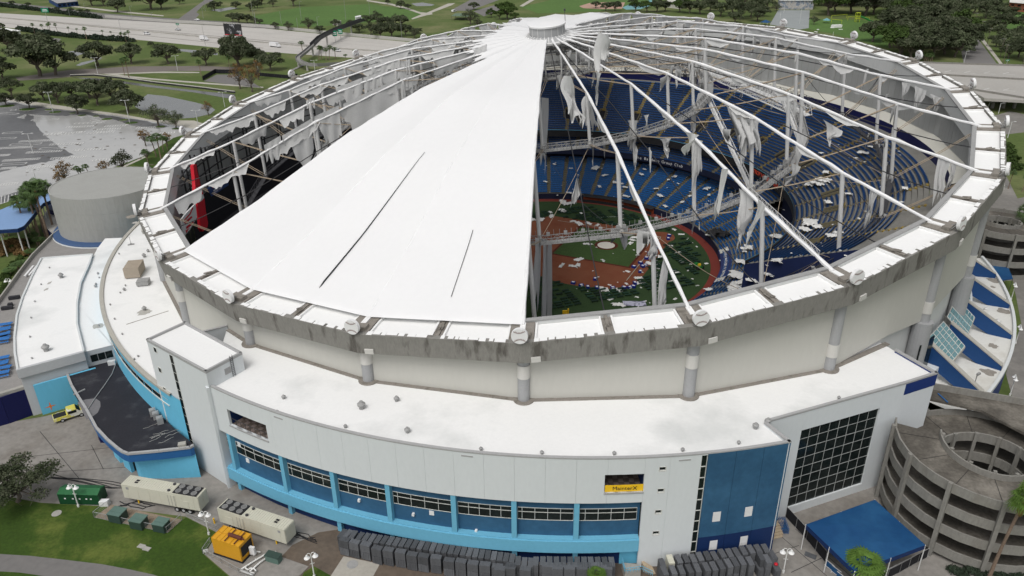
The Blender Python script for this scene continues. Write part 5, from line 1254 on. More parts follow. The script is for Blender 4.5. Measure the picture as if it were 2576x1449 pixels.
patch(RG(0, 0, [(-300, 905), (0, 985), (500, 1068), (900, 1105), (1000, 1150), (820, 1120), (560, 1135), (250, 1115), (0, 1225), (-300, 1200)]), dz=.063)
patch(RG(0, 0, [(900, 1105), (1400, 1180), (1650, 1235), (1550, 1260), (1300, 1230), (1150, 1180), (980, 1150)]), dz=.066)
patch(RG(0, 0, [(260, 1110), (330, 1140), (320, 1230), (270, 1250), (240, 1180)]), dz=.068)
patch(RG(0, 450, [(0, 640), (300, 540), (500, 500), (520, 545), (0, 705)]), dz=.069)
def bay_strip(x0, y0, x1, y1, ticks, both=True):
    a, b = U(x0, y0, GZ + .085), U(x1, y1, GZ + .085); d = unit(b - a); n_ = V3(-d[1], d[0], 0); mb = MB(); Lb = np.linalg.norm(b - a)
    mb.beam(a, b, .3, .004); mb.beam(a + n_ * 2.6, b + n_ * 2.6, .3, .004)
    for i in range(ticks + 1): q = a + d * Lb * i / ticks; mb.beam(q + V3(0, 0, .001), q + n_ * 2.6 + V3(0, 0, .001), .28, .004)
    mb.build('bay_marking', 'paint_white', plot)
for x0, y0, x1, y1, t in ((180, 103, 500, 90, 14), (-20, 170, 300, 155, 14), (90, 135, 390, 122, 0), (250, 212, 590, 195, 14), (20, 292, 375, 272, 16), (490, 272, 830, 252, 14), (260, 358, 600, 340, 14), (-20, 240, 80, 235, 6), (0, 370, 140, 360, 8), (0, 330, 240, 318, 0), (480, 133, 800, 120, 12), (380, 175, 600, 165, 0), (700, 190, 1000, 175, 10), (-20, 75, 140, 68, 0), (560, 22, 820, 8, 10), (900, 10, 1110, 2, 8), (0, 528, 160, 515, 6), (900, 290, 1100, 275, 6), (20, 20, 200, 12, 0), (420, 35, 700, 25, 8)):
    q = RG(0, 450, [(x0, y0), (x1, y1)]); bay_strip(*q[0], *q[1], t if t else 1)
for x0, y0, x1, y1, t in ((640, 1250, 900, 1240, 10), (920, 1275, 1170, 1262, 10), (1020, 1240, 1220, 1232, 8), (300, 1180, 560, 1170, 0), (720, 1215, 980, 1205, 6), (1330, 1258, 1520, 1250, 8), (850, 1310, 1100, 1300, 8), (500, 1310, 780, 1300, 0), (100, 1080, 240, 1072, 3), (880, 1180, 980, 1205, 5), (0, 1110, 150, 1120, 0), (1560, 1310, 1700, 1302, 5)):
    q = RG(0, 0, [(x0, y0), (x1, y1)]); bay_strip(*q[0], *q[1], t if t else 1)
mb = MB()
for i in range(15):                                       # angled bays by the tent
    q = RG(0, 450, [(15 + i * 34, 632 - i * 6.6), (5 + i * 34 + (12 if i > 6 else 4), 708 - i * 11)]); a, b = U(*q[0], GZ + .085), U(*q[1], GZ + .085); mb = MB(); mb.beam(a, b, .22, .004); mb.build('bay_marking', 'paint_white', plot)
q = [U(x, y, GZ + .086) for x, y in RG(0, 450, [(0, 640), (230, 560), (515, 535)])]; mb = MB(); mb.beam(q[0], q[1], .22, .004); mb.beam(q[1], q[2], .22, .004); mb.build('bay_marking', 'paint_white', plot)
gsheet('lot_border', RG(0, 0, [(-300, 850), (0, 945), (500, 1020), (900, 1080), (1200, 1118), (1500, 1175), (1900, 1180), (1990, 1210), (1900, 1262), (1720, 1228), (1480, 1188), (1100, 1124), (800, 1094), (500, 1058), (0, 972), (-300, 890)]), 'pale_path', .05)
for x, y, w in ((60, 1040, 75), (270, 1072, 75), (540, 1100, 55), (800, 1132, 38), (1045, 1168, 50), (1287, 1205, 58), (1570, 1242, 46), (1725, 1262, 40), (710, 1110, 30), (940, 1140, 30), (1210, 1178, 40), (480, 1075, 40)):
    c = U(*RG(0, 0, [(x, y)])[0]); e1 = U(*RG(0, 0, [(x + w, y)])[0]); Rr_ = np.linalg.norm(e1 - c); mb = MB(); mb.prism([(c[0] + Rr_ * math.cos(t), c[1] + Rr_ * .8 * math.sin(t)) for t in np.linspace(0, 2 * math.pi, 17)[:-1]], GZ, GZ + .22, 1, 0); mb.build('grass_island', ['lawn', 'concrete'], plot)
# debris specks in the lot
mb = MB(); rs = np.random.RandomState(3)
for i in range(90):
    x, y = 60 + rs.rand() * 330, 300 + rs.rand() * 170; c = U(x, y, GZ + .1); r_ = .15 + rs.rand() * .4; mb.add([(c[0] + r_ * (1 + rs.rand()) * math.cos(t), c[1] + r_ * math.sin(t), c[2] + .1 * rs.rand()) for t in np.linspace(0, 6.28, 7)[:-1]], [tuple(range(6))])
tag(mb.build('storm_debris', 'bark'), 'dark twigs and leaf litter strewn on the silted parking lot', 'debris', kind='stuff')
gsheet('verge_lawn', RG(0, 450, [(940, 445), (1130, 355), (1420, 235), (1700, 60), (1900, 0), (1900, 200), (1500, 390), (1300, 440)]), 'lawn', .05)
gsheet('verge_path', RG(0, 450, [(850, 470), (1130, 370), (1420, 240), (1440, 246), (1140, 385), (880, 478)]), 'pale_path', .055)
# front surfaces
gsheet('dock_apron', [(-120, 1085), (40, 1060), (110, 1048), (200, 1028), (330, 1100), (500, 1150), (580, 1210), (700, 1270), (1000, 1340), (1500, 1390), (1900, 1345), (1945, 1260), (2100, 1200), (2300, 1140), (2420, 1150), (2750, 1450), (2750, 1640), (600, 1560), (590, 1460), (515, 1395), (548, 1341), (468, 1300), (350, 1285), (252, 1273), (103, 1265), (13, 1248), (-120, 1235)], 'apron', .03)
gsheet('brown_paving', [(735, 1372), (800, 1340), (900, 1325), (1160, 1380), (1600, 1410), (1660, 1420), (1660, 1500), (830, 1500), (690, 1420)], 'brown_wet', .045)
gsheet('front_lawn', [(-120, 1238), (13, 1250), (103, 1267), (252, 1275), (240, 1300), (420, 1340), (468, 1302), (546, 1341), (513, 1396), (588, 1462), (598, 1600), (-120, 1600)], 'lawn', .05)
gsheet('cart_path', RG(0, 1469, [(-300, 1210), (0, 1218), (300, 1236), (600, 1270), (1000, 1318), (1250, 1365), (1500, 1420), (1750, 1500), (1700, 1640), (1100, 1560), (500, 1445), (200, 1400), (-300, 1370)]), 'road', .07)
gsheet('lamp_lawn', [(765, 1440), (790, 1425), (835, 1450), (850, 1480), (740, 1490)], 'lawn', .055)
for pts in ([(915, 1345), (970, 1330), (1010, 1352)],): pass
gsheet('paving_slab', RG(1100, 1700, [(240, 650), (640, 735), (560, 880), (90, 880)], 3.22), 'slab_pale', .06)
rs = np.random.RandomState(5)
for i in range(26):                                        # slab joints of the apron
    pass
# ================================================================== VEGETATION
def leaf_cloud(mb, lobes, n, size, rs, mi=0, shell=.55):
    tot = sum(l[3] * l[4] * l[5] for l in lobes)
    for (cx, cy, cz, rx, ry, rz) in lobes:
        k = int(n * rx * ry * rz / tot) + 6
        d = rs.randn(k, 3); d /= np.linalg.norm(d, axis=1)[:, None]; d[:, 2] = np.where(d[:, 2] < -.35, -d[:, 2], d[:, 2])
        rr = shell + (1 - shell) * rs.rand(k) ** .6; lump = 1 + .18 * np.sin(d[:, 0] * 7 + cx) * np.sin(d[:, 1] * 6 + cy)
        pos = np.c_[cx + d[:, 0] * rx * rr * lump, cy + d[:, 1] * ry * rr * lump, cz + d[:, 2] * rz * rr * lump]
        for q, dd in zip(pos, d):
            nn = unit(dd * .7 + rs.randn(3) * .55 + (0, 0, .35)); u = unit(np.cross(nn, rs.randn(3))); w = np.cross(nn, u); s = size * (.55 + rs.rand() * .9)
            mb.add([q - u * s * .5, q + w * s * .42, q + u * s * .5, q - w * s * .42], [(0, 1, 2, 3)], mi)
def limb(mb, a, b, r0, r1, rs, n=4):
    pts = [a + (b - a) * i / n + rs.randn(3) * np.linalg.norm(b - a) * .05 * (0 < i < n) for i in range(n + 1)]; mb.path(pts, [r0 + (r1 - r0) * i / n for i in range(n + 1)], 6)
    return pts
def make_oak(seed, R=5.5, H=8., leaf='leaf_oak', n=3600, size=.5, sparse=False, open_=1.):
    rs = np.random.RandomState(seed); tr = MB(); limb(tr, V3(0, 0, -.2), V3(rs.randn() * .2, rs.randn() * .2, H * .28), .38, .28, rs)
    lobes = []; nl = 16
    for i in range(nl):
        a = 2.4 * i + rs.rand() * .8; rr = R * (.2 + .6 * (i / nl) ** .8) * (1 if i else .2); z = H * (.76 - .36 * (rr / R) ** 1.3 + rs.randn() * .07)
        c = V3(rr * math.cos(a), rr * math.sin(a), z); s = R * (.36 - .14 * rs.rand()); lobes.append((c[0], c[1], c[2], s, s * (.8 + .4 * rs.rand()), s * (.6 + .25 * rs.rand())))
        pts = limb(tr, V3(0, 0, H * .25), c * V3(.85, .85, .92), .17, .04, rs)
        if sparse:
            for j in range(4): limb(tr, pts[2 + j % 3], pts[2 + j % 3] + rs.randn(3) * R * .28 + (0, 0, R * .15), .05, .015, rs, 3)
    cr = MB(); leaf_cloud(cr, lobes, n, size, rs, shell=.3 if sparse else .45)
    return tr.mesh('trunk', 'bark'), cr.mesh('crown', leaf)
def make_palm(seed, H=9., R=2.2, fresh=False, lean=.6, nf=26):
    rs = np.random.RandomState(seed); tr = MB(); pts = [V3(lean * (i / 6) ** 2, 0, -.2 + (H + .2) * i / 6) for i in range(7)]; tr.path(pts, [.3, .22, .2, .18, .18, .18, .2], 8)
    cr = MB(); top = pts[-1]
    for i in range(nf):
        a = 2.4 * i + rs.rand() * .4; el = 1.15 - 1.7 * (i / nf) + rs.randn() * .12; L = R * (.8 + .35 * rs.rand())
        d = V3(math.cos(a) * math.cos(el), math.sin(a) * math.cos(el), math.sin(el)); sd_ = unit(np.cross(d, (0, 0, 1))); prev = top
        stem_end = top + d * L * .45
        cr.beam(top, stem_end, .06, .04)
        up = np.cross(sd_, d)
        for j in range(9):                                  # fan of blades
            t = (j - 4) / 4 * 1.15; dd = d * math.cos(t) + sd_ * math.sin(t); tip = stem_end + dd * L * .62 - V3(0, 0, .18 * L + .12 * L * abs(t)); m_ = stem_end + dd * L * .34; w = np.cross(unit(dd), up) * .1 * R / 2.2
            cr.add([stem_end, m_ + w, tip, m_ - w], [(0, 1, 2, 3)])
    sk = MB(); sk.lathe([(.2, H - 1.6), (.42, H - 1.1), (.38, H - .5), (.2, H)], (lean * .9, 0, 0), 8)
    return tr.mesh('trunk', 'palm_bark'), cr.mesh('crown', 'leaf_palm_fresh' if fresh else 'leaf_palm'), sk.mesh('dead_skirt', 'leaf_brown')
def make_bush(seed, R=1.6, H=1.4, leaf='hedge', n=420, size=.4):
    rs = np.random.RandomState(seed); cr = MB(); leaf_cloud(cr, [(0, 0, H * .45, R, R * .9, H * .6), (R * .5, R * .2, H * .4, R * .6, R * .6, H * .5), (-R * .4, -R * .3, H * .5, R * .6, R * .6, H * .5)], n, size, rs); return cr.mesh('foliage', leaf)
OAK = [make_oak(s) for s in (1, 2, 3, 4)]
GRN = [make_oak(s, leaf='leaf_green', n=2800) for s in (11, 12)]
THIN = [make_oak(s, n=1100, size=.45, sparse=True) for s in (21, 22)]
BARE = [make_oak(s, R=4.2, H=9., leaf='leaf_brown', n=620, size=.38, sparse=True) for s in (31, 32)]
PALM = [make_palm(s, lean=l) for s, l in ((41, .5), (42, 1.1), (43, .1))]
BUSHO = [make_bush(60, leaf='leaf_brown'), make_bush(61, leaf='leaf_green'), make_bush(62, leaf='leaf_brown')]
BUSH = [make_bush(s) for s in (51, 52)]; BUSHG = [make_bush(s, leaf='leaf_green') for s in (53, 54)]
def put_tree(kind, x, y, wpx, label, group, name=None, rz=None, zb=GZ, tall=1.0, R0=5.9):
    P0 = U(x, y, zb); dist = np.linalg.norm(P0 - CAM_POS); w = wpx * dist / FPX
    me = random.choice(kind); sc = w / (2 * R0)
    t = thing(name or 'oak_tree', label, 'tree', P0, random.random() * 6.28 if rz is None else rz, group); t.scale = (sc, sc, sc * tall)
    for m_, nm in zip(me, ('trunk', 'crown', 'dead_skirt')): share(m_, nm, t, (0, 0, 0))
    return t
def put_palm(x, y, hpx, label, group, zb=GZ, kind=None, spread=1.):
    P0 = U(x, y, zb); dist = np.linalg.norm(P0 - CAM_POS); h = hpx * dist / FPX / .93; sc = h / 9.6
    t = thing('palm_tree', label, 'palm', P0, random.random() * 6.28, group); s2 = max(sc, .62) * spread; t.scale = (s2, s2, sc)
    for m_, nm in zip(random.choice(kind or PALM), ('trunk', 'crown', 'dead_skirt')): share(m_, nm, t, (0, 0, 0))
    return t
def put_bush(x, y, wpx, label, group, kind=None, zb=GZ, tall=1., name='shrub'):
    P0 = U(x, y, zb); dist = np.linalg.norm(P0 - CAM_POS); sc = wpx * dist / FPX / 3.6
    o = share(random.choice(kind or BUSH), name, None, P0, random.random() * 6.28, (sc, sc, sc * tall)); tag(o, label, 'shrub', group); return o
def r1(x, y): return RG(0, 0, [(x, y)])[0]
def r2(x, y): return RG(850, 0, [(x, y)])[0]
def r3(x, y): return RG(1700, 0, [(x, y)])[0]
def r4(x, y): return RG(2600, 0, [(x, y)])[0]
def r5(x, y): return RG(0, 450, [(x, y)])[0]
S = .2572
g = 'oaks along the drainage channel'
for x, y, w in ((395, 745, 500), (545, 735, 400), (120, 950, 240), (290, 1060, 200), (570, 1010, 270), (760, 1110, 240), (960, 1030, 330), (1110, 1010, 330), (1260, 1100, 300), (60, 1030, 150), (30, 770, 260), (880, 960, 260), (700, 960, 240), (430, 980, 230)):
    put_tree(OAK, *r1(x, y), w * S, 'dark spreading oak between the silted parking lot and the access road', g)
g = 'oaks on the grass by the highway'
for x, y, w in ((960, 655, 340), (1290, 625, 270), (1650, 625, 290), (2020, 640, 230), (2340, 655, 380), (2300, 560, 300), (2530, 620, 210), (1480, 460, 70), (420, 470, 190), (270, 480, 200), (90, 500, 260), (140, 480, 180), (10, 290, 80)):
    put_tree(OAK, *r1(x, y), w * S, 'spreading oak on the grass between the access road and the highway', g)
for x, y, w in ((215, 690, 270), (60, 600, 150), (20, 560, 170)): put_tree(OAK, *r2(x, y), w * S, 'spreading oak on the grass between the access road and the highway', g)
g = 'thinned trees by the pond'
for x, y, w in ((1550, 1235, 300), (1725, 1255, 220)): put_tree(THIN, *r1(x, y), w * S, 'half stripped tree on a grass island by the pond', g)
for x, y, w, k in ((1430, 1430, 190, BARE), (2040, 1130, 150, BARE), (2350, 870, 260, BARE), (2470, 900, 280, BARE), (2530, 780, 200, BARE), (1640, 1430, 160, BARE)):
    put_tree(k, *r1(x, y), w * S, 'brown wind stripped tree with bare twigs by the stadium', 'wind stripped trees', tall=1.25)
for x, y, w, k in ((1210, 395, 230, THIN), (1030, 440, 180, BARE), (650, 520, 240, BARE), (600, 540, 160, BARE), (1440, 280, 120, THIN)):
    put_tree(k, *r5(x, y), w * S, 'brown wind stripped tree with bare twigs by the stadium', 'wind stripped trees', tall=1.25)
g = 'palms beside the highway'
for x, y, h in ((340, 330, 70), (430, 330, 65), (480, 320, 60), (500, 335, 80), (570, 330, 70), (680, 330, 48), (760, 335, 40), (850, 392, 90), (1010, 352, 40), (1095, 362, 40), (1200, 392, 55), (1240, 430, 80), (1270, 410, 80), (1190, 405, 60), (1220, 740, 120), (1262, 760, 150), (1970, 745, 120), (2250, 680, 100)):
    put_palm(*r1(x, y), h * S, 'small palm standing beside the highway hedge', g)
for x, y, h in ((530, 530, 100), (690, 590, 110), (715, 585, 100), (790, 590, 110), (850, 580, 90), (950, 595, 50), (1045, 540, 45), (760, 590, 90)): put_palm(*r2(x, y), h * S, 'palm beside the ramp of the pedestrian bridge', 'palms by the pedestrian bridge', spread=1.3)
for x, y, h in ((1530, 250, 160), (1575, 265, 190), (1600, 200, 120), (1450, 310, 110), (790, 480, 110), (810, 478, 90), (885, 460, 110), (1640, 180, 100)): put_palm(*r5(x, y), h * S, 'palm on the verge between the parking lot and the stadium', 'palms on the stadium verge', spread=1.2)
for x, y, h in ((285, 1060, 330), (400, 1065, 380), (395, 1050, 340), (480, 1060, 440), (455, 1040, 420), (540, 1010, 400), (370, 1030, 260), (300, 1010, 220)): put_palm(*r5(x, y), h * S, 'tall leaning palm in the planted bed beside the pale blue tent', 'tall palms by the tent', spread=.9)
for x, y, h in ((250, 960, 110), (330, 950, 120), (290, 900, 120), (40, 1030, 90), (90, 1020, 80), (590, 960, 50), (370, 1110, 90), (400, 1140, 80), (320, 1230, 60), (230, 1330, 50), (180, 1350, 50), (110, 1400, 50)): put_palm(*r5(x, y), h * S, 'short leafy palm in the bed below the paver terrace', 'short palms below the terrace', spread=1.5)
for i in range(34):
    x, y = 20 + random.random() * 300, 1080 + random.random() * 130; put_bush(*r5(x, y), 90 * S * (.7 + .6 * random.random()), 'olive shrub in the bed below the paver terrace', 'shrubs below the terrace', BUSHO, tall=1.1)
for i in range(16): put_bush(*r5(20 + 14 * i, 1431 - 16 * i + 30 * random.random()), 60 * S, 'green shrub along the terrace wall', 'shrubs along the terrace wall', BUSHG)
for i in range(14): put_bush(*RG(0, 900, [(10 + 9 * i, 330 - 25 * i)])[0], 60 * S, 'green shrub along the terrace wall', 'shrubs along the terrace wall', BUSHG)
# hedges: clipped masses that read as one
def hedge(name, pts, wpx, label, n, kind=BUSH, tall=1.):
    mb = MB(); rs = np.random.RandomState(n); q = [np.append(U(x, y)[:2], GZ) for x, y in pts]; L_ = [np.linalg.norm(b - a) for a, b in zip(q[:-1], q[1:])]; T = sum(L_); lob = []
    for i in range(n):
        s = T * i / (n - 1); j = 0
        while j < len(L_) - 1 and s > L_[j]: s -= L_[j]; j += 1
        c = q[j] + (q[j + 1] - q[j]) * s / L_[j]; w = wpx * (.8 + .5 * rs.rand()); lob.append((c[0], c[1], GZ + w * .35 * tall, w, w, w * .75 * tall))
    leaf_cloud(mb, lob, n * 130, wpx * .42, rs, shell=.7); o = mb.build(name, 'hedge'); tag(o, label, 'hedge'); return o
hedge('hedge', [r1(*q) for q in ((-50, 55), (280, 95), (600, 135), (980, 185))], 3.2, 'dark clipped hedge on the far side of the highway', 46)
hedge('hedge', [r1(*q) for q in ((200, 300), (500, 345), (800, 375), (1050, 395), (1300, 410))], 3.0, 'dark clipped hedge between highway and near grass', 46)
# park trees beyond the highway
g = 'trees in the park beyond the highway'
for x, y, w in ((900, 60, 200), (1150, 120, 180), (1480, 95, 330), (1580, 90, 200), (1760, 40, 90), (2100, 105, 120), (2310, 90, 110), (2280, 215, 120), (2340, 230, 150), (2420, 225, 120), (2520, 80, 100), (2070, 90, 90), (2160, 60, 60), (1020, 60, 170), (120, 50, 60), (280, 70, 60), (560, 115, 60), (700, 130, 70), (790, 140, 70), (860, 145, 70)):
    put_tree(OAK, *r1(x, y), w * S, 'round crowned tree in the park beyond the highway', g)
for x, y, w in ((260, 285, 95), (390, 300, 120), (590, 300, 170), (700, 325, 110), (850, 275, 120), (60, 235, 90), (110, 240, 80), (20, 110, 110), (60, 80, 100), (240, 70, 110), (440, 60, 210), (130, 40, 110), (1180, 250, 160), (1260, 230, 160), (1340, 300, 200), (1400, 370, 240), (1290, 370, 200), (1500, 260, 170), (1540, 350, 180), (1200, 340, 160), (1620, 370, 140), (1440, 240, 150), (1080, 320, 140), (1360, 40, 60), (1490, 85, 110), (1560, 95, 80), (2200, 95, 120), (2170, 240, 200), (2240, 260, 120), (1660, 330, 90), (1000, 260, 90)):
    put_tree(random.choice((OAK, OAK, THIN)) if w > 90 else OAK, *r2(x, y), w * S, 'round crowned tree in the park beyond the highway', g)
for x, y, w in ((100, 190, 230), (40, 130, 160), (170, 200, 120), (20, 190, 140), (-60, 170, 120), (220, 210, 60)): put_tree(GRN, *r3(x, y), w * S, 'fresh green tree behind the crown of the dome', 'fresh green trees behind the dome')
rs = random.Random(5)
g = 'trees of the wood behind the stadium'
for x, y, w in ((960, 80, 110), (1060, 110, 130), (1150, 110, 150), (1350, 110, 150), (1320, 60, 110), (1460, 120, 170), (1560, 120, 180), (1640, 110, 150), (1780, 120, 180), (1880, 130, 190), (1830, 70, 150), (1980, 140, 200), (2080, 110, 200), (2180, 160, 210), (2300, 130, 220), (2380, 190, 220), (2250, 60, 200), (2480, 170, 230), (2560, 110, 220), (2420, 60, 200), (2100, 40, 180), (1950, 40, 170), (2540, 210, 200), (2320, 220, 160)):
    put_tree(OAK if rs.random() < .8 else GRN, *r3(x, y), w * S, 'dusty dark tree of the wood behind the stadium', g)
woods = [(640, 60), (560, 20), (720, 120), (660, 150), (800, 60), (900, 40), (880, 130), (1020, 150), (980, 60), (1120, 60), (1100, 140), (1230, 40), (1250, 120), (1330, 80), (1400, 40), (1420, 140), (1320, 180), (1500, 80), (1560, 150), (1600, 50), (1680, 110), (1700, 190), (1600, 220), (1480, 220), (1380, 270), (1300, 300), (1420, 340), (1540, 300), (1660, 270), (1780, 170), (1800, 250), (1860, 210), (1760, 330), (1650, 370), (1540, 400), (1420, 430), (1320, 400), (1095, 410), (1260, 470), (1380, 520), (1500, 490), (1620, 460), (1740, 430), (1860, 380), (1880, 300), (1560, 570), (1680, 560), (1790, 530), (1880, 480), (1460, 590), (1930, 420), (1760, 60), (1850, 110), (1720, 20), (1900, 560), (1960, 500), (1350, 560)]
for x, y in woods: put_tree(OAK if rs.random() < .88 else GRN, *r4(x, y), (240 + 110 * rs.random() + y * .1) * S, 'dusty dark tree of the wood behind the stadium', g)
for x, y, w in ((520, 240, 110), (150, 110, 110), (60, 80, 160), (20, 160, 140), (-20, 60, 160)): put_tree(THIN if w == 110 else OAK, *r4(x, y), w * S, 'lone tree beside the grey ball court', 'trees by the ball court')
for x, y, w in ((2030, 60, 180), (2090, 130, 200), (2160, 60, 170), (2200, 180, 220), (2280, 120, 200), (2300, 230, 210), (2370, 300, 220), (2420, 200, 180), (2480, 480, 240), (2560, 420, 220), (2300, 460, 150), (2350, 510, 170), (2520, 560, 220), (2580, 300, 200), (2600, 600, 240), (2420, 570, 160), (2250, 300, 140), (2330, 370, 160)): put_tree(OAK, *r4(x, y), w * S, 'dark street tree on the far side of the straight street', 'trees along the straight street')
for x, y in ((1290, 240), (1240, 220), (1180, 235)): put_tree(GRN, *r4(x, y), 150 * S, 'yellow green low tree beside the playground', 'low trees by the playground')
for i in range(8): put_palm(*r4(1590 + 12 * i, 590 + (i % 3) * 16), 60 * S, 'small palm at the wood edge behind the ring beam', 'palms at the wood edge', spread=1.3)
# near right
for x, y, w in ((2410, 330, 150), (2450, 400, 160), (2480, 470, 150), (2400, 260, 120)): put_bush(*RG(2600, 450, [(x, y - 100)])[0], w * S, 'dense green shrub on the slope beside the spiral ramp', 'shrubs by the far ramp', BUSHG)
for x, y in ((2130, 930), (2150, 950), (2160, 970)): put_bush(*r4(x, y), 80 * S, 'green shrub beside the overpass abutment', 'shrubs by the overpass', BUSHG)
gsheet('ramp_lawn', [(2520, 340), (2600, 330), (2640, 480), (2560, 500), (2520, 420)], 'ground_grass', .06)
for x, y, h in ((2420, 560, 140), (2560, 590, 130), (2480, 1230, 380), (2410, 1270, 260), (2545, 1340, 200)): put_palm(*RG(2600, 450, [(x, y)])[0], h * S, 'slender palm standing beside the far spiral ramp', 'palms by the far ramp')
for i in range(10): put_bush(2520 - 2 * i, 855 + 14 * i, 22, 'clipped green shrub at the foot of the curved hall wall', 'shrubs at the hall wall', BUSHG, tall=.8)
for i in range(7): put_bush(2470 + 15 * i, 640 + 2 * i, 26, 'dark shrub below the far spiral ramp', 'shrubs below the far ramp', BUSH)
for i in range(9): put_bush(2400 + 22 * i, 1440 + 8 * (i % 2), 34, 'dark shrub at the foot of the spiral ramp', 'shrubs below the near ramp', BUSH)
# foreground tree and palms
def big_tree():
    me = make_oak(77, R=7., H=9., n=7500, size=.34, leaf='leaf_oak', sparse=True); t = thing('oak_tree', 'windblown oak leaning over the dock apron at the lawn edge', 'tree', U(50, 1262), .6); t.scale = (1.12, 1.0, .85)
    for m_, nm in zip(me, ('trunk', 'crown')): share(m_, nm, t, (0, 0, 0))
big_tree()
NEARP = [make_palm(91, H=9, R=2.4, fresh=True, lean=.5, nf=40)]; TALLP = [make_palm(92, H=9., R=1.7, fresh=True, lean=.8, nf=40)]
def near_palm(x, y, zt_x, zt_y, kind, label, sp):
    P0 = U(x, y); d = ray(zt_x, zt_y); # height where the sighting passes over the foot
    t_ = np.dot((P0 - CAM_POS)[:2], d[:2]) / np.dot(d[:2], d[:2]); z = CAM_POS[2] + t_ * d[2]; h = z - GZ
    t = thing('palm_tree', label, 'palm', P0, -.5); t.scale = (sp, sp, h / 9.)
    for m_, nm in zip(kind[0], ('trunk', 'crown', 'dead_skirt')): share(m_, nm, t, (0, 0, 0))
near_palm(2150, 1475, 2150, 1405, NEARP, 'fresh green fan palm in front of the blue tent', 1.35)
near_palm(2480, 1475, 2535, 1240, TALLP, 'tall thin palm standing against the near spiral ramp', 1.25)
near_palm(1495, 1475, 1500, 1440, NEARP, 'small yellowing palm between the black pallet stacks', .7)
# ================================================================== INTERIOR LEFT SIDE
outs = thing('outfield_stand', 'dark covered outfield terrace under the surviving roof panel', 'grandstand', tuple(PZ(19.5, 60, 2)))
mb = MB(); ringwall(mb, 50, 2.2, 9.0, 16.3, 28.4, r2=96); mb.build('terrace', 'charcoal', outs)
mb = MB(); ringwall(mb, 48.2, 0, 3.0, 16.3, 28.4); ringwall(mb, 48.2, 3., 3., 16.3, 28.4, r2=50); mb.build('outfield_wall', 'navy_dark', outs)
mb = MB(); ringwall(mb, 96, 8.5, 20.5, 17.2, 21.1); mb.build('batters_screen', 'dark_void', outs)
mb = MB(); ringwall(mb, 96, 8.5, 12, 21.1, 28.4); mb.build('rear_wall', 'navy_dark', outs)
mb = MB()
for k in np.arange(18.0, 21.2, .32):
    for r in (96.2, 97.4): mb.beam(PZ(k, r, 20), PZ(k, r, 31 + 1.2 * math.sin(k * 5)), .35, .35, up=ed(k))
for z in (22.5, 25.5, 28.5, 30.5):
    for i in range(10): mb.beam(PZ(18 + i * .32, 96.2, z), PZ(18.32 + i * .32, 96.2, z), .28, .28)
mb.build('scoreboard_frame', 'ink', outs)
SA, SB = PZ(19.5, 92.6, 0)[:2], PZ(21.75, 95.2, 0)[:2]
def sign_poly(px, mat, name, d=0., th=.25):
    u = unit(np.append(SB - SA, 0)); n_ = V3(u[1], -u[0], 0); n_ = n_ if np.dot(n_[:2], -SA) > 0 else -n_
    pts = []
    for x, y in px: s, z = VP(x, y, SA, SB); pts.append(np.append(SA, 0) + u * s + V3(0, 0, z) + n_ * d)
    n = len(pts); mb = MB(); mb.add(pts + [q - n_ * th for q in pts], [tuple(range(n)), tuple(reversed(range(n, 2 * n)))] + [((i + 1) % n, i, n + i, n + (i + 1) % n) for i in range(n)]); return mb.build(name, mat, outs)
z3 = lambda pts: RG(480, 500, pts, 3.917)
sign_poly(z3([(680, 260), (700, 240), (722, 240), (730, 310), (775, 500), (800, 580), (830, 700), (850, 870), (880, 1030), (872, 1080), (810, 1142), (785, 1100), (770, 950), (740, 820), (712, 620), (705, 480), (690, 340)]), 'red', 'bottle_sign', .5, .8)
sign_poly(z3([(730, 690), (760, 660), (810, 640), (825, 690), (790, 730), (745, 755)]), 'sign_white', 'bottle_label', .56, .03)
sign_poly(z3([(528, 985), (600, 890), (722, 768), (742, 950), (650, 1110), (570, 1205)]), 'sign_white', 'advert_board', .3, .3)
for q in ([(560, 990), (640, 900), (680, 815), (690, 830), (650, 915), (575, 1000)], [(560, 1020), (665, 935), (680, 950), (590, 1040)], [(590, 1080), (690, 1000), (697, 1030), (600, 1110)], [(585, 1130), (640, 1090), (600, 1165)]): sign_poly(z3(q), 'red', 'advert_mark', .33, .02)
sign_poly(z3([(892, 565), (1160, 372), (1172, 520), (948, 672)]), 'banner_blue', 'blue_banner', .2, .2)
for q, m_ in (([(950, 540), (1000, 500), (1000, 530), (955, 565)], 'red'), ([(1040, 470), (1085, 440), (1085, 470), (1040, 500)], 'red'), ([(1003, 490), (1035, 465), (1038, 515), (1008, 538)], 'sign_white'), ([(965, 590), (1085, 510), (1085, 522), (968, 604)], 'sign_white'), ([(950, 625), (1085, 530), (1080, 560), (960, 645)], 'lavender')): sign_poly(z3(q), m_, 'banner_mark', .23, .02)
sign_poly(z3([(1760, 90), (1860, 20), (1872, 90), (1775, 150)]), 'banner_blue', 'star_banner', .2, .2)
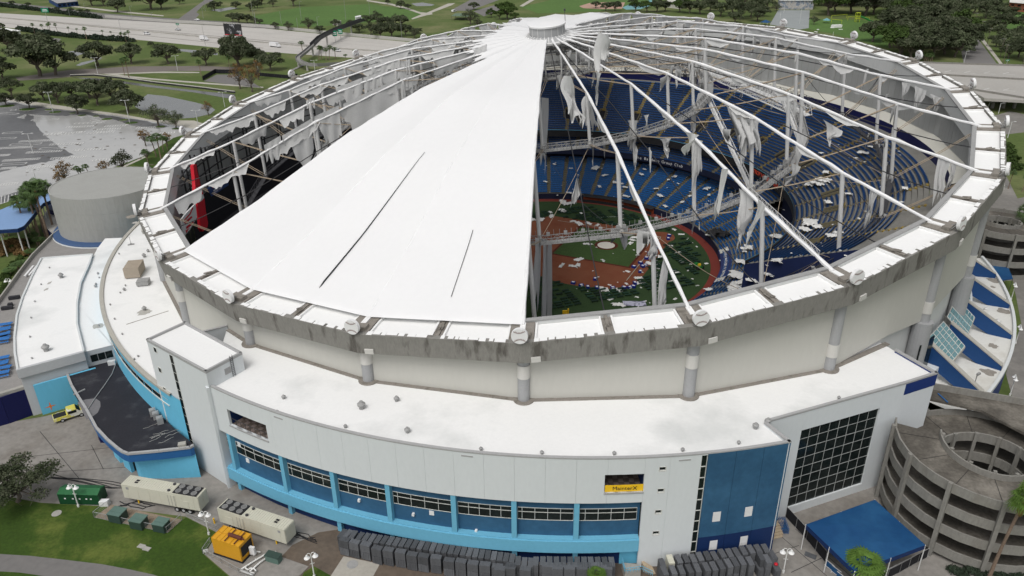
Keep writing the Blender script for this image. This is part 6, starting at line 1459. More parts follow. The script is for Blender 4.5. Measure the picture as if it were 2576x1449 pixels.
# ================================================================== TORN FABRIC ON THE DOME
def rag(tops, lens, sway, rs, name='torn_fabric', label='', group='', nv=9, fold=.25, mat='fabric_torn', freq=3.):
    n = len(tops); mb = MB(); rows = []; d0 = unit(tops[-1] - tops[0] + 1e-6); side = unit(np.cross(d0, (0, 0, 1))) if abs(d0[2]) < .99 else V3(1, 0, 0)
    ph = rs.rand() * 6; W0 = np.linalg.norm(tops[-1] - tops[0]); mid = (tops[0] + tops[-1]) / 2; tw = rs.uniform(-1.3, 1.3); pin = rs.uniform(.35, .85) if sway[2] > 0 else 0; off = rs.randn() * .35 * W0 if sway[2] > 0 else 0
    for i in range(nv + 1):
        v = i / nv; row = []
        for j in range(n):
            u = j / (n - 1); L_ = lens[j] * v * (1 + (.10 * math.sin(u * 17 + ph) + .08 * math.sin(u * 41 + ph * 2)) * v)
            g_ = 1 - pin * v ** .8 * (1 - .35 * math.sin(v * 5 + ph)); a_ = tw * v if pin else 0; along = (u - .5) * W0 * g_
            q = tops[j] * (1 - v) + (mid + d0 * (u - .5) * W0) * v if False else tops[j]
            q = q + d0 * (along * math.cos(a_) - (u - .5) * W0) + side * (along * math.sin(a_)) - V3(0, 0, L_)
            q = q + side * (fold * v ** .6 * (math.sin(u * freq * 6.28 + ph + v * 1.2) + .5 * math.sin(u * freq * 14 + ph * 3)) + sway[0] * v * v) + d0 * (sway[1] * v * v + off * v * v + .12 * W0 * pin * math.sin(v * 6 + ph))
            row.append(q)
        rows.append(row)
    mb.grid(rows); o = mb.build(name, mat, smooth=True); return tag(o, label, 'fabric', group)
rs = np.random.RandomState(21)
def lens_noise(n, base, amp, taper=.35):
    out = []; x = rs.rand()
    for j in range(n):
        u = j / (n - 1); x = .6 * x + .4 * rs.rand(); e_ = min(1, min(u, 1 - u) / taper + .15); out.append(max(.15, (base + amp * (x * 2 - 1)) * e_))
    return out
LBL = 'torn white roof fabric strip hanging along a bare ridge cable'; GRP = 'torn fabric along the ridge cables'
for k in (12, 13, 14, 15, 16, 17, 18, 19, 20, 21, 22):
    r = 97.0
    while r > 16:
        ln = rs.uniform(6, 15); gap = rs.uniform(.5, 5) if k < 19 else rs.uniform(1, 7)
        n = max(6, int(ln * 2)); tops = [E(k, r - ln * j / (n - 1), ridge_h(r - ln * j / (n - 1)) - .05) for j in range(n)]
        rag(tops, lens_noise(n, rs.uniform(1.0, 2.8), 1.4, .1), (rs.randn() * .3, 0, 0), rs, label=LBL, group=GRP, nv=5, fold=.12, freq=2)
        r -= ln + gap
for k in (3, 4, 5, 6, 7, 8, 9, 10, 11):
    for _ in range(7 if k > 6 else 5):
        r = rs.uniform(18, 95); ln = rs.uniform(2.5, 8); n = 7; tops = [E(k, r - ln * j / (n - 1), ridge_h(r - ln * j / (n - 1)) - .05) for j in range(n)]
        rag(tops, lens_noise(n, rs.uniform(.5, 1.6), .5), (rs.randn() * .3, 0, 0), rs, label=LBL, group=GRP, nv=4, fold=.12, freq=2)
def drape(k, p0, p1, drops, label, fold=.3, sway=(0, 0, 0), freq=2.5, n=12):
    a, b = SK(k, *p0), SK(k, *p1); tops = [a + (b - a) * j / (n - 1) for j in range(n)]; dist = np.linalg.norm(a - CAM_POS)
    L_ = [float(np.interp(j / (n - 1), np.linspace(0, 1, len(drops)), drops)) * dist / FPX / .9 * (1 + .12 * rs.randn()) for j in range(n)]
    return rag(tops, L_, sway, rs, label=label, group='large torn sheets hanging from the dome', fold=fold, freq=freq, nv=10)
BL = 'large torn white sheet hanging from a ridge cable above the outfield'
rr2 = lambda *q: [RG(850, 0, [p_])[0] for p_ in q]
for k, p0, p1, dr in ((22, (150, 1420), (310, 1325), (30, 45, 40)), (22, (325, 1330), (605, 1165), (10, 50, 95, 70)), (22, (640, 1140), (880, 1030), (8, 60, 90, 62)), (22, (925, 1015), (1440, 775), (30, 95, 100, 60, 75, 50)), (22, (2200, 490), (2330, 430), (30, 36)), (21, (850, 860), (1110, 760), (8, 32, 55, 30)), (21, (1120, 760), (1300, 700), (40, 30, 22)), (21, (560, 985), (640, 950), (16, 20)), (20, (1170, 640), (1420, 575), (14, 30, 22)), (21, (1520, 600), (1580, 580), (22, 44)), (22, (1480, 765), (1600, 720), (50, 20, 60))):
    q = rr2(p0, p1); drape(k, q[0], q[1], dr, BL)
DL = 'torn white sheet hanging down over the blue seats'
for k, p0, p1, dr, fo in ((2, (1346, 597), (1362, 601), (115, 130, 140, 120), .45), (2.02, (1366, 601), (1377, 604), (205, 215, 200), .4), (2.05, (1378, 604), (1388, 608), (195, 205, 212), .35), (4, (1862, 476), (1898, 500), (60, 100, 120, 60), .4), (3.6, (1905, 500), (1925, 520), (70, 95), .3), (5, (1822, 258), (1895, 288), (30, 75, 40, 70, 40), .5), (5, (1868, 320), (1886, 330), (70, 60), .3), (4.2, (1580, 303), (1606, 303), (45, 60, 52), .4), (4, (1588, 330), (1602, 330), (60, 70), .3), (6, (2070, 300), (2120, 330), (40, 30), .3), (6, (2003, 330), (2030, 340), (75, 95), .4), (7, (1885, 290), (1915, 300), (60, 75), .3), (3, (1505, 80), (1530, 90), (60, 45), .3), (3, (1470, 240), (1486, 262), (45, 60), .25), (2.5, (1418, 190), (1434, 192), (70, 90), .25), (3.2, (1498, 180), (1512, 184), (50, 60), .25), (8, (2268, 205), (2290, 212), (44, 30), .3), (8, (2300, 215), (2330, 228), (48, 40), .35), (8, (2340, 235), (2375, 250), (20, 24), .3), (6, (2360, 390), (2392, 402), (78, 60), .3), (6, (2395, 402), (2412, 408), (55, 40), .3), (5, (2190, 470), (2214, 480), (90, 60), .35), (4.4, (1660, 350), (1690, 345), (38, 20), .3), (5.5, (1990, 410), (2016, 420), (60, 44), .3), (3.2, (1720, 330), (1760, 340), (40, 36), .3), (3, (1640, 600), (1652, 620), (40, 30), .3), (3, (1668, 650), (1680, 680), (120, 80), .4), (3.4, (1815, 425), (1832, 425), (70, 100), .3), (4, (1745, 360), (1765, 375), (90, 60), .3), (1.9, (1362, 245), (1380, 247), (150, 140), .3), (2.6, (1450, 440), (1456, 438), (55, 65), .2), (4.6, (1620, 290), (1634, 288), (32, 30), .2)):
    drape(k, p0, p1, dr, DL, fo, (rs.randn() * .6, 0, .6 if k > 2.1 else 0), 2.2 if k > 2.1 else 1.4, n=18)
# rags snagged on catwalk nodes
for k in range(3, 12):
    for (r, h) in BOT[1:3]:
        if rs.rand() < .75:
            c = E(k + rs.randn() * .03, r, h + 1.5); w = rs.uniform(.8, 2.2); d_ = unit(ed(k + 6)); tops = [c + d_ * w * (j / 6 - .5) + NR * .5 * math.sin(j) * .4 for j in range(7)]
            rag(tops, lens_noise(7, rs.uniform(2.5, 7), 1.5, .2), (rs.randn() * .5, rs.randn() * .4, .5), rs, mat='fabric_torn', label='white rag snagged on a catwalk joint above the seats', group='rags snagged on the catwalks', nv=7, fold=.35)
for _ in range(150):
    k = rs.choice((3, 4, 5, 6, 7, 8, 9, 10, 11)) ; i = rs.randint(0, 4); r, h = (NODE[i + 1] if rs.rand() < .45 else (BOT[i][0], BOT[i][1] + 1.2)); kk = k + (0 if rs.rand() < .5 else rs.rand())
    c = EP(kk, r + rs.randn() * .4, h); w = rs.uniform(.2, 1.1); a_ = rs.rand() * 6.28; d_ = V3(math.cos(a_), math.sin(a_), 0); tops = [c + d_ * w * (j / 5 - .5) for j in range(6)]
    rag(tops, lens_noise(6, rs.uniform(1.0, 5.5), 1., .2), (rs.randn() * .9, rs.randn() * .6, .5), rs, label='narrow white shred twisting from the dome steelwork', group='narrow shreds on the steelwork', nv=8, fold=.18)
# ================================================================== SCRAPS LYING ABOUT
def surf(r, k):
    if r < 48: return 0.05
    if 3.0 <= k <= 16.2:
        if r < 66.5 or (k < 4.97 and r < 96): return 1.9 + (r - 48.2) * .41 + .8
        if r < 92.5 and k > 4.97: return 19.2 + (r - 64.5) * .471 + .8
    return 9.
def HIT(x, y):
    d = ray(x, y); d = d / np.linalg.norm(d)
    for t in np.arange(120, 420, .35):
        X = CAM_POS + d * t; r = math.hypot(X[0], X[1]); k = (math.atan2(X[1], X[0]) - TH0) / math.radians(15) % 24
        if X[2] < 36 and X[2] <= surf(r, k): return X
    return CAM_POS + d * 420
def scrap_mesh(seed, n=9, rough=.24):
    s_ = np.random.RandomState(seed); mb = MB(); rows = []; H = s_.rand(n + 1, n + 1)
    for i in range(n + 1):
        row = []
        for j in range(n + 1):
            x, y = i / n - .5, j / n - .5; rr = 1 + .13 * s_.randn(); row.append(V3(x * rr, y * rr * (.6 + .2 * s_.rand()), .02 + rough * H[i, j] * (1 - 1.1 * (x * x + y * y))))
        rows.append(row)
    mb.grid(rows); return mb.mesh('fabric_scrap', 'scrap', smooth=True)
SCR = [scrap_mesh(100 + i) for i in range(10)]
def put_scrap(x, y, wpx, label, group, asp=1.):
    X = HIT(x, y); w = wpx * np.linalg.norm(X - CAM_POS) / FPX * 1.0; o = share(random.choice(SCR), 'fabric_scrap', None, X, random.random() * 6.28, (w, w * asp, w * .8)); tag(o, label, 'fabric scrap', group)
zz = lambda a, b: ((2050 + a / 3.623) * .736, (780 + b / 3.623) * .736)
SF = 'crumpled white roof scrap lying on the infield and turf'; SS = 'crumpled white roof scrap lying on the blue seats'
for a, b, w in ((380, 190, 18), (440, 120, 22), (520, 90, 20), (400, 150, 18), (870, 230, 14), (970, 305, 16), (1015, 415, 13), (1125, 447, 7), (940, 548, 22), (1095, 525, 8), (345, 540, 14), (1200, 230, 8), (1210, 712, 8), (480, 620, 22), (495, 680, 22), (330, 690, 12), (30, 760, 26), (80, 765, 20), (230, 770, 22), (220, 950, 26), (270, 960, 18), (470, 992, 14), (135, 885, 16), (460, 855, 10), (130, 825, 8), (740, 765, 16), (880, 660, 14), (930, 880, 12), (740, 580, 14), (610, 440, 20), (660, 340, 20), (1010, 80, 15), (915, 20, 14), (40, 400, 12), (465, 335, 11), (120, 705, 10)):
    put_scrap(*zz(a, b), w, SF, 'scraps on the playing field', .8)
for a, b, w in ((1345, 90, 14), (1500, 400, 8), (1850, 95, 10), (1840, 240, 26), (1760, 420, 30), (1850, 440, 26), (1740, 600, 52), (1830, 670, 46), (1690, 720, 40), (1910, 650, 34), (2200, 410, 26), (2100, 570, 26), (2220, 110, 22), (2160, 100, 24), (1345, 760, 18), (2150, 740, 16), (1700, 830, 36), (1320, 440, 10), (2290, 640, 10), (1640, 760, 30), (1900, 760, 26), (1560, 270, 9), (2075, 460, 9), (1790, 290, 12)):
    put_scrap(*zz(a, b), w, SS, 'scraps on the seats')
z6 = lambda a, b: ((1700 + a / 2.862) * .736, (450 + b / 2.862) * .736)
for a, b, w in ((470, 490, 12), (560, 320, 12), (720, 360, 10), (960, 360, 30), (1000, 540, 16), (1050, 430, 18), (1150, 500, 18), (1210, 515, 14), (1250, 545, 14), (1410, 420, 14), (1260, 635, 20), (1440, 370, 12), (1590, 630, 22), (1550, 560, 14), (1680, 470, 14), (1740, 440, 16), (2050, 560, 22), (2070, 620, 12), (1810, 690, 16), (2290, 555, 18), (700, 600, 16), (760, 620, 20), (640, 690, 26), (1640, 730, 16), (1770, 510, 9), (1885, 630, 12), (2420, 1150, 22), (590, 620, 8), (690, 710, 30), (640, 780, 26), (910, 1105, 12)):
    put_scrap(*z6(a, b), w, SS if b < 660 else SF, 'scraps on the seats' if b < 660 else 'scraps on the playing field', .75)
for a, b, w in ((340, 860, 24), (430, 865, 22), (530, 830, 22), (740, 880, 16), (800, 905, 26), (890, 900, 20), (630, 1035, 12), (870, 1100, 16), (800, 1255, 24), (740, 1320, 22), (790, 1310, 20), (620, 1320, 16), (640, 1300, 14), (1270, 1370, 12), (1690, 1120, 14), (1760, 1190, 16), (1800, 1270, 12), (1590, 1230, 20), (520, 790, 14), (820, 800, 12), (980, 915, 14)):
    put_scrap(*z6(a, b), w, SF, 'scraps on the playing field', .75)
z7 = lambda a, b: ((2600 + a / 2.862) * .736, (450 + b / 2.862) * .736)
for a, b, w in ((620, 480, 34), (560, 510, 34), (480, 520, 26), (640, 400, 20), (480, 900, 46), (560, 930, 26), (440, 960, 30), (160, 1030, 22), (180, 1260, 22), (700, 1020, 30), (760, 990, 22), (860, 610, 16), (660, 690, 20), (1000, 210, 24), (1410, 555, 18), (80, 1400, 26), (1380, 690, 10), (830, 1210, 10), (960, 850, 8), (930, 260, 10), (130, 500, 10), (590, 210, 12), (1080, 150, 14)):
    put_scrap(*z7(a, b), w, 'crumpled white roof scrap lying on the upper blue seats', 'scraps on the upper seats')
rs2 = random.Random(9)
for i in range(48): put_scrap(*z7(rs2.uniform(50, 1500), rs2.uniform(100, 1250)), rs2.uniform(2, 6), 'small white scrap lying on the upper blue seats', 'small scraps on the upper seats')
for i in range(46): put_scrap(*z6(rs2.uniform(330, 2500), rs2.uniform(250, 690)), rs2.uniform(2, 5), 'small white scrap lying on the lower blue seats', 'small scraps on the lower seats')
for i in range(56): put_scrap(*zz(rs2.uniform(-300, 1200), rs2.uniform(100, 1050)), rs2.uniform(2.5, 6), 'small white scrap on the turf among the cots', 'small scraps on the turf')
# ================================================================== FIELD CAMP
def cot_mesh():
    mb = MB(); mb.obox(V3(-.95, -.36, .38), V3(1.9, 0, 0), V3(0, .72, 0), V3(0, 0, .05)); 
    for x in (-.7, .7): mb.beam((x, -.4, 0), (x, .4, .4), .05, .05, up=(1, 0, 0)); mb.beam((x, .4, 0), (x, -.4, .4), .05, .05, up=(1, 0, 0))
    return mb.mesh('folding_cot', 'cot_green')
COT = cot_mesh(); cots = []
def inpoly(q, poly):
    c = False; n = len(poly)
    for i in range(n):
        a, b = poly[i], poly[i - 1]
        if (a[1] > q[1]) != (b[1] > q[1]) and q[0] < (b[0] - a[0]) * (q[1] - a[1]) / (b[1] - a[1]) + a[0]: c = not c
    return c
M3 = np.append(Mo, 0)
for i in range(-24, 25):
    for j in range(-14, 15):
        q = np.append(Mo, 0) + np.append(hd, 0) * j * 2.35 + np.append(pd, 0) * i * 1.35 + V3(random.uniform(-.15, .15), random.uniform(-.15, .15), .02)
        r0 = math.hypot(q[0], q[1]); dm = np.linalg.norm(q - M3); ang = math.degrees(math.acos(np.clip(np.dot(unit(q - M3)[:2], -hd), -1, 1)))
        if r0 > 42.5 or inpoly(q, skin) or inpoly(q, dia(20.5)) or np.linalg.norm(q[:2] - home) < 6 or (j + 30) % 7 == 0 or (i + 40) % 12 == 0: continue
        px_ = (q - CAM_POS); xx = np.dot(px_, RT) / np.dot(px_, FW) * FPX + 1288
        if xx < 1325: continue
        if random.random() < .12: continue
        cots.append((np.linalg.norm(q - CAM_POS), q))
cots.sort(key=lambda c: c[0])
for d_, q in cots[:300]:
    o = share(COT, 'folding_cot', None, q, math.atan2(hd[1], hd[0]) + random.gauss(0, .06)); tag(o, 'dark green folding cot set out on the outfield turf', 'cot', 'rows of cots on the turf')
def sbox():
    mb = MB(); mb.box((0, 0, .35), (1.0, .7, .7)); mb.box((0, -.05, .71), (.6, .45, .02), mi=1); mb.box((0, -.36, .38), (.6, .02, .4), mi=1); return mb.mesh('supply_crate', ['supply_blue', 'sign_white'])
SBX = sbox()
for a, b in ((860, 100), (845, 140), (712, 250), (610, 325), (577, 382), (503, 440), (530, 485), (422, 490), (500, 548), (432, 690), (415, 735), (370, 745), (300, 748), (160, 750), (-40, 748), (-150, 740), (-230, 720), (-330, 690), (-60, 640), (560, 470)):
    X = HIT(*zz(a, b)); tag(share(SBX, 'supply_crate', None, X, random.random() * 3, (1.2, 1.2, .9)), 'blue supply crate with white label at the infield edge', 'crate', 'supply crates round the infield')
X = HIT(*zz(430, 940)); mb = MB(); pts = []
for i in range(7): pts.append([X + V3((i - 3) * .95, (j - 1.5) * .9, .1 + .2 * rs.rand()) for j in range(4)])
mb.grid(pts, flip=True); tag(mb.build('painted_banner', 'lavender'), 'pale fan banner with dark painted strokes lying on the turf', 'banner')
X = HIT(*zz(1215, 500)); tr = thing('utility_tractor', 'small green utility tractor parked on the red warning track', 'tractor', X, .4)
mb = MB(); mb.box((0, 0, .75), (1.3, 2.4, .6)); mb.box((0, .9, 1.1), (1.1, .8, .5)); mb.build('tractor_body', 'tractor_green', tr, local=True)
mb = MB(); mb.box((0, -.5, 1.35), (.7, .5, .6)); mb.build('driver_seat', 'yellow', tr, local=True)
for x in (-.8, .8):
    for y, r_ in ((-.9, .6), (.9, .4)): mb = MB(); mb.tube((x - .15, y, r_), (x + .15, y, r_), r_, n=12); mb.build('wheel', 'rubber', tr, local=True)
mb = MB(); X = U(1429, 800, 0.); 
mb.tube((X[0], X[1], 0), (X[0], X[1], 2.6), .18, n=8); mb.box((X[0] - .8, X[1], 1.1), (1.2, .3, 2.0)); tag(mb.build('safety_bollard', 'yellow'), 'yellow padded post standing among the green cots', 'post')
# dark gathered backstop net at the right
X = HIT(1805, 590); nt_ = thing('bunched_net', 'bunched black net heaped beside the right stand wall', 'net', X)
NM = scrap_mesh(300, 9, .6)
for i in range(5):
    o = share(NM, 'net_fold', nt_, V3(rs.randn() * 1.2, rs.randn() * 1.2, rs.rand() * .6), rs.rand() * 6, (3.2, 3.0, 3.0)); o.data = o.data.copy() if i == 0 else o.data
for c_ in nt_.children: c_.data.materials.clear(); c_.data.materials.append(M['ink'])
# ================================================================== FRONT YARD
STK = MB(); n = 9
def stack_proto(L, W_, tiers, seed, mat='pallet_black'):
    s_ = np.random.RandomState(seed); t = thing('pallet_stack', '', 'pallet stack')
    for ti in range(tiers):
        mb = MB(); n = 10
        for i in range(n):
            x0 = -L / 2 + L * i / n; h = 1.42 + s_.rand() * .06; mb.box((x0 + L / n / 2, s_.randn() * .02, ti * 1.52 + .1 + h / 2), (L / n * .93, W_ * (1 + s_.randn() * .012), h))
        mb.build('tile_bundle', mat, t, local=True)
        mb = MB(); mb.box((0, 0, ti * 1.52 + .06), (L, W_ * .95, .1)); mb.build('pallet', 'steel_dark' if mat == 'pallet_black' else mat, t, local=True)
    return t
pA = [stack_proto(1.66, .95, 2, s) for s in (1, 2)]; pB = [stack_proto(.84, 1.8, 2, s) for s in (3, 4)]; pC = stack_proto(.9, 1.8, 1, 5); pW = stack_proto(.9, 1.8, 2, 6, 'trailer_cream')
def put_stack(pr_, x, y, ztop, rz, label, group):
    X = U(x, y, GZ + ztop); X[2] = GZ + .05; c = clone(pr_, X, rz + random.gauss(0, .03), label, group); c['category'] = 'pallet stack'; return c
def fang(X): return math.atan2(X[1] - FC[1], X[0] - FC[0]) + math.pi / 2
def zc(a, b): return ((1100 + a / 3.22) * .736, (1700 + b / 3.22) * .736)
G1 = 'black pallet stacks along the curved blue wall'
front = [(250, 462), (362, 488), (485, 512), (610, 555), (735, 572), (868, 592), (995, 622), (1120, 640), (1258, 655), (1402, 688), (1533, 698), (1665, 718), (1797, 732), (1933, 755), (2082, 745)]
for a, b in front:
    x, y = zc(a, b); X = U(x, y, GZ + 3.05); put_stack(random.choice(pA), x, y, 3.05, fang(X), 'tall two tier black tile stack facing the brown paving', G1)
back = [(228, 395), (285, 400), (345, 410)] + [(420 + 67 * i, 430 + 9.6 * i) for i in range(26)]
for a, b in back:
    if a > 2110: continue
    x, y = zc(a, b); X = U(x, y, GZ + 3.05); put_stack(random.choice(pB), x, y, 3.05, fang(X), 'black tile stack in the rear row against the curved blue wall', G1)
def zd(a, b): return ((1700 + a / 2.547) * .736, (1400 + b / 2.547) * .736)
G2 = 'black pallet stacks beside the entrance steps'
for i in range(11): x, y = zd(395 + 60 * i, 1318 + i * .5); put_stack(random.choice(pB), x, y, 3.05, fang(U(x, y, 1)), 'black tile stack in the rear row beside the pale entrance steps', G2)
for i in range(6): x, y = zd(440 + 107 * i, 1388); put_stack(random.choice(pA), x, y, 2.2, fang(U(x, y, 1)), 'black tile stack in the middle row beside the pale entrance steps', G2)
for i in range(5): x, y = zd(520 + 107 * i, 1435); put_stack(random.choice(pA), x, y, 1.6, fang(U(x, y, 1)), 'black tile stack in the outer row beside the pale entrance steps', G2)
for a, b, z in ((335, 1320, 3.05), (180, 1335, 2.6), (235, 1345, 2.6), (290, 1350, 2.6), (245, 1395, 2.8), (20, 1380, 3.05), (110, 1370, 3.05)): x, y = zd(a, b); put_stack(random.choice(pB if b < 1360 else pA), x, y, z, fang(U(x, y, 1)), 'black tile stack at the gap between the two stack groups', G2)
def ze(a, b): return ((2200 + a / 3.22) * .736, (1750 + b / 3.22) * .736)
G3 = 'black pallet stacks below the blue wall'
for i, (a, b) in enumerate(((205, 560), (295, 520), (385, 515), (465, 510), (545, 510), (620, 490), (700, 480), (780, 480), (865, 455), (945, 450), (1020, 440), (1100, 425), (1180, 410), (1260, 405), (1340, 400))):
    x, y = ze(a, b)
    if i == 1: put_stack(pW, x, y, 3.05, rad(8), 'cream topped stack among the black tile stacks', None)
    else: put_stack(random.choice(pB), x, y, 3.05, rad(8), 'black tile stack in the rear row below the blue wall', G3)
for a, b, z in ((230, 645, 3.05), (325, 640, 3.05), (415, 635, 3.05), (505, 625, 3.05), (590, 615, 3.05), (690, 605, 3.05), (770, 595, 3.05), (850, 580, 3.05), (935, 565, 3.05), (1005, 550, 3.05), (1080, 535, 3.05), (1170, 540, 3.05), (1360, 515, 3.05), (1270, 590, 1.55), (1455, 600, 1.55), (1420, 470, 1.55), (1430, 530, 1.55), (1290, 490, 2.9)):
    x, y = ze(a, b); put_stack(pC if z < 2 else random.choice(pB), x, y, z, rad(8), 'black tile stack in the front row below the blue wall' if z > 2 else 'single tier black tile stack at the end below the blue wall', G3 if z > 2 else 'low black stacks below the blue wall')
for q in pA + pB + [pC, pW]: hide_proto(q)
# generator trailers
def trailer(A, B, Cw, label, fan_at_B, steps):
    ztop = GZ + 4.1; a, b = U(*A, ztop), U(*B, ztop); u = unit(b - a); L_ = np.linalg.norm(b - a); v = V3(-u[1], u[0], 0); Wd = 2.5
    c = (a + b) / 2 + v * Wd / 2; t = thing('generator_trailer', label, 'trailer', (c[0], c[1], GZ), math.atan2(u[1], u[0]))
    mb = MB(); mb.box((0, 0, 2.6), (L_, Wd, 2.9)); body = mb.build('container_body', 'trailer_cream', t, local=True)
    mb = MB(); 
    for i in range(int(L_ / .45)): mb.box((-L_ / 2 + .3 + i * .45, 0, 4.08), (.08, Wd * .98, .06))
    mb.build('roof_rib', 'trailer_cream', body, local=True)
    fx = (L_ / 2 - 2.6) * (1 if fan_at_B else -1)
    mb = MB(); mb.box((fx, 0, 4.13), (4.6, 2.3, .12)); rp_ = mb.build('radiator_panel', 'ink', t, local=True)
    for i in range(3):
        for j in range(2):
            mb = MB(); cc_ = V3(fx + (i - 1) * 1.5, (j - .5) * 1.12, 4.2); mb.lathe([(.5, 0), (.5, .08), (.42, .08), (.42, 0)], cc_, 14)
            for q in range(4): w = q * .785; mb.box(cc_ + V3(0, 0, .04), (.9, .09, .03), w)
            mb.build('fan', 'steel_grey', rp_, local=True)
    for s in (-.8, .8): mb = MB(); mb.lathe([(.25, 4.1), (.25, 4.3), (.15, 4.3)], (fx - 3.2 * (1 if fan_at_B else -1), s, 0), 10); mb.build('exhaust_cap', 'steel_dark', t, local=True)
    for i in range(2): mb = MB(); mb.box((-(fx + (0 if fan_at_B else 0)) * 1.05, -.25 + i * .5, 4.1), (.6, .35, .06)); mb.build('roof_hatch', 'ink', t, local=True)
    sgn = 1 if fan_at_B else -1
    mb = MB()
    for x in np.linspace(-L_ / 2 + 1, L_ / 2 - 1, 7): mb.box((x, -Wd / 2 - .015, 2.6), (.05, .03, 2.6))
    mb.box((sgn * 2.2, -Wd / 2 - .03, 2.5), (1.5, .04, 2.3)); mb.box((sgn * 4.6, -Wd / 2 - .03, 2.1), (1.6, .04, 1.4)); mb.build('side_door', 'trailer_cream', t, local=True)
    mb = MB(); 
    for x in (sgn * 1.6, sgn * 2.2, sgn * 2.8): mb.box((x, -Wd / 2 - .06, 2.5), (.05, .04, 2.2))
    mb.box((-sgn * (L_ / 2 - 1.1), -Wd / 2 - .03, 3.4), (.5, .03, .5)); mb.build('door_bar', 'steel_grey', t, local=True)
    mb = MB()
    for s in (-.6, .6): mb.box((sgn * 0 + L_ / 2 + .03, s, 2.6), (.05, 1.1, 2.5))
    mb.build('rear_door', 'trailer_cream', t, local=True)
    mb = MB(); mb.box((0, 0, .98), (L_ * .96, 1.1, .35)); mb.build('chassis', 'steel_dark', t, local=True)
    wx = L_ / 2 - 2.2
    for i in range(3):
        for s in (-1, 1):
            mb = MB(); x = sgn * (wx - i * 1.25); mb.tube((x, s * 1.22, .52), (x, s * .9, .52), .52, n=14); w_ = mb.build('wheel', 'rubber', t, local=True); mb = MB(); mb.tube((x, s * 1.24, .52), (x, s * 1.2, .52), .27, n=12); mb.build('rim', 'car_silver', w_, local=True)
    for s in (-.9, .9): mb = MB(); mb.box((-sgn * (L_ / 2 - 2.4), s, .5), (.18, .18, 1.0)); mb.build('landing_leg', 'yellow', t, local=True)
    return t
trailer((303.5, 1217.5), (496.3, 1252), 0, 'cream generator trailer with roof fans beside the transformer yard', True, 0)
trailer((545.5, 1277.5), (714.6, 1333.8), 0, 'cream generator trailer with roof fans beside the yellow generator', False, 0)
# green roll-off container
a, b = U(*RG(0, 1469, [(590, 730)])[0]), U(*RG(0, 1469, [(985, 740)])[0]); c = (a + b) / 2; u = unit(b - a); L_ = np.linalg.norm(b - a)
t = thing('waste_container', 'dark green covered waste container behind the lawn lamp post', 'container', (c[0] - u[1] * 1.2, c[1] + u[0] * 1.2, GZ + .05), math.atan2(u[1], u[0]))
mb = MB(); mb.box((0, 0, 1.15), (L_, 2.4, 2.2)); mb.build('container_body', 'dump_green', t, local=True)
mb = MB(); mb.add([(-L_ / 2, -1.3, 2.26), (L_ / 2, -1.3, 2.26), (L_ / 2, 0, 2.75), (-L_ / 2, 0, 2.75), (-L_ / 2, 1.3, 2.26), (L_ / 2, 1.3, 2.26)], [(0, 1, 2, 3), (3, 2, 5, 4), (1, 5, 2), (0, 3, 4), (0, 4, 5, 1)]); mb.build('container_lid', 'lid_green', t, local=True)
for x in (-2.4, -1., .2, 1.4, 2.2): mb = MB(); mb.box((x, -1.21, 1.3), (.3, .02, .25)); mb.build('placard', 'sign_white', t, local=True)
# transformer yard
ty = RG(0, 1469, [(925, 860), (1090, 735), (1380, 800), (1780, 885), (1640, 1010)])
P_ty = PX(ty); mb = MB(); mb.prism(P_ty, GZ, GZ + .12, 1, 0); struct('transformer_pad', mb, ['gravel', 'concrete'])
lp = [U(x, y) for x, y in ty]
def chain_fence(pts, h, label, group=None, mat='chainlink', solid=None, name='chain_fence', post=2.5):
    t = thing(name, label, 'fence', tuple(np.mean(pts, 0) * V3(1, 1, 0) + V3(0, 0, GZ)), group=group)
    for a, b in zip(pts[:-1], pts[1:]):
        L_ = np.linalg.norm(b - a); n = max(1, int(round(L_ / post)))
        for i in range(n + 1): q = a + (b - a) * i / n; mb = MB(); mb.tube(q, q + V3(0, 0, h + .05), .045, n=6); mb.build('post', mat, t)
        mb = MB(); mb.beam(a + V3(0, 0, h), b + V3(0, 0, h), .06, .06); mb.beam(a + V3(0, 0, .1), b + V3(0, 0, .1), .04, .04); mb.build('rail', mat, t)
        mb = MB()
        if solid:
            mb.beam(a + V3(0, 0, h / 2), b + V3(0, 0, h / 2), .03, h * .95); mb.build('screen', solid, t)
        else:
            m_ = int(L_ / .3)
            for i in range(m_):
                q0 = a + (b - a) * i / m_; q1 = a + (b - a) * min(1, (i + h / .3 * .5) / m_); 
                mb.beam(q0 + V3(0, 0, .05), q1 + V3(0, 0, h * min(1, (1 - i / m_) * m_ / (h / .3 * .5) if i + h / .3 * .5 > m_ else 1)), .012, .012)
                q1 = a + (b - a) * max(0, (i - h / .3 * .5) / m_); mb.beam(q0 + V3(0, 0, .05), q1 + V3(0, 0, h * min(1, i / (h / .3 * .5))), .012, .012)
            tag(mb.build('mesh_wire', mat, t), kind='stuff')
    return t
chain_fence([lp[1], lp[0], lp[4], lp[3]], 1.3, 'low chain link fence round the three green transformers')
def trafo(x, y, s, label, group, rz=.25):
    X = U(*RG(0, 1469, [(x, y)])[0]); t = thing('transformer', label, 'transformer', (X[0], X[1], GZ + .12), -rz, group)
    mb = MB(); mb.box((0, 0, .65 * s), (1.9 * s, 1.5 * s, 1.3 * s)); mb.build('cabinet', 'trafo_dark', t, local=True)
    mb = MB(); mb.box((0, .05, 1.36 * s), (2.0 * s, 1.7 * s, .12)); mb.box((0, -.2, 1.43 * s), (2.0 * s, .05, .05)); mb.build('lid', 'trafo_green', t, local=True)
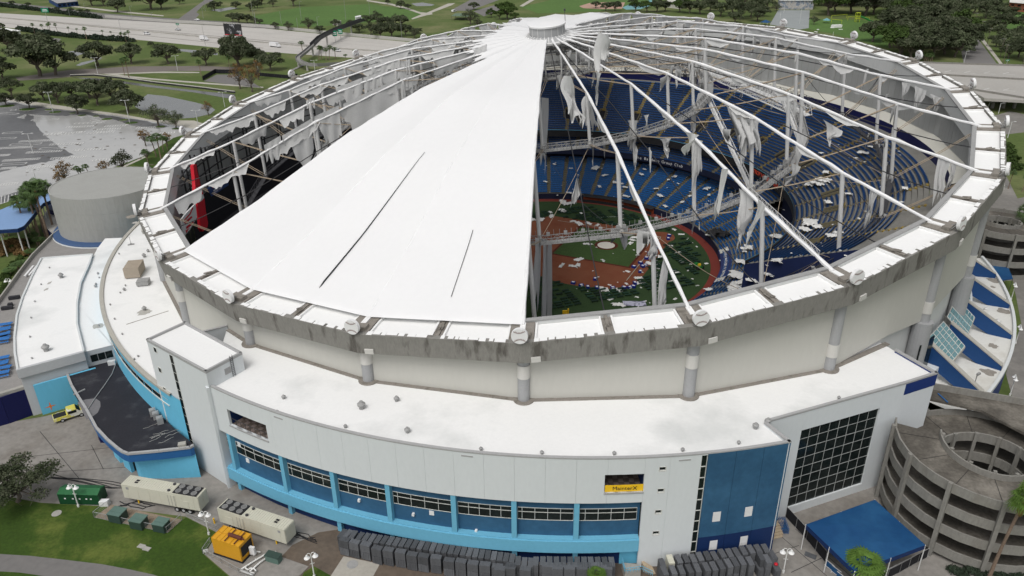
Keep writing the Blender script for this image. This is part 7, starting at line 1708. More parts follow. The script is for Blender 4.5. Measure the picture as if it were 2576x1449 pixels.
trafo(1165, 880, 1.25, 'green pad transformer in the fenced gravel yard', 'pad transformers'); trafo(1370, 945, 1.2, 'green pad transformer in the fenced gravel yard', 'pad transformers'); trafo(1590, 975, 1.15, 'green pad transformer in the fenced gravel yard', 'pad transformers')
mb = MB(); X = U(*RG(0, 1469, [(1030, 735)])[0]); mb.box(X + V3(0, 0, .5), (1.5, .9, 1.)); tag(mb.build('utility_box', 'sign_white'), 'small white utility box beside the green waste container', 'utility box')
# yellow generator
q = [U(*p_, GZ + .15) for p_ in RG(0, 1469, [(2100, 1210), (2370, 1300), (2450, 1200)])]; u = unit(q[1] - q[0]); L_ = np.linalg.norm(q[1] - q[0]); Wd = 3.0; v = V3(-u[1], u[0], 0); c = q[0] + u * L_ / 2 + v * Wd / 2
t = thing('yellow_generator', 'yellow standby generator housing with rusty roof muffler', 'generator', (c[0], c[1], GZ + .05), math.atan2(u[1], u[0])); H = 3.1
mb = MB(); mb.box((0, 0, H / 2 + .3), (L_, Wd, H)); mb.build('housing', 'gen_yellow', t, local=True)
mb = MB(); mb.box((0, 0, .15), (L_ * 1.06, Wd * 1.06, .3)); mb.build('skid', 'ink', t, local=True)
mb = MB(); mb.box((L_ / 2 + .02, 0, H / 2 + .4), (.06, Wd * .82, H * .62)); mb.build('radiator_grille', 'ink', t, local=True)
mb = MB()
for i in range(7): mb.box((-L_ / 2 + L_ * i / 6, 0, H + .34), (.06, Wd, .07))
mb.box((0, 0, H + .35), (L_, .06, .08)); mb.build('roof_rib', 'gen_yellow_dark', t, local=True)
mb = MB(); mb.tube((-.2, -.2, H + .75), (L_ * .42, -.2, H + .75), .3, n=10); mb.tube((L_ * .42, -.2, H + .75), (L_ * .5, -.2, H + .6), .12, n=8); mb.build('muffler', 'rust', t, local=True)
mb = MB(); mb.box((-.2, 0, H + .4), (.15, Wd * .9, .1)); mb.box((L_ * .3, 0, H + .4), (.15, Wd * .9, .1)); mb.build('muffler_strap', 'rust', t, local=True)
# pad, teal transformer, pipework
def zg(a, b): return ((700 + a / 2.547) * .736, (1400 + b / 2.547) * .736)
pad = [zg(*p_) for p_ in ((300, 1400), (460, 1290), (560, 1250), (905, 1370), (830, 1449), (420, 1500))]; mb = MB(); mb.prism(PX(pad), GZ, GZ + .15); struct('pipe_pad', mb, 'apron')
X = U(*zg(605, 1320)); t = thing('transformer', 'small teal grey transformer beside the white pipework', 'transformer', (X[0], X[1], GZ + .15), -.35); mb = MB(); mb.box((0, 0, .6), (2.4, 1.1, 1.2)); mb.build('cabinet', 'trafo_green', t, local=True); mb = MB(); mb.box((0, 0, 1.25), (2.5, 1.25, .1)); mb.build('lid', 'trafo_dark', t, local=True)
pw = thing('pipework', 'white looped pipework on the concrete pad by the yellow generator', 'pipes', tuple(U(*zg(420, 1370))))
zp = GZ + .5
for pts in (((310, 1395), (410, 1330), (560, 1240), (600, 1240)), ((390, 1410), (480, 1330), (620, 1235)), ((310, 1400), (420, 1440)), ((370, 1360), (350, 1375), (375, 1395), (400, 1380), (430, 1385), (450, 1405), (430, 1425), (400, 1415)), ((440, 1260), (450, 1235), (485, 1240))):
    mb = MB(); mb.path([U(*zg(*p_), zp) for p_ in pts], .13, 8); mb.build('pipe', 'pipe_white', pw, smooth=True)
for a_, b_ in ((350, 1370), (440, 1300), (540, 1255), (400, 1425)): q = U(*zg(a_, b_), zp); mb = MB(); mb.tube((q[0], q[1], GZ + .15), q, .1, n=6); mb.build('pipe_stand', 'pipe_white', pw)
mb = MB(); X = U(*zg(425, 1275)); mb.box(X + V3(0, 0, 1.2), (.9, .4, 1.5), -.3); mb.box(X + V3(0, 0, .3), (.1, .1, .6)); tag(mb.build('control_cabinet', 'sign_white'), 'white control cabinet on a stand beside the yellow generator', 'cabinet')
chain_fence([U(*zg(*p_)) for p_ in ((50, 1160), (-15, 1255), (150, 1340), (300, 1425), (420, 1475))], 1.1, 'low chain link fence between lawn and yellow generator')
chain_fence([U(*RG(0, 1469, [q_])[0]) for q_ in ((1830, 855), (2130, 990))], 1.1, 'short chain link fence at the lawn edge by the trailers')
mb = MB(); X = U(*zg(15, 1265)); mb.box(X + V3(0, 0, .9), (.7, .06, .5), .5); mb.box(X + V3(0, 0, .4), (.08, .08, .8)); tag(mb.build('fence_sign', 'sign_white'), 'small blank white sign on the lawn fence', 'sign')
# double lamp posts
def lamp_post(h=4.6):
    t = thing('lamp_post', '', 'lamp post'); mb = MB(); mb.tube((0, 0, 0), (0, 0, h), .11, .08, 8); mb.tube((0, 0, 0), (0, 0, .5), .2, n=8); mb.beam((-.35, 0, h * .62), (.35, 0, h * .62), .06, .06); mb.build('pole', 'pipe_white', t, local=True)
    for s in (-1, 1):
        mb = MB(); mb.path([V3(0, 0, h), V3(s * .15, 0, h + .35), V3(s * .45, 0, h + .4), V3(s * .62, 0, h + .1)], .05, 6); mb.build('arm', 'pipe_white', t, local=True)
        mb = MB(); mb.lathe([(.05, .05), (.14, .0), (.2, -.22), (.46, -.5), (.46, -.56), (.3, -.56)], (s * .62, 0, h + .1), 14); mb.build('lamp_shade', 'lens_white', t, local=True)
    return t
LP = lamp_post()
for x, y, lb in ((198, 1275, 'white twin lamp post on the lawn in front of the green container'), (526, 1345, 'white twin lamp post on the lawn corner beside the trailers'), (791, 1452, 'white twin lamp post beside the brown paving'), (1970, 1441, 'white twin lamp post on slabs beside the black stacks'), (32, 743, 'white twin lamp post among shrubs below the paver terrace'), (2470, 640, 'white twin lamp post beyond the entrance hall roof')):
    clone(LP, U(x, y), random.choice((0.2, -.1, .35)), lb)
for x, y in ((2543, 755), (2554, 865), (2540, 995)): clone(LP, U(x, y), 1.2, 'white twin lamp post along the curved entrance hall wall', 'lamp posts along the entrance hall')
hide_proto(LP)
# blue tent and its barriers
tc = [U(x, y, 3.2) for x, y in ((2027.8, 1319.4), (2201, 1257), (2328, 1371), (2150.6, 1437))]; ctr = sum(tc) / 4
t = thing('event_tent', 'large blue event tent in front of the glazed wall', 'tent', (ctr[0], ctr[1], GZ))
m01, m23 = (tc[0] * .5 + tc[1] * .5), (tc[2] * .5 + tc[3] * .5); ri0 = m01 * .68 + m23 * .32 + V3(0, 0, .3); ri1 = m01 * .32 + m23 * .68 + V3(0, 0, .3)
for f in ((tc[0], tc[3], ri1, ri0), (tc[1], tc[0], ri0), (tc[3], tc[2], ri1), (tc[2], tc[1], ri0, ri1)):
    mb = MB(); n_ = len(f); mb.add(list(f), [tuple(range(n_))]); mb.build('tent_panel', 'canopy_blue', t)
for i in range(4):
    a, b = tc[i], tc[(i + 1) % 4]; mb = MB(); mb.beam(a - V3(0, 0, .42), b - V3(0, 0, .42), .08, .8); mb.build('valance', 'canopy_dark', t); mb = MB(); mb.tube((a[0], a[1], GZ), a, .08, n=6); mb.build('tent_pole', 'steel_white', t)
    q = (a + b) / 2; mb = MB(); mb.tube((q[0], q[1], GZ), q, .08, n=6); mb.build('tent_pole', 'steel_white', t)
def zh(a, b): return ((2500 + a / 2.547) * .736, (1400 + b / 2.547) * .736)
chain_fence([U(*zh(*p_)) for p_ in ((470, 935), (650, 1130), (815, 1330))], 2.2, 'black screened fence beside the blue event tent', solid='fence_black', name='screen_fence', mat='steel_grey')
chain_fence([U(*zh(*p_)) for p_ in ((1240, 1530), (1460, 1420), (1620, 1330), (1700, 1290))], 2.0, 'dark screened fence behind the blue barriers', solid='fence_black', name='screen_fence', mat='steel_grey')
BR = thing('crowd_barrier', '', 'barrier'); mb = MB(); mb.box((0, 0, .62), (1.5, .05, .95)); mb.build('banner_panel', 'canopy_blue', BR, local=True); mb = MB()
for a, b in (((-.85, 0, 0), (-.85, 0, 1.2)), ((.85, 0, 0), (.85, 0, 1.2)), ((-.85, 0, 1.2), (.85, 0, 1.2)), ((-.85, 0, .12), (.85, 0, .12))): mb.beam(a, b, .09, .09)
for x in (-.6, .6): mb.beam((x, -.35, .02), (x, .35, .02), .05, .05)
mb.build('barrier_frame', 'steel_white', BR, local=True)
bar_px = [(835, 1330, 890, 1431), (890, 1300, 950, 1400)]
for i in range(9):
    a, b = U(*zh(1230 + i * 52, 1500 - i * 26)), U(*zh(1282 + i * 52, 1474 - i * 26)); c = (a + b) / 2; clone(BR, c, math.atan2(b[1] - a[1], b[0] - a[0]), 'blue panelled crowd barrier in the row before the tent', 'crowd barriers before the tent')
for x, y in ((850, 1385), (905, 1435), (950, 1490)): clone(BR, U(*zh(x, y)), rad(-60), 'blue panelled crowd barrier beside the screened fence', 'crowd barriers by the screened fence')
hide_proto(BR)
for i, z in enumerate(range(5)):
    pass
bk = thing('barricade_bundle', 'bundle of blue steel barricades leaning by the glazed wall', 'barricades', tuple(U(*zh(430, 1020))))
for i in range(6):
    a, b = U(*zh(375 + i * 16, 975)), U(*zh(445 + i * 10, 1085)); mb = MB()
    for h in (.15, .6, 1.1): mb.beam(a + V3(0, 0, h), b + V3(0, 0, h), .06, .05)
    for j in range(9): q = a + (b - a) * j / 8; mb.beam(q + V3(0, 0, .1), q + V3(0, 0, 1.1), .04, .04, up=(1, 0, 0))
    mb.build('barricade', 'fascia_blue', bk)
st = thing('concrete_steps', 'tan concrete steps at the corner of the blue wall', 'steps', tuple(U(*zh(390, 1090))))
for i in range(6): a, b = U(*zh(330, 1140 - i * 20)), U(*zh(450, 1110 - i * 20)); mb = MB(); mb.obox(V3(a[0], a[1], GZ), b - a, V3(-.15, .45, 0), V3(0, 0, .17 * (i + 1))); mb.build('step', 'step_tan', st)
st = thing('entrance_steps', 'pale steps and landing with light blue railing at the white wall door', 'steps', tuple(U(*zd(1160, 1380))))
L0 = [U(*zd(*p_), GZ + 1.4) for p_ in ((1085, 1330), (1225, 1345), (1250, 1400), (1110, 1420))]; mb = MB(); mb.prism([q[:2] for q in L0], GZ, GZ + 1.4); mb.build('landing', 'concrete', st)
for i in range(8): a, b = U(*zd(1235 + i * 12, 1340 + i * 3), GZ), U(*zd(1270 + i * 12, 1415 + i * 3), GZ); mb = MB(); mb.obox(V3(a[0], a[1], GZ), b - a, V3(.4, .05, 0), V3(0, 0, 1.3 - i * .16)); mb.build('step', 'step_tan', st)
mb = MB()
for a, b in (((1085, 1330), (1110, 1425)), ((1110, 1425), (1255, 1405)), ((1255, 1405), (1350, 1449))):
    A, B = U(*zd(*a), GZ + 1.4), U(*zd(*b), GZ + 1.4)
    for h in (.5, 1.0): mb.beam(A + V3(0, 0, h), B + V3(0, 0, h), .06, .06)
    for j in range(7): q = A + (B - A) * j / 6; mb.beam(q, q + V3(0, 0, 1.), .05, .05, up=(1, 0, 0))
mb.build('railing', 'sky_blue', st)
dth = FS(*zd(1155, 1265))[0]; mb = MB(); fbox(mb, dth - .75, dth + .75, FR - 1.05, FR - .9, GZ, 1.4); mb.build('double_door', 'teal', wing)
# slab joints, cables, hatches
mb = MB()
for a, b in (((1960, 1345), (2080, 1449)), ((2000, 1330), (2140, 1449)), ((1950, 1392), (2010, 1372)), ((1990, 1440), (2075, 1400)), ((2050, 1325), (2140, 1400)), ((100, 1085), (200, 1205)), ((230, 1120), (260, 1180)), ((60, 1150), (330, 1120)), ((90, 1190), (320, 1175)), ((2075, 1318), (2100, 1300)), ((2120, 1310), (2140, 1290)), ((600, 1265), (740, 1320))): mb.beam(U(*a, GZ + .05), U(*b, GZ + .05), .09, .004)
struct('paving_joints', mb, 'ink')
for i in range(5):
    mb = MB(); pts = [U(130 + j * 38 + rs.randn() * 2, 1193 + j * 5.5 + i * 3 + rs.randn() * 1.5 + 3 * math.sin(j * 1.3 + i), GZ + .09) for j in range(6)]; mb.path(pts, .07, 5); tag(mb.build('power_cable', 'ink'), 'black power cable trailing across the apron to the trailer', 'cable', 'power cables on the apron')
for i in range(5):
    mb = MB(); pts = [U(735 + j * 10 + rs.randn() * 2, 1335 + j * 3.2 + i * 3 + rs.randn() * 2, GZ + .1) for j in range(7)]; mb.path(pts, .06, 5); tag(mb.build('power_cable', 'ink'), 'black power cable coiled at the end of the trailer', 'cable', 'power cables at the trailer end')
for i in range(4):
    mb = MB(); pts = [U(300 + j * 12 + rs.randn() * 3, 1262 + i * 4 + 5 * math.sin(j + i) + rs.randn(), GZ + .1) for j in range(8)]; mb.path(pts, .08, 5); tag(mb.build('power_cable', 'ink'), 'black power cable looped under the trailer', 'cable', 'power cables under the trailer')
X = U(*zg(1285, 1350)); mb = MB(); mb.lathe([(.9, .05), (.9, .09), (.7, .09), (.65, .07), (.01, .08)], (X[0], X[1], GZ), 18); tag(mb.build('manhole_cover', 'steel_grey'), 'round manhole cover in the square concrete slab', 'manhole')
mb = MB(); X = U(*RG(0, 1469, [(555, 820)])[0]); mb.lathe([(.8, .05), (.8, .1), (.01, .11)], (X[0], X[1], GZ), 16); tag(mb.build('manhole_cover', 'concrete'), 'round concrete manhole cover in the lawn', 'manhole')
for x, y in ((1385, 1143), (1437, 1168)): X = U(*RG(0, 1469, [(x, y)])[0]); mb = MB(); mb.box(X + V3(0, 0, .1), (1.2, .8, .1), -.3); tag(mb.build('valve_box', 'concrete'), 'flat concrete valve box lid in the lawn', 'valve box', 'valve boxes in the lawn')
X = U(*RG(0, 1469, [(2100, 915)])[0]); mb = MB(); mb.tube(X, X + V3(0, 0, 1.1), .14, n=8); tag(mb.build('safety_bollard', 'yellow'), 'yellow bollard between the two generator trailers', 'bollard')
mb = MB(); a, b = ze(1765, 480), ze(1890, 530); A, B = U(*a), U(*b); mb.obox(A + V3(0, 0, .05), B - A, V3(.5, .8, 0), V3(0, 0, .12)); tag(mb.build('drain_grate', 'pallet_black'), 'dark flat mat lying on the pale slabs by the tent', 'mat')
mb = MB(); X = U(*ze(1455, 580), GZ + 1.7); mb.lathe([(.05, 0), (.3, .08), (.3, .2), (.05, .35)], X, 8); tag(mb.build('red_bag', 'red'), 'small red bag on the end black stack', 'bag')
# ================================================================== VEHICLES
def car(loc, rz, mat, label, kind='suv', scale=1.):
    t = thing({'suv': 'sport_utility_vehicle', 'sedan': 'sedan_car', 'pickup': 'pickup_truck'}[kind], label, 'car' if kind != 'pickup' else 'pickup', loc, rz)
    W_ = .95; prof = {'suv': [(-2.4, .45), (-2.4, 1.0), (-2.3, 1.7), (.6, 1.75), (1.2, 1.15), (2.3, 1.0), (2.4, .45)], 'sedan': [(-2.3, .4), (-2.3, .95), (-1.5, 1.0), (-.9, 1.42), (.5, 1.42), (1.2, .98), (2.2, .85), (2.3, .4)], 'pickup': [(-2.8, .5), (-2.8, 1.1), (-.6, 1.1), (-.5, 1.85), (.9, 1.85), (1.5, 1.2), (2.6, 1.1), (2.7, .5)]}[kind]
    n = len(prof); mb = MB(); mb.add([(x, -W_, z) for x, z in prof] + [(x, W_, z) for x, z in prof], [tuple(reversed(range(n))), tuple(range(n, 2 * n))] + [(i, (i + 1) % n, n + (i + 1) % n, n + i) for i in range(n)]); mb.build('body', mat, t, local=True)
    mb = MB(); x0, x1, z0, z1 = {'suv': (-2.1, .55, 1.12, 1.6), 'sedan': (-1.0, .55, 1.02, 1.34), 'pickup': (-.4, .9, 1.2, 1.72)}[kind]
    for s in (-1, 1): mb.box(((x0 + x1) / 2, s * (W_ + .01), (z0 + z1) / 2), (x1 - x0, .03, z1 - z0))
    mb.build('side_glass', 'glass_dark', t, local=True)
    mb = MB(); xa, za, xb, zb = {'suv': (.62, 1.72, 1.18, 1.2), 'sedan': (.52, 1.4, 1.18, 1.02), 'pickup': (.92, 1.82, 1.48, 1.25)}[kind]; mb.add([(xa + .03, -.85, za), (xb + .03, -.85, zb), (xb + .03, .85, zb), (xa + .03, .85, za)], [(0, 1, 2, 3)]); mb.build('windscreen', 'glass_dark', t, local=True)
    if kind == 'pickup': mb = MB(); mb.box((-1.7, 0, 1.06), (2.0, 1.6, .12)); mb.build('load_bed', 'ink', t, local=True)
    for x in (-1.5, 1.5):
        for s in (-1, 1): mb = MB(); mb.tube((x, s * (W_ - .2), .36), (x, s * (W_ + .03), .36), .36, n=12); w_ = mb.build('wheel', 'rubber', t, local=True); mb = MB(); mb.tube((x, s * (W_ + .0), .36), (x, s * (W_ + .05), .36), .2, n=10); mb.build('rim', 'car_silver', w_, local=True)
    for s in (-.65, .65): mb = MB(); mb.box((2.36 if kind != 'pickup' else 2.66, s, .75), (.06, .35, .15)); mb.build('headlight', 'lens_white', t, local=True)
    t.scale = (scale,) * 3; return t
def box_truck(loc, rz, label, L_=6.):
    t = thing('box_truck', label, 'truck', loc, rz); mb = MB(); mb.box((-1.2, 0, 2.15), (L_, 2.4, 2.6)); mb.build('cargo_box', 'car_white', t, local=True)
    x = L_ / 2 - 1.1; mb = MB(); prof = [(x, .6), (x, 2.5), (x + 1.0, 2.5), (x + 1.5, 1.6), (x + 2.2, 1.5), (x + 2.3, .6)]; n = 6; mb.add([(a, -1.05, z) for a, z in prof] + [(a, 1.05, z) for a, z in prof], [tuple(reversed(range(n))), tuple(range(n, 2 * n))] + [(i, (i + 1) % n, n + (i + 1) % n, n + i) for i in range(n)]); mb.build('cab', 'car_white', t, local=True)
    mb = MB(); mb.box((x + .6, 0, 2.05), (.7, 2.14, .5)); mb.build('cab_window', 'glass_dark', t, local=True)
    mb = MB(); mb.box((-.8, 0, .7), (L_ + 1, 1.1, .25)); mb.build('chassis', 'steel_dark', t, local=True)
    for xx in (-L_ / 2 + .2, x + 1.2):
        for s in (-1, 1): mb = MB(); mb.tube((xx, s * .8, .48), (xx, s * 1.12, .48), .48, n=12); mb.build('wheel', 'rubber', t, local=True)
    return t
hd_ = U(560, 82) - U(476, 73); hz = math.atan2(hd_[1], hd_[0])
gz = lambda q: U(*q) + V3(0, 0, .1)
car(gz(r1(1440, 340)), hz, 'car_white', 'white patrol vehicle driving on the highway', 'suv', 1.25)
car(gz(r1(1740, 298)), hz + math.pi, 'car_silver', 'silver sedan driving on the far highway lanes', 'sedan', 1.2)
car(gz(r1(1928, 202)), hz + math.pi, 'car_white', 'white sedan on the frontage road beyond the highway', 'sedan', 1.2)
car(gz(r2(868, 505)), hz, 'car_white', 'white vehicle on the highway passing under the pedestrian bridge', 'suv', 1.2)
car(gz(r2(2010, 118)), 1.0, 'car_white', 'white vehicle parked beside the green pavilion', 'suv', 1.3)
box_truck(gz(r1(2000, 395)), hz, 'plain white box truck driving below the billboard', 6.)
box_truck(gz(r2(262, 462)), hz, 'white box truck with printed side near the pedestrian bridge', 8.)
X = U(181, 1049); d_ = unit(np.append(tw1 - tw0, 0)); car(X + V3(0, 0, .05), math.atan2(d_[1], d_[0]), 'truck_yellow', 'yellow pickup truck parked under the black dock roof', 'pickup', 1.15)
# ================================================================== POLES, SIGNS, BILLBOARD, BRIDGE
def ptop(P0, x, y):
    d = ray(x, y); t_ = np.dot((P0 - CAM_POS)[:2], d[:2]) / np.dot(d[:2], d[:2]); return CAM_POS[2] + t_ * d[2]
def light_pole(b_, t_, label, group, arms=2, mat='lamp_steel', w=.16):
    P0 = U(*b_); z1 = ptop(P0, *t_); t = thing('light_pole', label, 'light pole', P0, random.random() * .4, group); h = z1 - GZ
    mb = MB(); mb.tube((0, 0, 0), (0, 0, h), w, w * .7, 7); mb.build('pole', mat, t, local=True)
    for s in ((-1, 1) if arms == 2 else ((1,) if arms == 1 else ())):
        mb = MB(); mb.beam((0, 0, h - .1), (s * 1.5, 0, h), .1, .1); mb.box((s * 1.7, 0, h), (1.0, .45, .2)); mb.build('lamp_head', mat, t, local=True)
for b_, t_ in (((520, 1103), (468, 900)), ((1270, 1203), (1220, 980)), ((957, 722), (942, 562)), ((1740, 695), (1718, 545)), ((2200, 1050), (2178, 900)), ((1940, 1230), (1918, 1078)), ((2525, 690), (2515, 605))): light_pole(r1(*b_), r1(*t_), 'tall pale parking light pole with twin heads', 'parking light poles')
for b_, t_ in (((372, 545), (330, 378)), ((325, 215), (295, 15))): light_pole(r5(*b_), r5(*t_), 'tall pale parking light pole with twin heads', 'parking light poles')
light_pole(r2(650, 700), r2(640, 590), 'pale light pole beside the bridge ramp loop', None)
light_pole(r2(90, 670), r2(80, 600), 'pale light pole beside the brown stripped trees', None, 1)
for b_, t_ in (((683, 155), (650, 20)), ((835, 110), (828, 30)), ((1297, 210), (1278, 60)), ((1190, 335), (1175, 180)), ((2010, 445), (1988, 245)), ((2480, 190), (2455, -10)), ((2508, 270), (2490, 90)), ((2010, 110), (2000, 0)), ((1990, 180), (1978, 80)), ((1485, 165), (1478, 120))): light_pole(r1(*b_), r1(*t_), 'slim grey street light along the highway', 'street lights along the highway', 1, 'steel_grey', .14)
for b_, t_ in (((48, 195), (22, -10)), ((515, 195), (500, 15)), ((950, 190), (938, 0)), ((1185, 150), (1180, 0)), ((683, 320), (668, 165)), ((1498, 375), (1485, 205)), ((74, 270), (60, 120)), ((320, 230), (312, 110)), ((482, 290), (475, 175))): light_pole(r2(*b_), r2(*t_), 'tall thin sports field light pole in the park', 'field light poles', 1 if b_[0] % 2 else 0, 'steel_grey', .16)
for b_, t_ in (((1362, 540), (1400, 352)), ((190, 180), (192, 105)), ((380, 230), (405, 30)), ((225, 130), (238, 10)), ((1985, 625), (2000, 500)), ((705, 360), (710, 310)), ((2325, 1110), (2365, 1010)), ((2415, 1350), (2440, 1190)), ((2225, 1060), (2230, 1000))): light_pole(r4(*b_), r4(*t_), 'slim pale street light behind the stadium', 'street lights behind the stadium', 1 if b_[0] > 1000 else 0)
for b_, t_ in (((1910, 75), (1920, 0)), ((2080, 290), (2110, 125)), ((2210, 450), (2260, 270)), ((2340, 560), (2375, 370)), ((2365, 640), (2420, 430)), ((1955, 130), (1985, 10)), ((2010, 200), (2040, 60)), ((2145, 360), (2180, 200)), ((2560, 640), (2590, 450))):
    P0 = U(*r4(*b_)); h = ptop(P0, *r4(*t_)) - GZ; t = thing('utility_pole', 'wooden utility pole with crossarm along the straight street', 'utility pole', P0, -.6, 'utility poles along the street'); mb = MB(); mb.tube((0, 0, 0), (0, 0, h), .2, .14, 7); mb.build('pole', 'bark', t, local=True); mb = MB(); mb.beam((-1.3, 0, h - .6), (1.3, 0, h - .6), .14, .16); mb.build('crossarm', 'steel_grey', t, local=True)
# billboard
P0 = U(*r1(2385, 448)); zt = ptop(P0, *r1(2370, 240)); zb_ = ptop(P0, *r1(2370, 350)); t = thing('billboard', 'black highway billboard on a single column', 'billboard', P0, rad(-20))
mb = MB(); mb.tube((0, 0, 0), (0, 0, zb_ - GZ), .8, n=10); mb.build('column', 'ink', t, local=True)
Wb = 47 * np.linalg.norm(P0 - CAM_POS) / FPX
mb = MB(); mb.box((-Wb * .5, 0, (zt + zb_) / 2 - GZ + .3), (Wb, .5, zt - zb_)); mb.build('panel', 'billboard_art', t, local=True)
mb = MB(); mb.box((-Wb * .5, -1.0, zb_ - GZ - .1), (Wb * 1.05, 1.6, .15)); mb.box((-Wb * .5, -.3, zb_ - GZ + .4), (Wb, .1, .5), mi=1); mb.build('walkway', ['ink', 'red'], t, local=True)
for x in np.linspace(-Wb, 0, 7): mb = MB(); mb.beam((x, .5, zb_ - GZ), (x, .5, zt - GZ + .8), .15, .15, up=(1, 0, 0)); mb.build('frame_post', 'ink', t, local=True)
# pedestrian bridge with looped ramp
pb = thing('pedestrian_bridge', 'narrow caged footbridge over the highway with a looped ramp', 'footbridge', tuple(U(*r2(640, 450))))
bp = [(1115, 205, 5.5), (1000, 245, 6.5), (860, 300, 7.5), (760, 345, 7.5), (690, 385, 7.), (620, 455, 6.5), (560, 510, 6.), (500, 555, 5.5), (480, 575, 5.), (485, 595, 4.5), (520, 620, 4.), (570, 637, 3.5), (660, 645, 3.), (760, 640, 2.), (880, 630, 1.), (960, 625, 0)]
pts = [U(*r2(x, y), GZ + z) for x, y, z in bp]
for i, (a, b) in enumerate(zip(pts[:-1], pts[1:])):
    mb = MB(); mb.beam(a, b, 3., .5); mb.build('deck_span', 'retain_grey', pb)
    for s in (1, -1): 
        o_ = unit(np.cross(b - a, (0, 0, 1))) * 1.45 * s; mb = MB(); mb.beam(a + o_ + V3(0, 0, 1.2 if i < 5 else .8), b + o_ + V3(0, 0, 1.2 if i < 5 else .8), .12, 2.4 if i < 5 else 1.2); mb.build('side_screen', 'steel_dark' if i < 5 else 'retain_grey', pb)
for i in (1, 3, 5, 8, 11):
    q = pts[i]; mb = MB(); mb.tube((q[0], q[1], GZ), q - V3(0, 0, .3), .7, n=10); mb.build('pier', 'retain_pale', pb)
a, b = U(*r2(400, 700)), U(*r2(540, 640)); mb = MB(); mb.beam(a + V3(0, 0, .1), b + V3(0, 0, .6), 2.2, .2); mb.build('foot_ramp', 'retain_grey', pb)
def road_sign(c4, label, mat='sign_green', post=True, zref=None, back=None):
    P0 = U(*back); z1 = ptop(P0, *c4[0]); z0 = ptop(P0, *c4[1]); w = abs(c4[1][0] - c4[0][0]) * np.linalg.norm(P0 - CAM_POS) / FPX; t = thing('road_sign', label, 'sign', P0, .1)
    mb = MB(); mb.box((0, -.1, (z0 + z1) / 2 - GZ), (w, .1, z1 - z0)); mb.build('panel', mat, t, local=True); mb = MB(); mb.box((0, -.16, (z0 + z1) / 2 - GZ + (z1 - z0) * .15), (w * .6, .02, (z1 - z0) * .14)); mb.box((0, -.16, (z0 + z1) / 2 - GZ - (z1 - z0) * .15), (w * .7, .02, (z1 - z0) * .14)); mb.build('legend_line', 'sign_white', t, local=True)
    if post: mb = MB(); mb.tube((0, 0, 0), (0, 0, z1 - GZ), .15, n=6); mb.build('post', 'steel_grey', t, local=True)
road_sign([r1(420, 80), r1(475, 120)], 'green highway exit sign on a tall post left of the park', back=r1(470, 225))
road_sign([r2(840, 300), r2(880, 352)], 'left green overhead sign on the footbridge', back=r2(850, 420), post=True)
road_sign([r2(885, 285), r2(925, 330)], 'right green overhead sign on the footbridge', back=r2(905, 410), post=True)
road_sign([r1(1730, 228), r1(1755, 245)], 'small green sign on the far highway wall', back=r1(1745, 290))
road_sign([r4(2385, 580), r4(2420, 598)], 'small green street name sign at the street end', back=r4(2400, 650))
road_sign([r4(1985, 125), r4(2008, 150)], 'yellow diamond warning sign beside the straight street', 'yellow', back=r4(1995, 185))
# fences round the far enclosures
chain_fence([U(*r1(*q)) for q in ((1985, 790), (2110, 715), (2140, 720), (2340, 720))], 2.6, 'black screened fence round the small paved yard', solid='fence_black', name='screen_fence', mat='steel_dark', post=5)
chain_fence([U(*r1(*q)) for q in ((150, 430), (360, 465), (560, 415))], 2.6, 'black screened fence beside the white roofed shed', solid='fence_black', name='screen_fence', mat='steel_dark', post=5)
chain_fence([U(*r2(*q)) for q in ((60, 740), (390, 770), (480, 755))], 2.2, 'dark screened fence by the brown stripped trees', solid='fence_black', name='screen_fence', mat='steel_dark', post=5)
gsheet('small_yard', RG(0, 0, [(1990, 795), (2120, 730), (2340, 730), (2560, 860), (2200, 820)]), 'road', .055)
gsheet('shed_yard', RG(0, 0, [(160, 425), (380, 360), (600, 380), (560, 420), (360, 460)]), 'road', .05)
# far buildings
def shed(px4, z, label, wall, roof, name='park_building', wins=0):
    P = PX(px4, z); c = np.mean(P, 0); t = thing(name, label, 'building', (c[0], c[1], GZ)); mb = MB(); mb.prism(P, GZ, z - .3); mb.build('wall', wall, t)
    mb = MB(); mb.prism([c + (q - c) * 1.04 for q in P], z - .3, z); mb.build('roof', roof, t)
    if wins:
        a, b = P[-1], P[-2]; L_ = np.linalg.norm(b - a)
        for i in range(wins):
            for zz_ in np.arange(GZ + 1.5, z - 2, 3.2): mb = MB(); vbox(mb, a, b, L_ * (i + .25) / wins, L_ * (i + .75) / wins, zz_, zz_ + 1.5, -.05, .06); mb.build('window', 'glass_dark', t)
    return t
shed([r1(-120, 280), r1(60, 275), r1(195, 300), r1(-120, 335)], GZ + 4, 'low shed with wide white roof beside the hedge', 'steel_white', 'roof_white')
shed([r1(470, -20), r1(640, -30), r1(760, 10), r1(560, 30)], GZ + 5, 'dark blue walled low building at the park corner', 'banner_blue', 'steel_grey', wins=5)
shed([r2(820, 212), r2(860, 195), r2(905, 203), r2(870, 220)], GZ + 3, 'small pale roofed dugout shed beside the park field', 'concrete', 'concrete')
shed([r2(1040, 160), r2(1090, 148), r2(1105, 158), r2(1050, 170)], GZ + 5, 'white boxy booth behind the footbridge', 'sign_white', 'sign_white', wins=3)
t = thing('park_pavilion', 'open picnic pavilion with pale green roof', 'pavilion', tuple(U(*r2(2080, 190)))); Pp = PX([r2(1985, 155), r2(2020, 130), r2(2170, 130), r2(2150, 160)], GZ + 4); mb = MB(); mb.prism(Pp, GZ + 3.7, GZ + 4); mb.build('roof', 'roof_green', t)
for q in Pp: mb = MB(); mb.tube((q[0], q[1], GZ), (q[0], q[1], GZ + 3.7), .25, n=6); mb.build('post', 'bark', t)
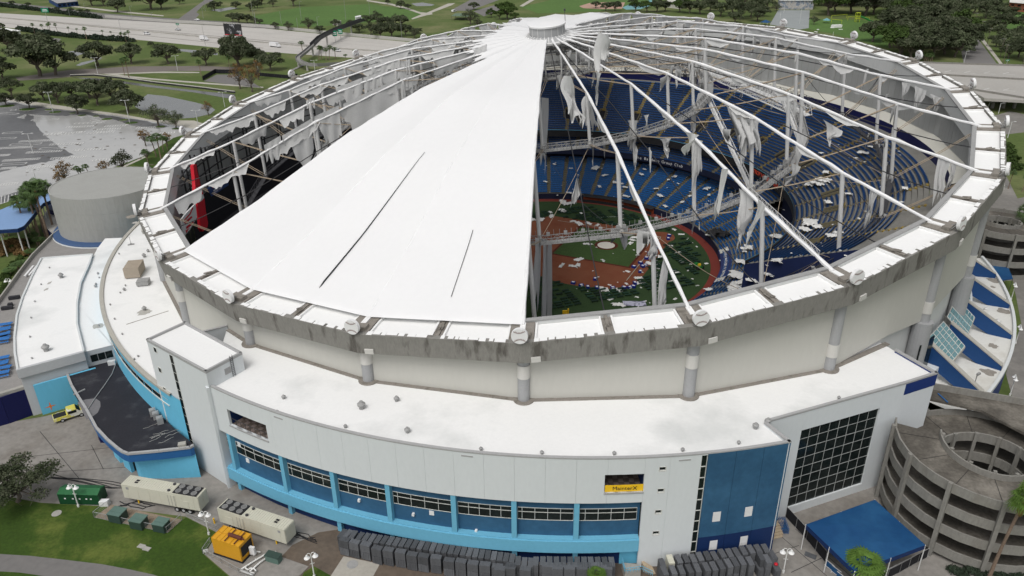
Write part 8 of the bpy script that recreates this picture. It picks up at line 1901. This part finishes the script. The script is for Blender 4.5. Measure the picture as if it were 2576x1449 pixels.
shed([r4(180, -60), r4(530, -60), r4(525, 0), r4(190, 0)], GZ + 9, 'school hall with a painted mural wall beyond the court', 'mural', 'roof_white')
shed([r4(2450, -60), r4(2700, -60), r4(2700, 40), r4(2440, 20)], GZ + 8, 'two storey brick building beyond the straight street', 'brick', 'roof_aged', wins=4)
shed([r3(1640, 20), r3(1700, -20), r3(1860, -30), r3(1800, 40)], GZ + 5, 'low pale building among trees beyond the ball field', 'inner_cream', 'inner_cream')
# playground and court gear
pg = thing('playground_tower', 'yellow green climbing tower in the playground', 'playground', tuple(U(*r4(940, 215)))); q = U(*r4(940, 215))
for dx in (-1.5, 1.5):
    for dy in (-1.5, 1.5): mb = MB(); mb.tube(q + V3(dx, dy, 0), q + V3(dx, dy, 8), .2, n=6); mb.build('tower_post', 'play_yellow', pg)
for z in (3, 5, 7.8): mb = MB(); mb.box(q + V3(0, 0, z), (3.4, 3.4, .3)); mb.build('platform', 'play_yellow', pg)
mb = MB(); mb.path([q + V3(1.5, -1, 5), q + V3(6, -2, 3.5), q + V3(10, -3, 1.5), q + V3(13, -3, .5)], .7, 8); mb.build('slide', 'tractor_green', pg)
for x0, y0, x1, y1 in ((690, 190, 840, 175), (690, 225, 790, 235), (850, 200, 1060, 205)):
    a, b = U(*r4(x0, y0)), U(*r4(x1, y1)); t = thing('swing_frame', 'yellow tubular swing frame in the playground', 'swing', (a + b) / 2, group='playground frames')
    for q in (a, b): mb = MB(); mb.tube(q, q + V3(0, 0, 3.2), .15, n=6); mb.build('post', 'play_yellow', t)
    mb = MB(); mb.beam(a + V3(0, 0, 3.2), b + V3(0, 0, 3.2), .25, .25); mb.build('top_bar', 'play_yellow', t)
mb = MB(); a = U(*r4(740, 270)); mb.box(a + V3(0, 0, 1.2), (9, 3, 2.2), .3); tag(mb.build('collapsed_shelter', 'roof_white'), 'collapsed white shelter roof lying in the park grass', 'shelter')
mb = MB(); a = U(*r4(640, 225)); mb.lathe([(3.6, 2.4), (.1, 4.2)], a, 6); mb.tube(a, a + V3(0, 0, 2.6), .1, n=5); tag(mb.build('shade_umbrella', 'court_teal'), 'teal shade umbrella beside the playground', 'umbrella')
Pt = U(*r4(45, 245)); t = thing('shade_tent', 'small blue pop up tent beyond the ring beam', 'tent', Pt); mb = MB(); mb.lathe([(5, 2.4), (.1, 4.4)], Pt, 4); mb.build('tent_top', 'canopy_blue', t)
for i in range(4): a_ = math.pi / 2 * i; mb = MB(); mb.tube(Pt + V3(4.8 * math.cos(a_), 4.8 * math.sin(a_), 0), Pt + V3(4.8 * math.cos(a_), 4.8 * math.sin(a_), 2.4), .1, n=5); mb.build('tent_leg', 'steel_white', t)
for i, (x, y) in enumerate(((700, 275), (560, 292), (540, 315), (780, 290))):
    mb = MB(); a = U(*r4(x, y)); mb.box(a + V3(0, 0, .3), (3, 1.4, .3), i); tag(mb.build('storm_panel', 'roof_white'), 'white storm blown panel lying on the park grass', 'panel', 'storm panels on the grass')
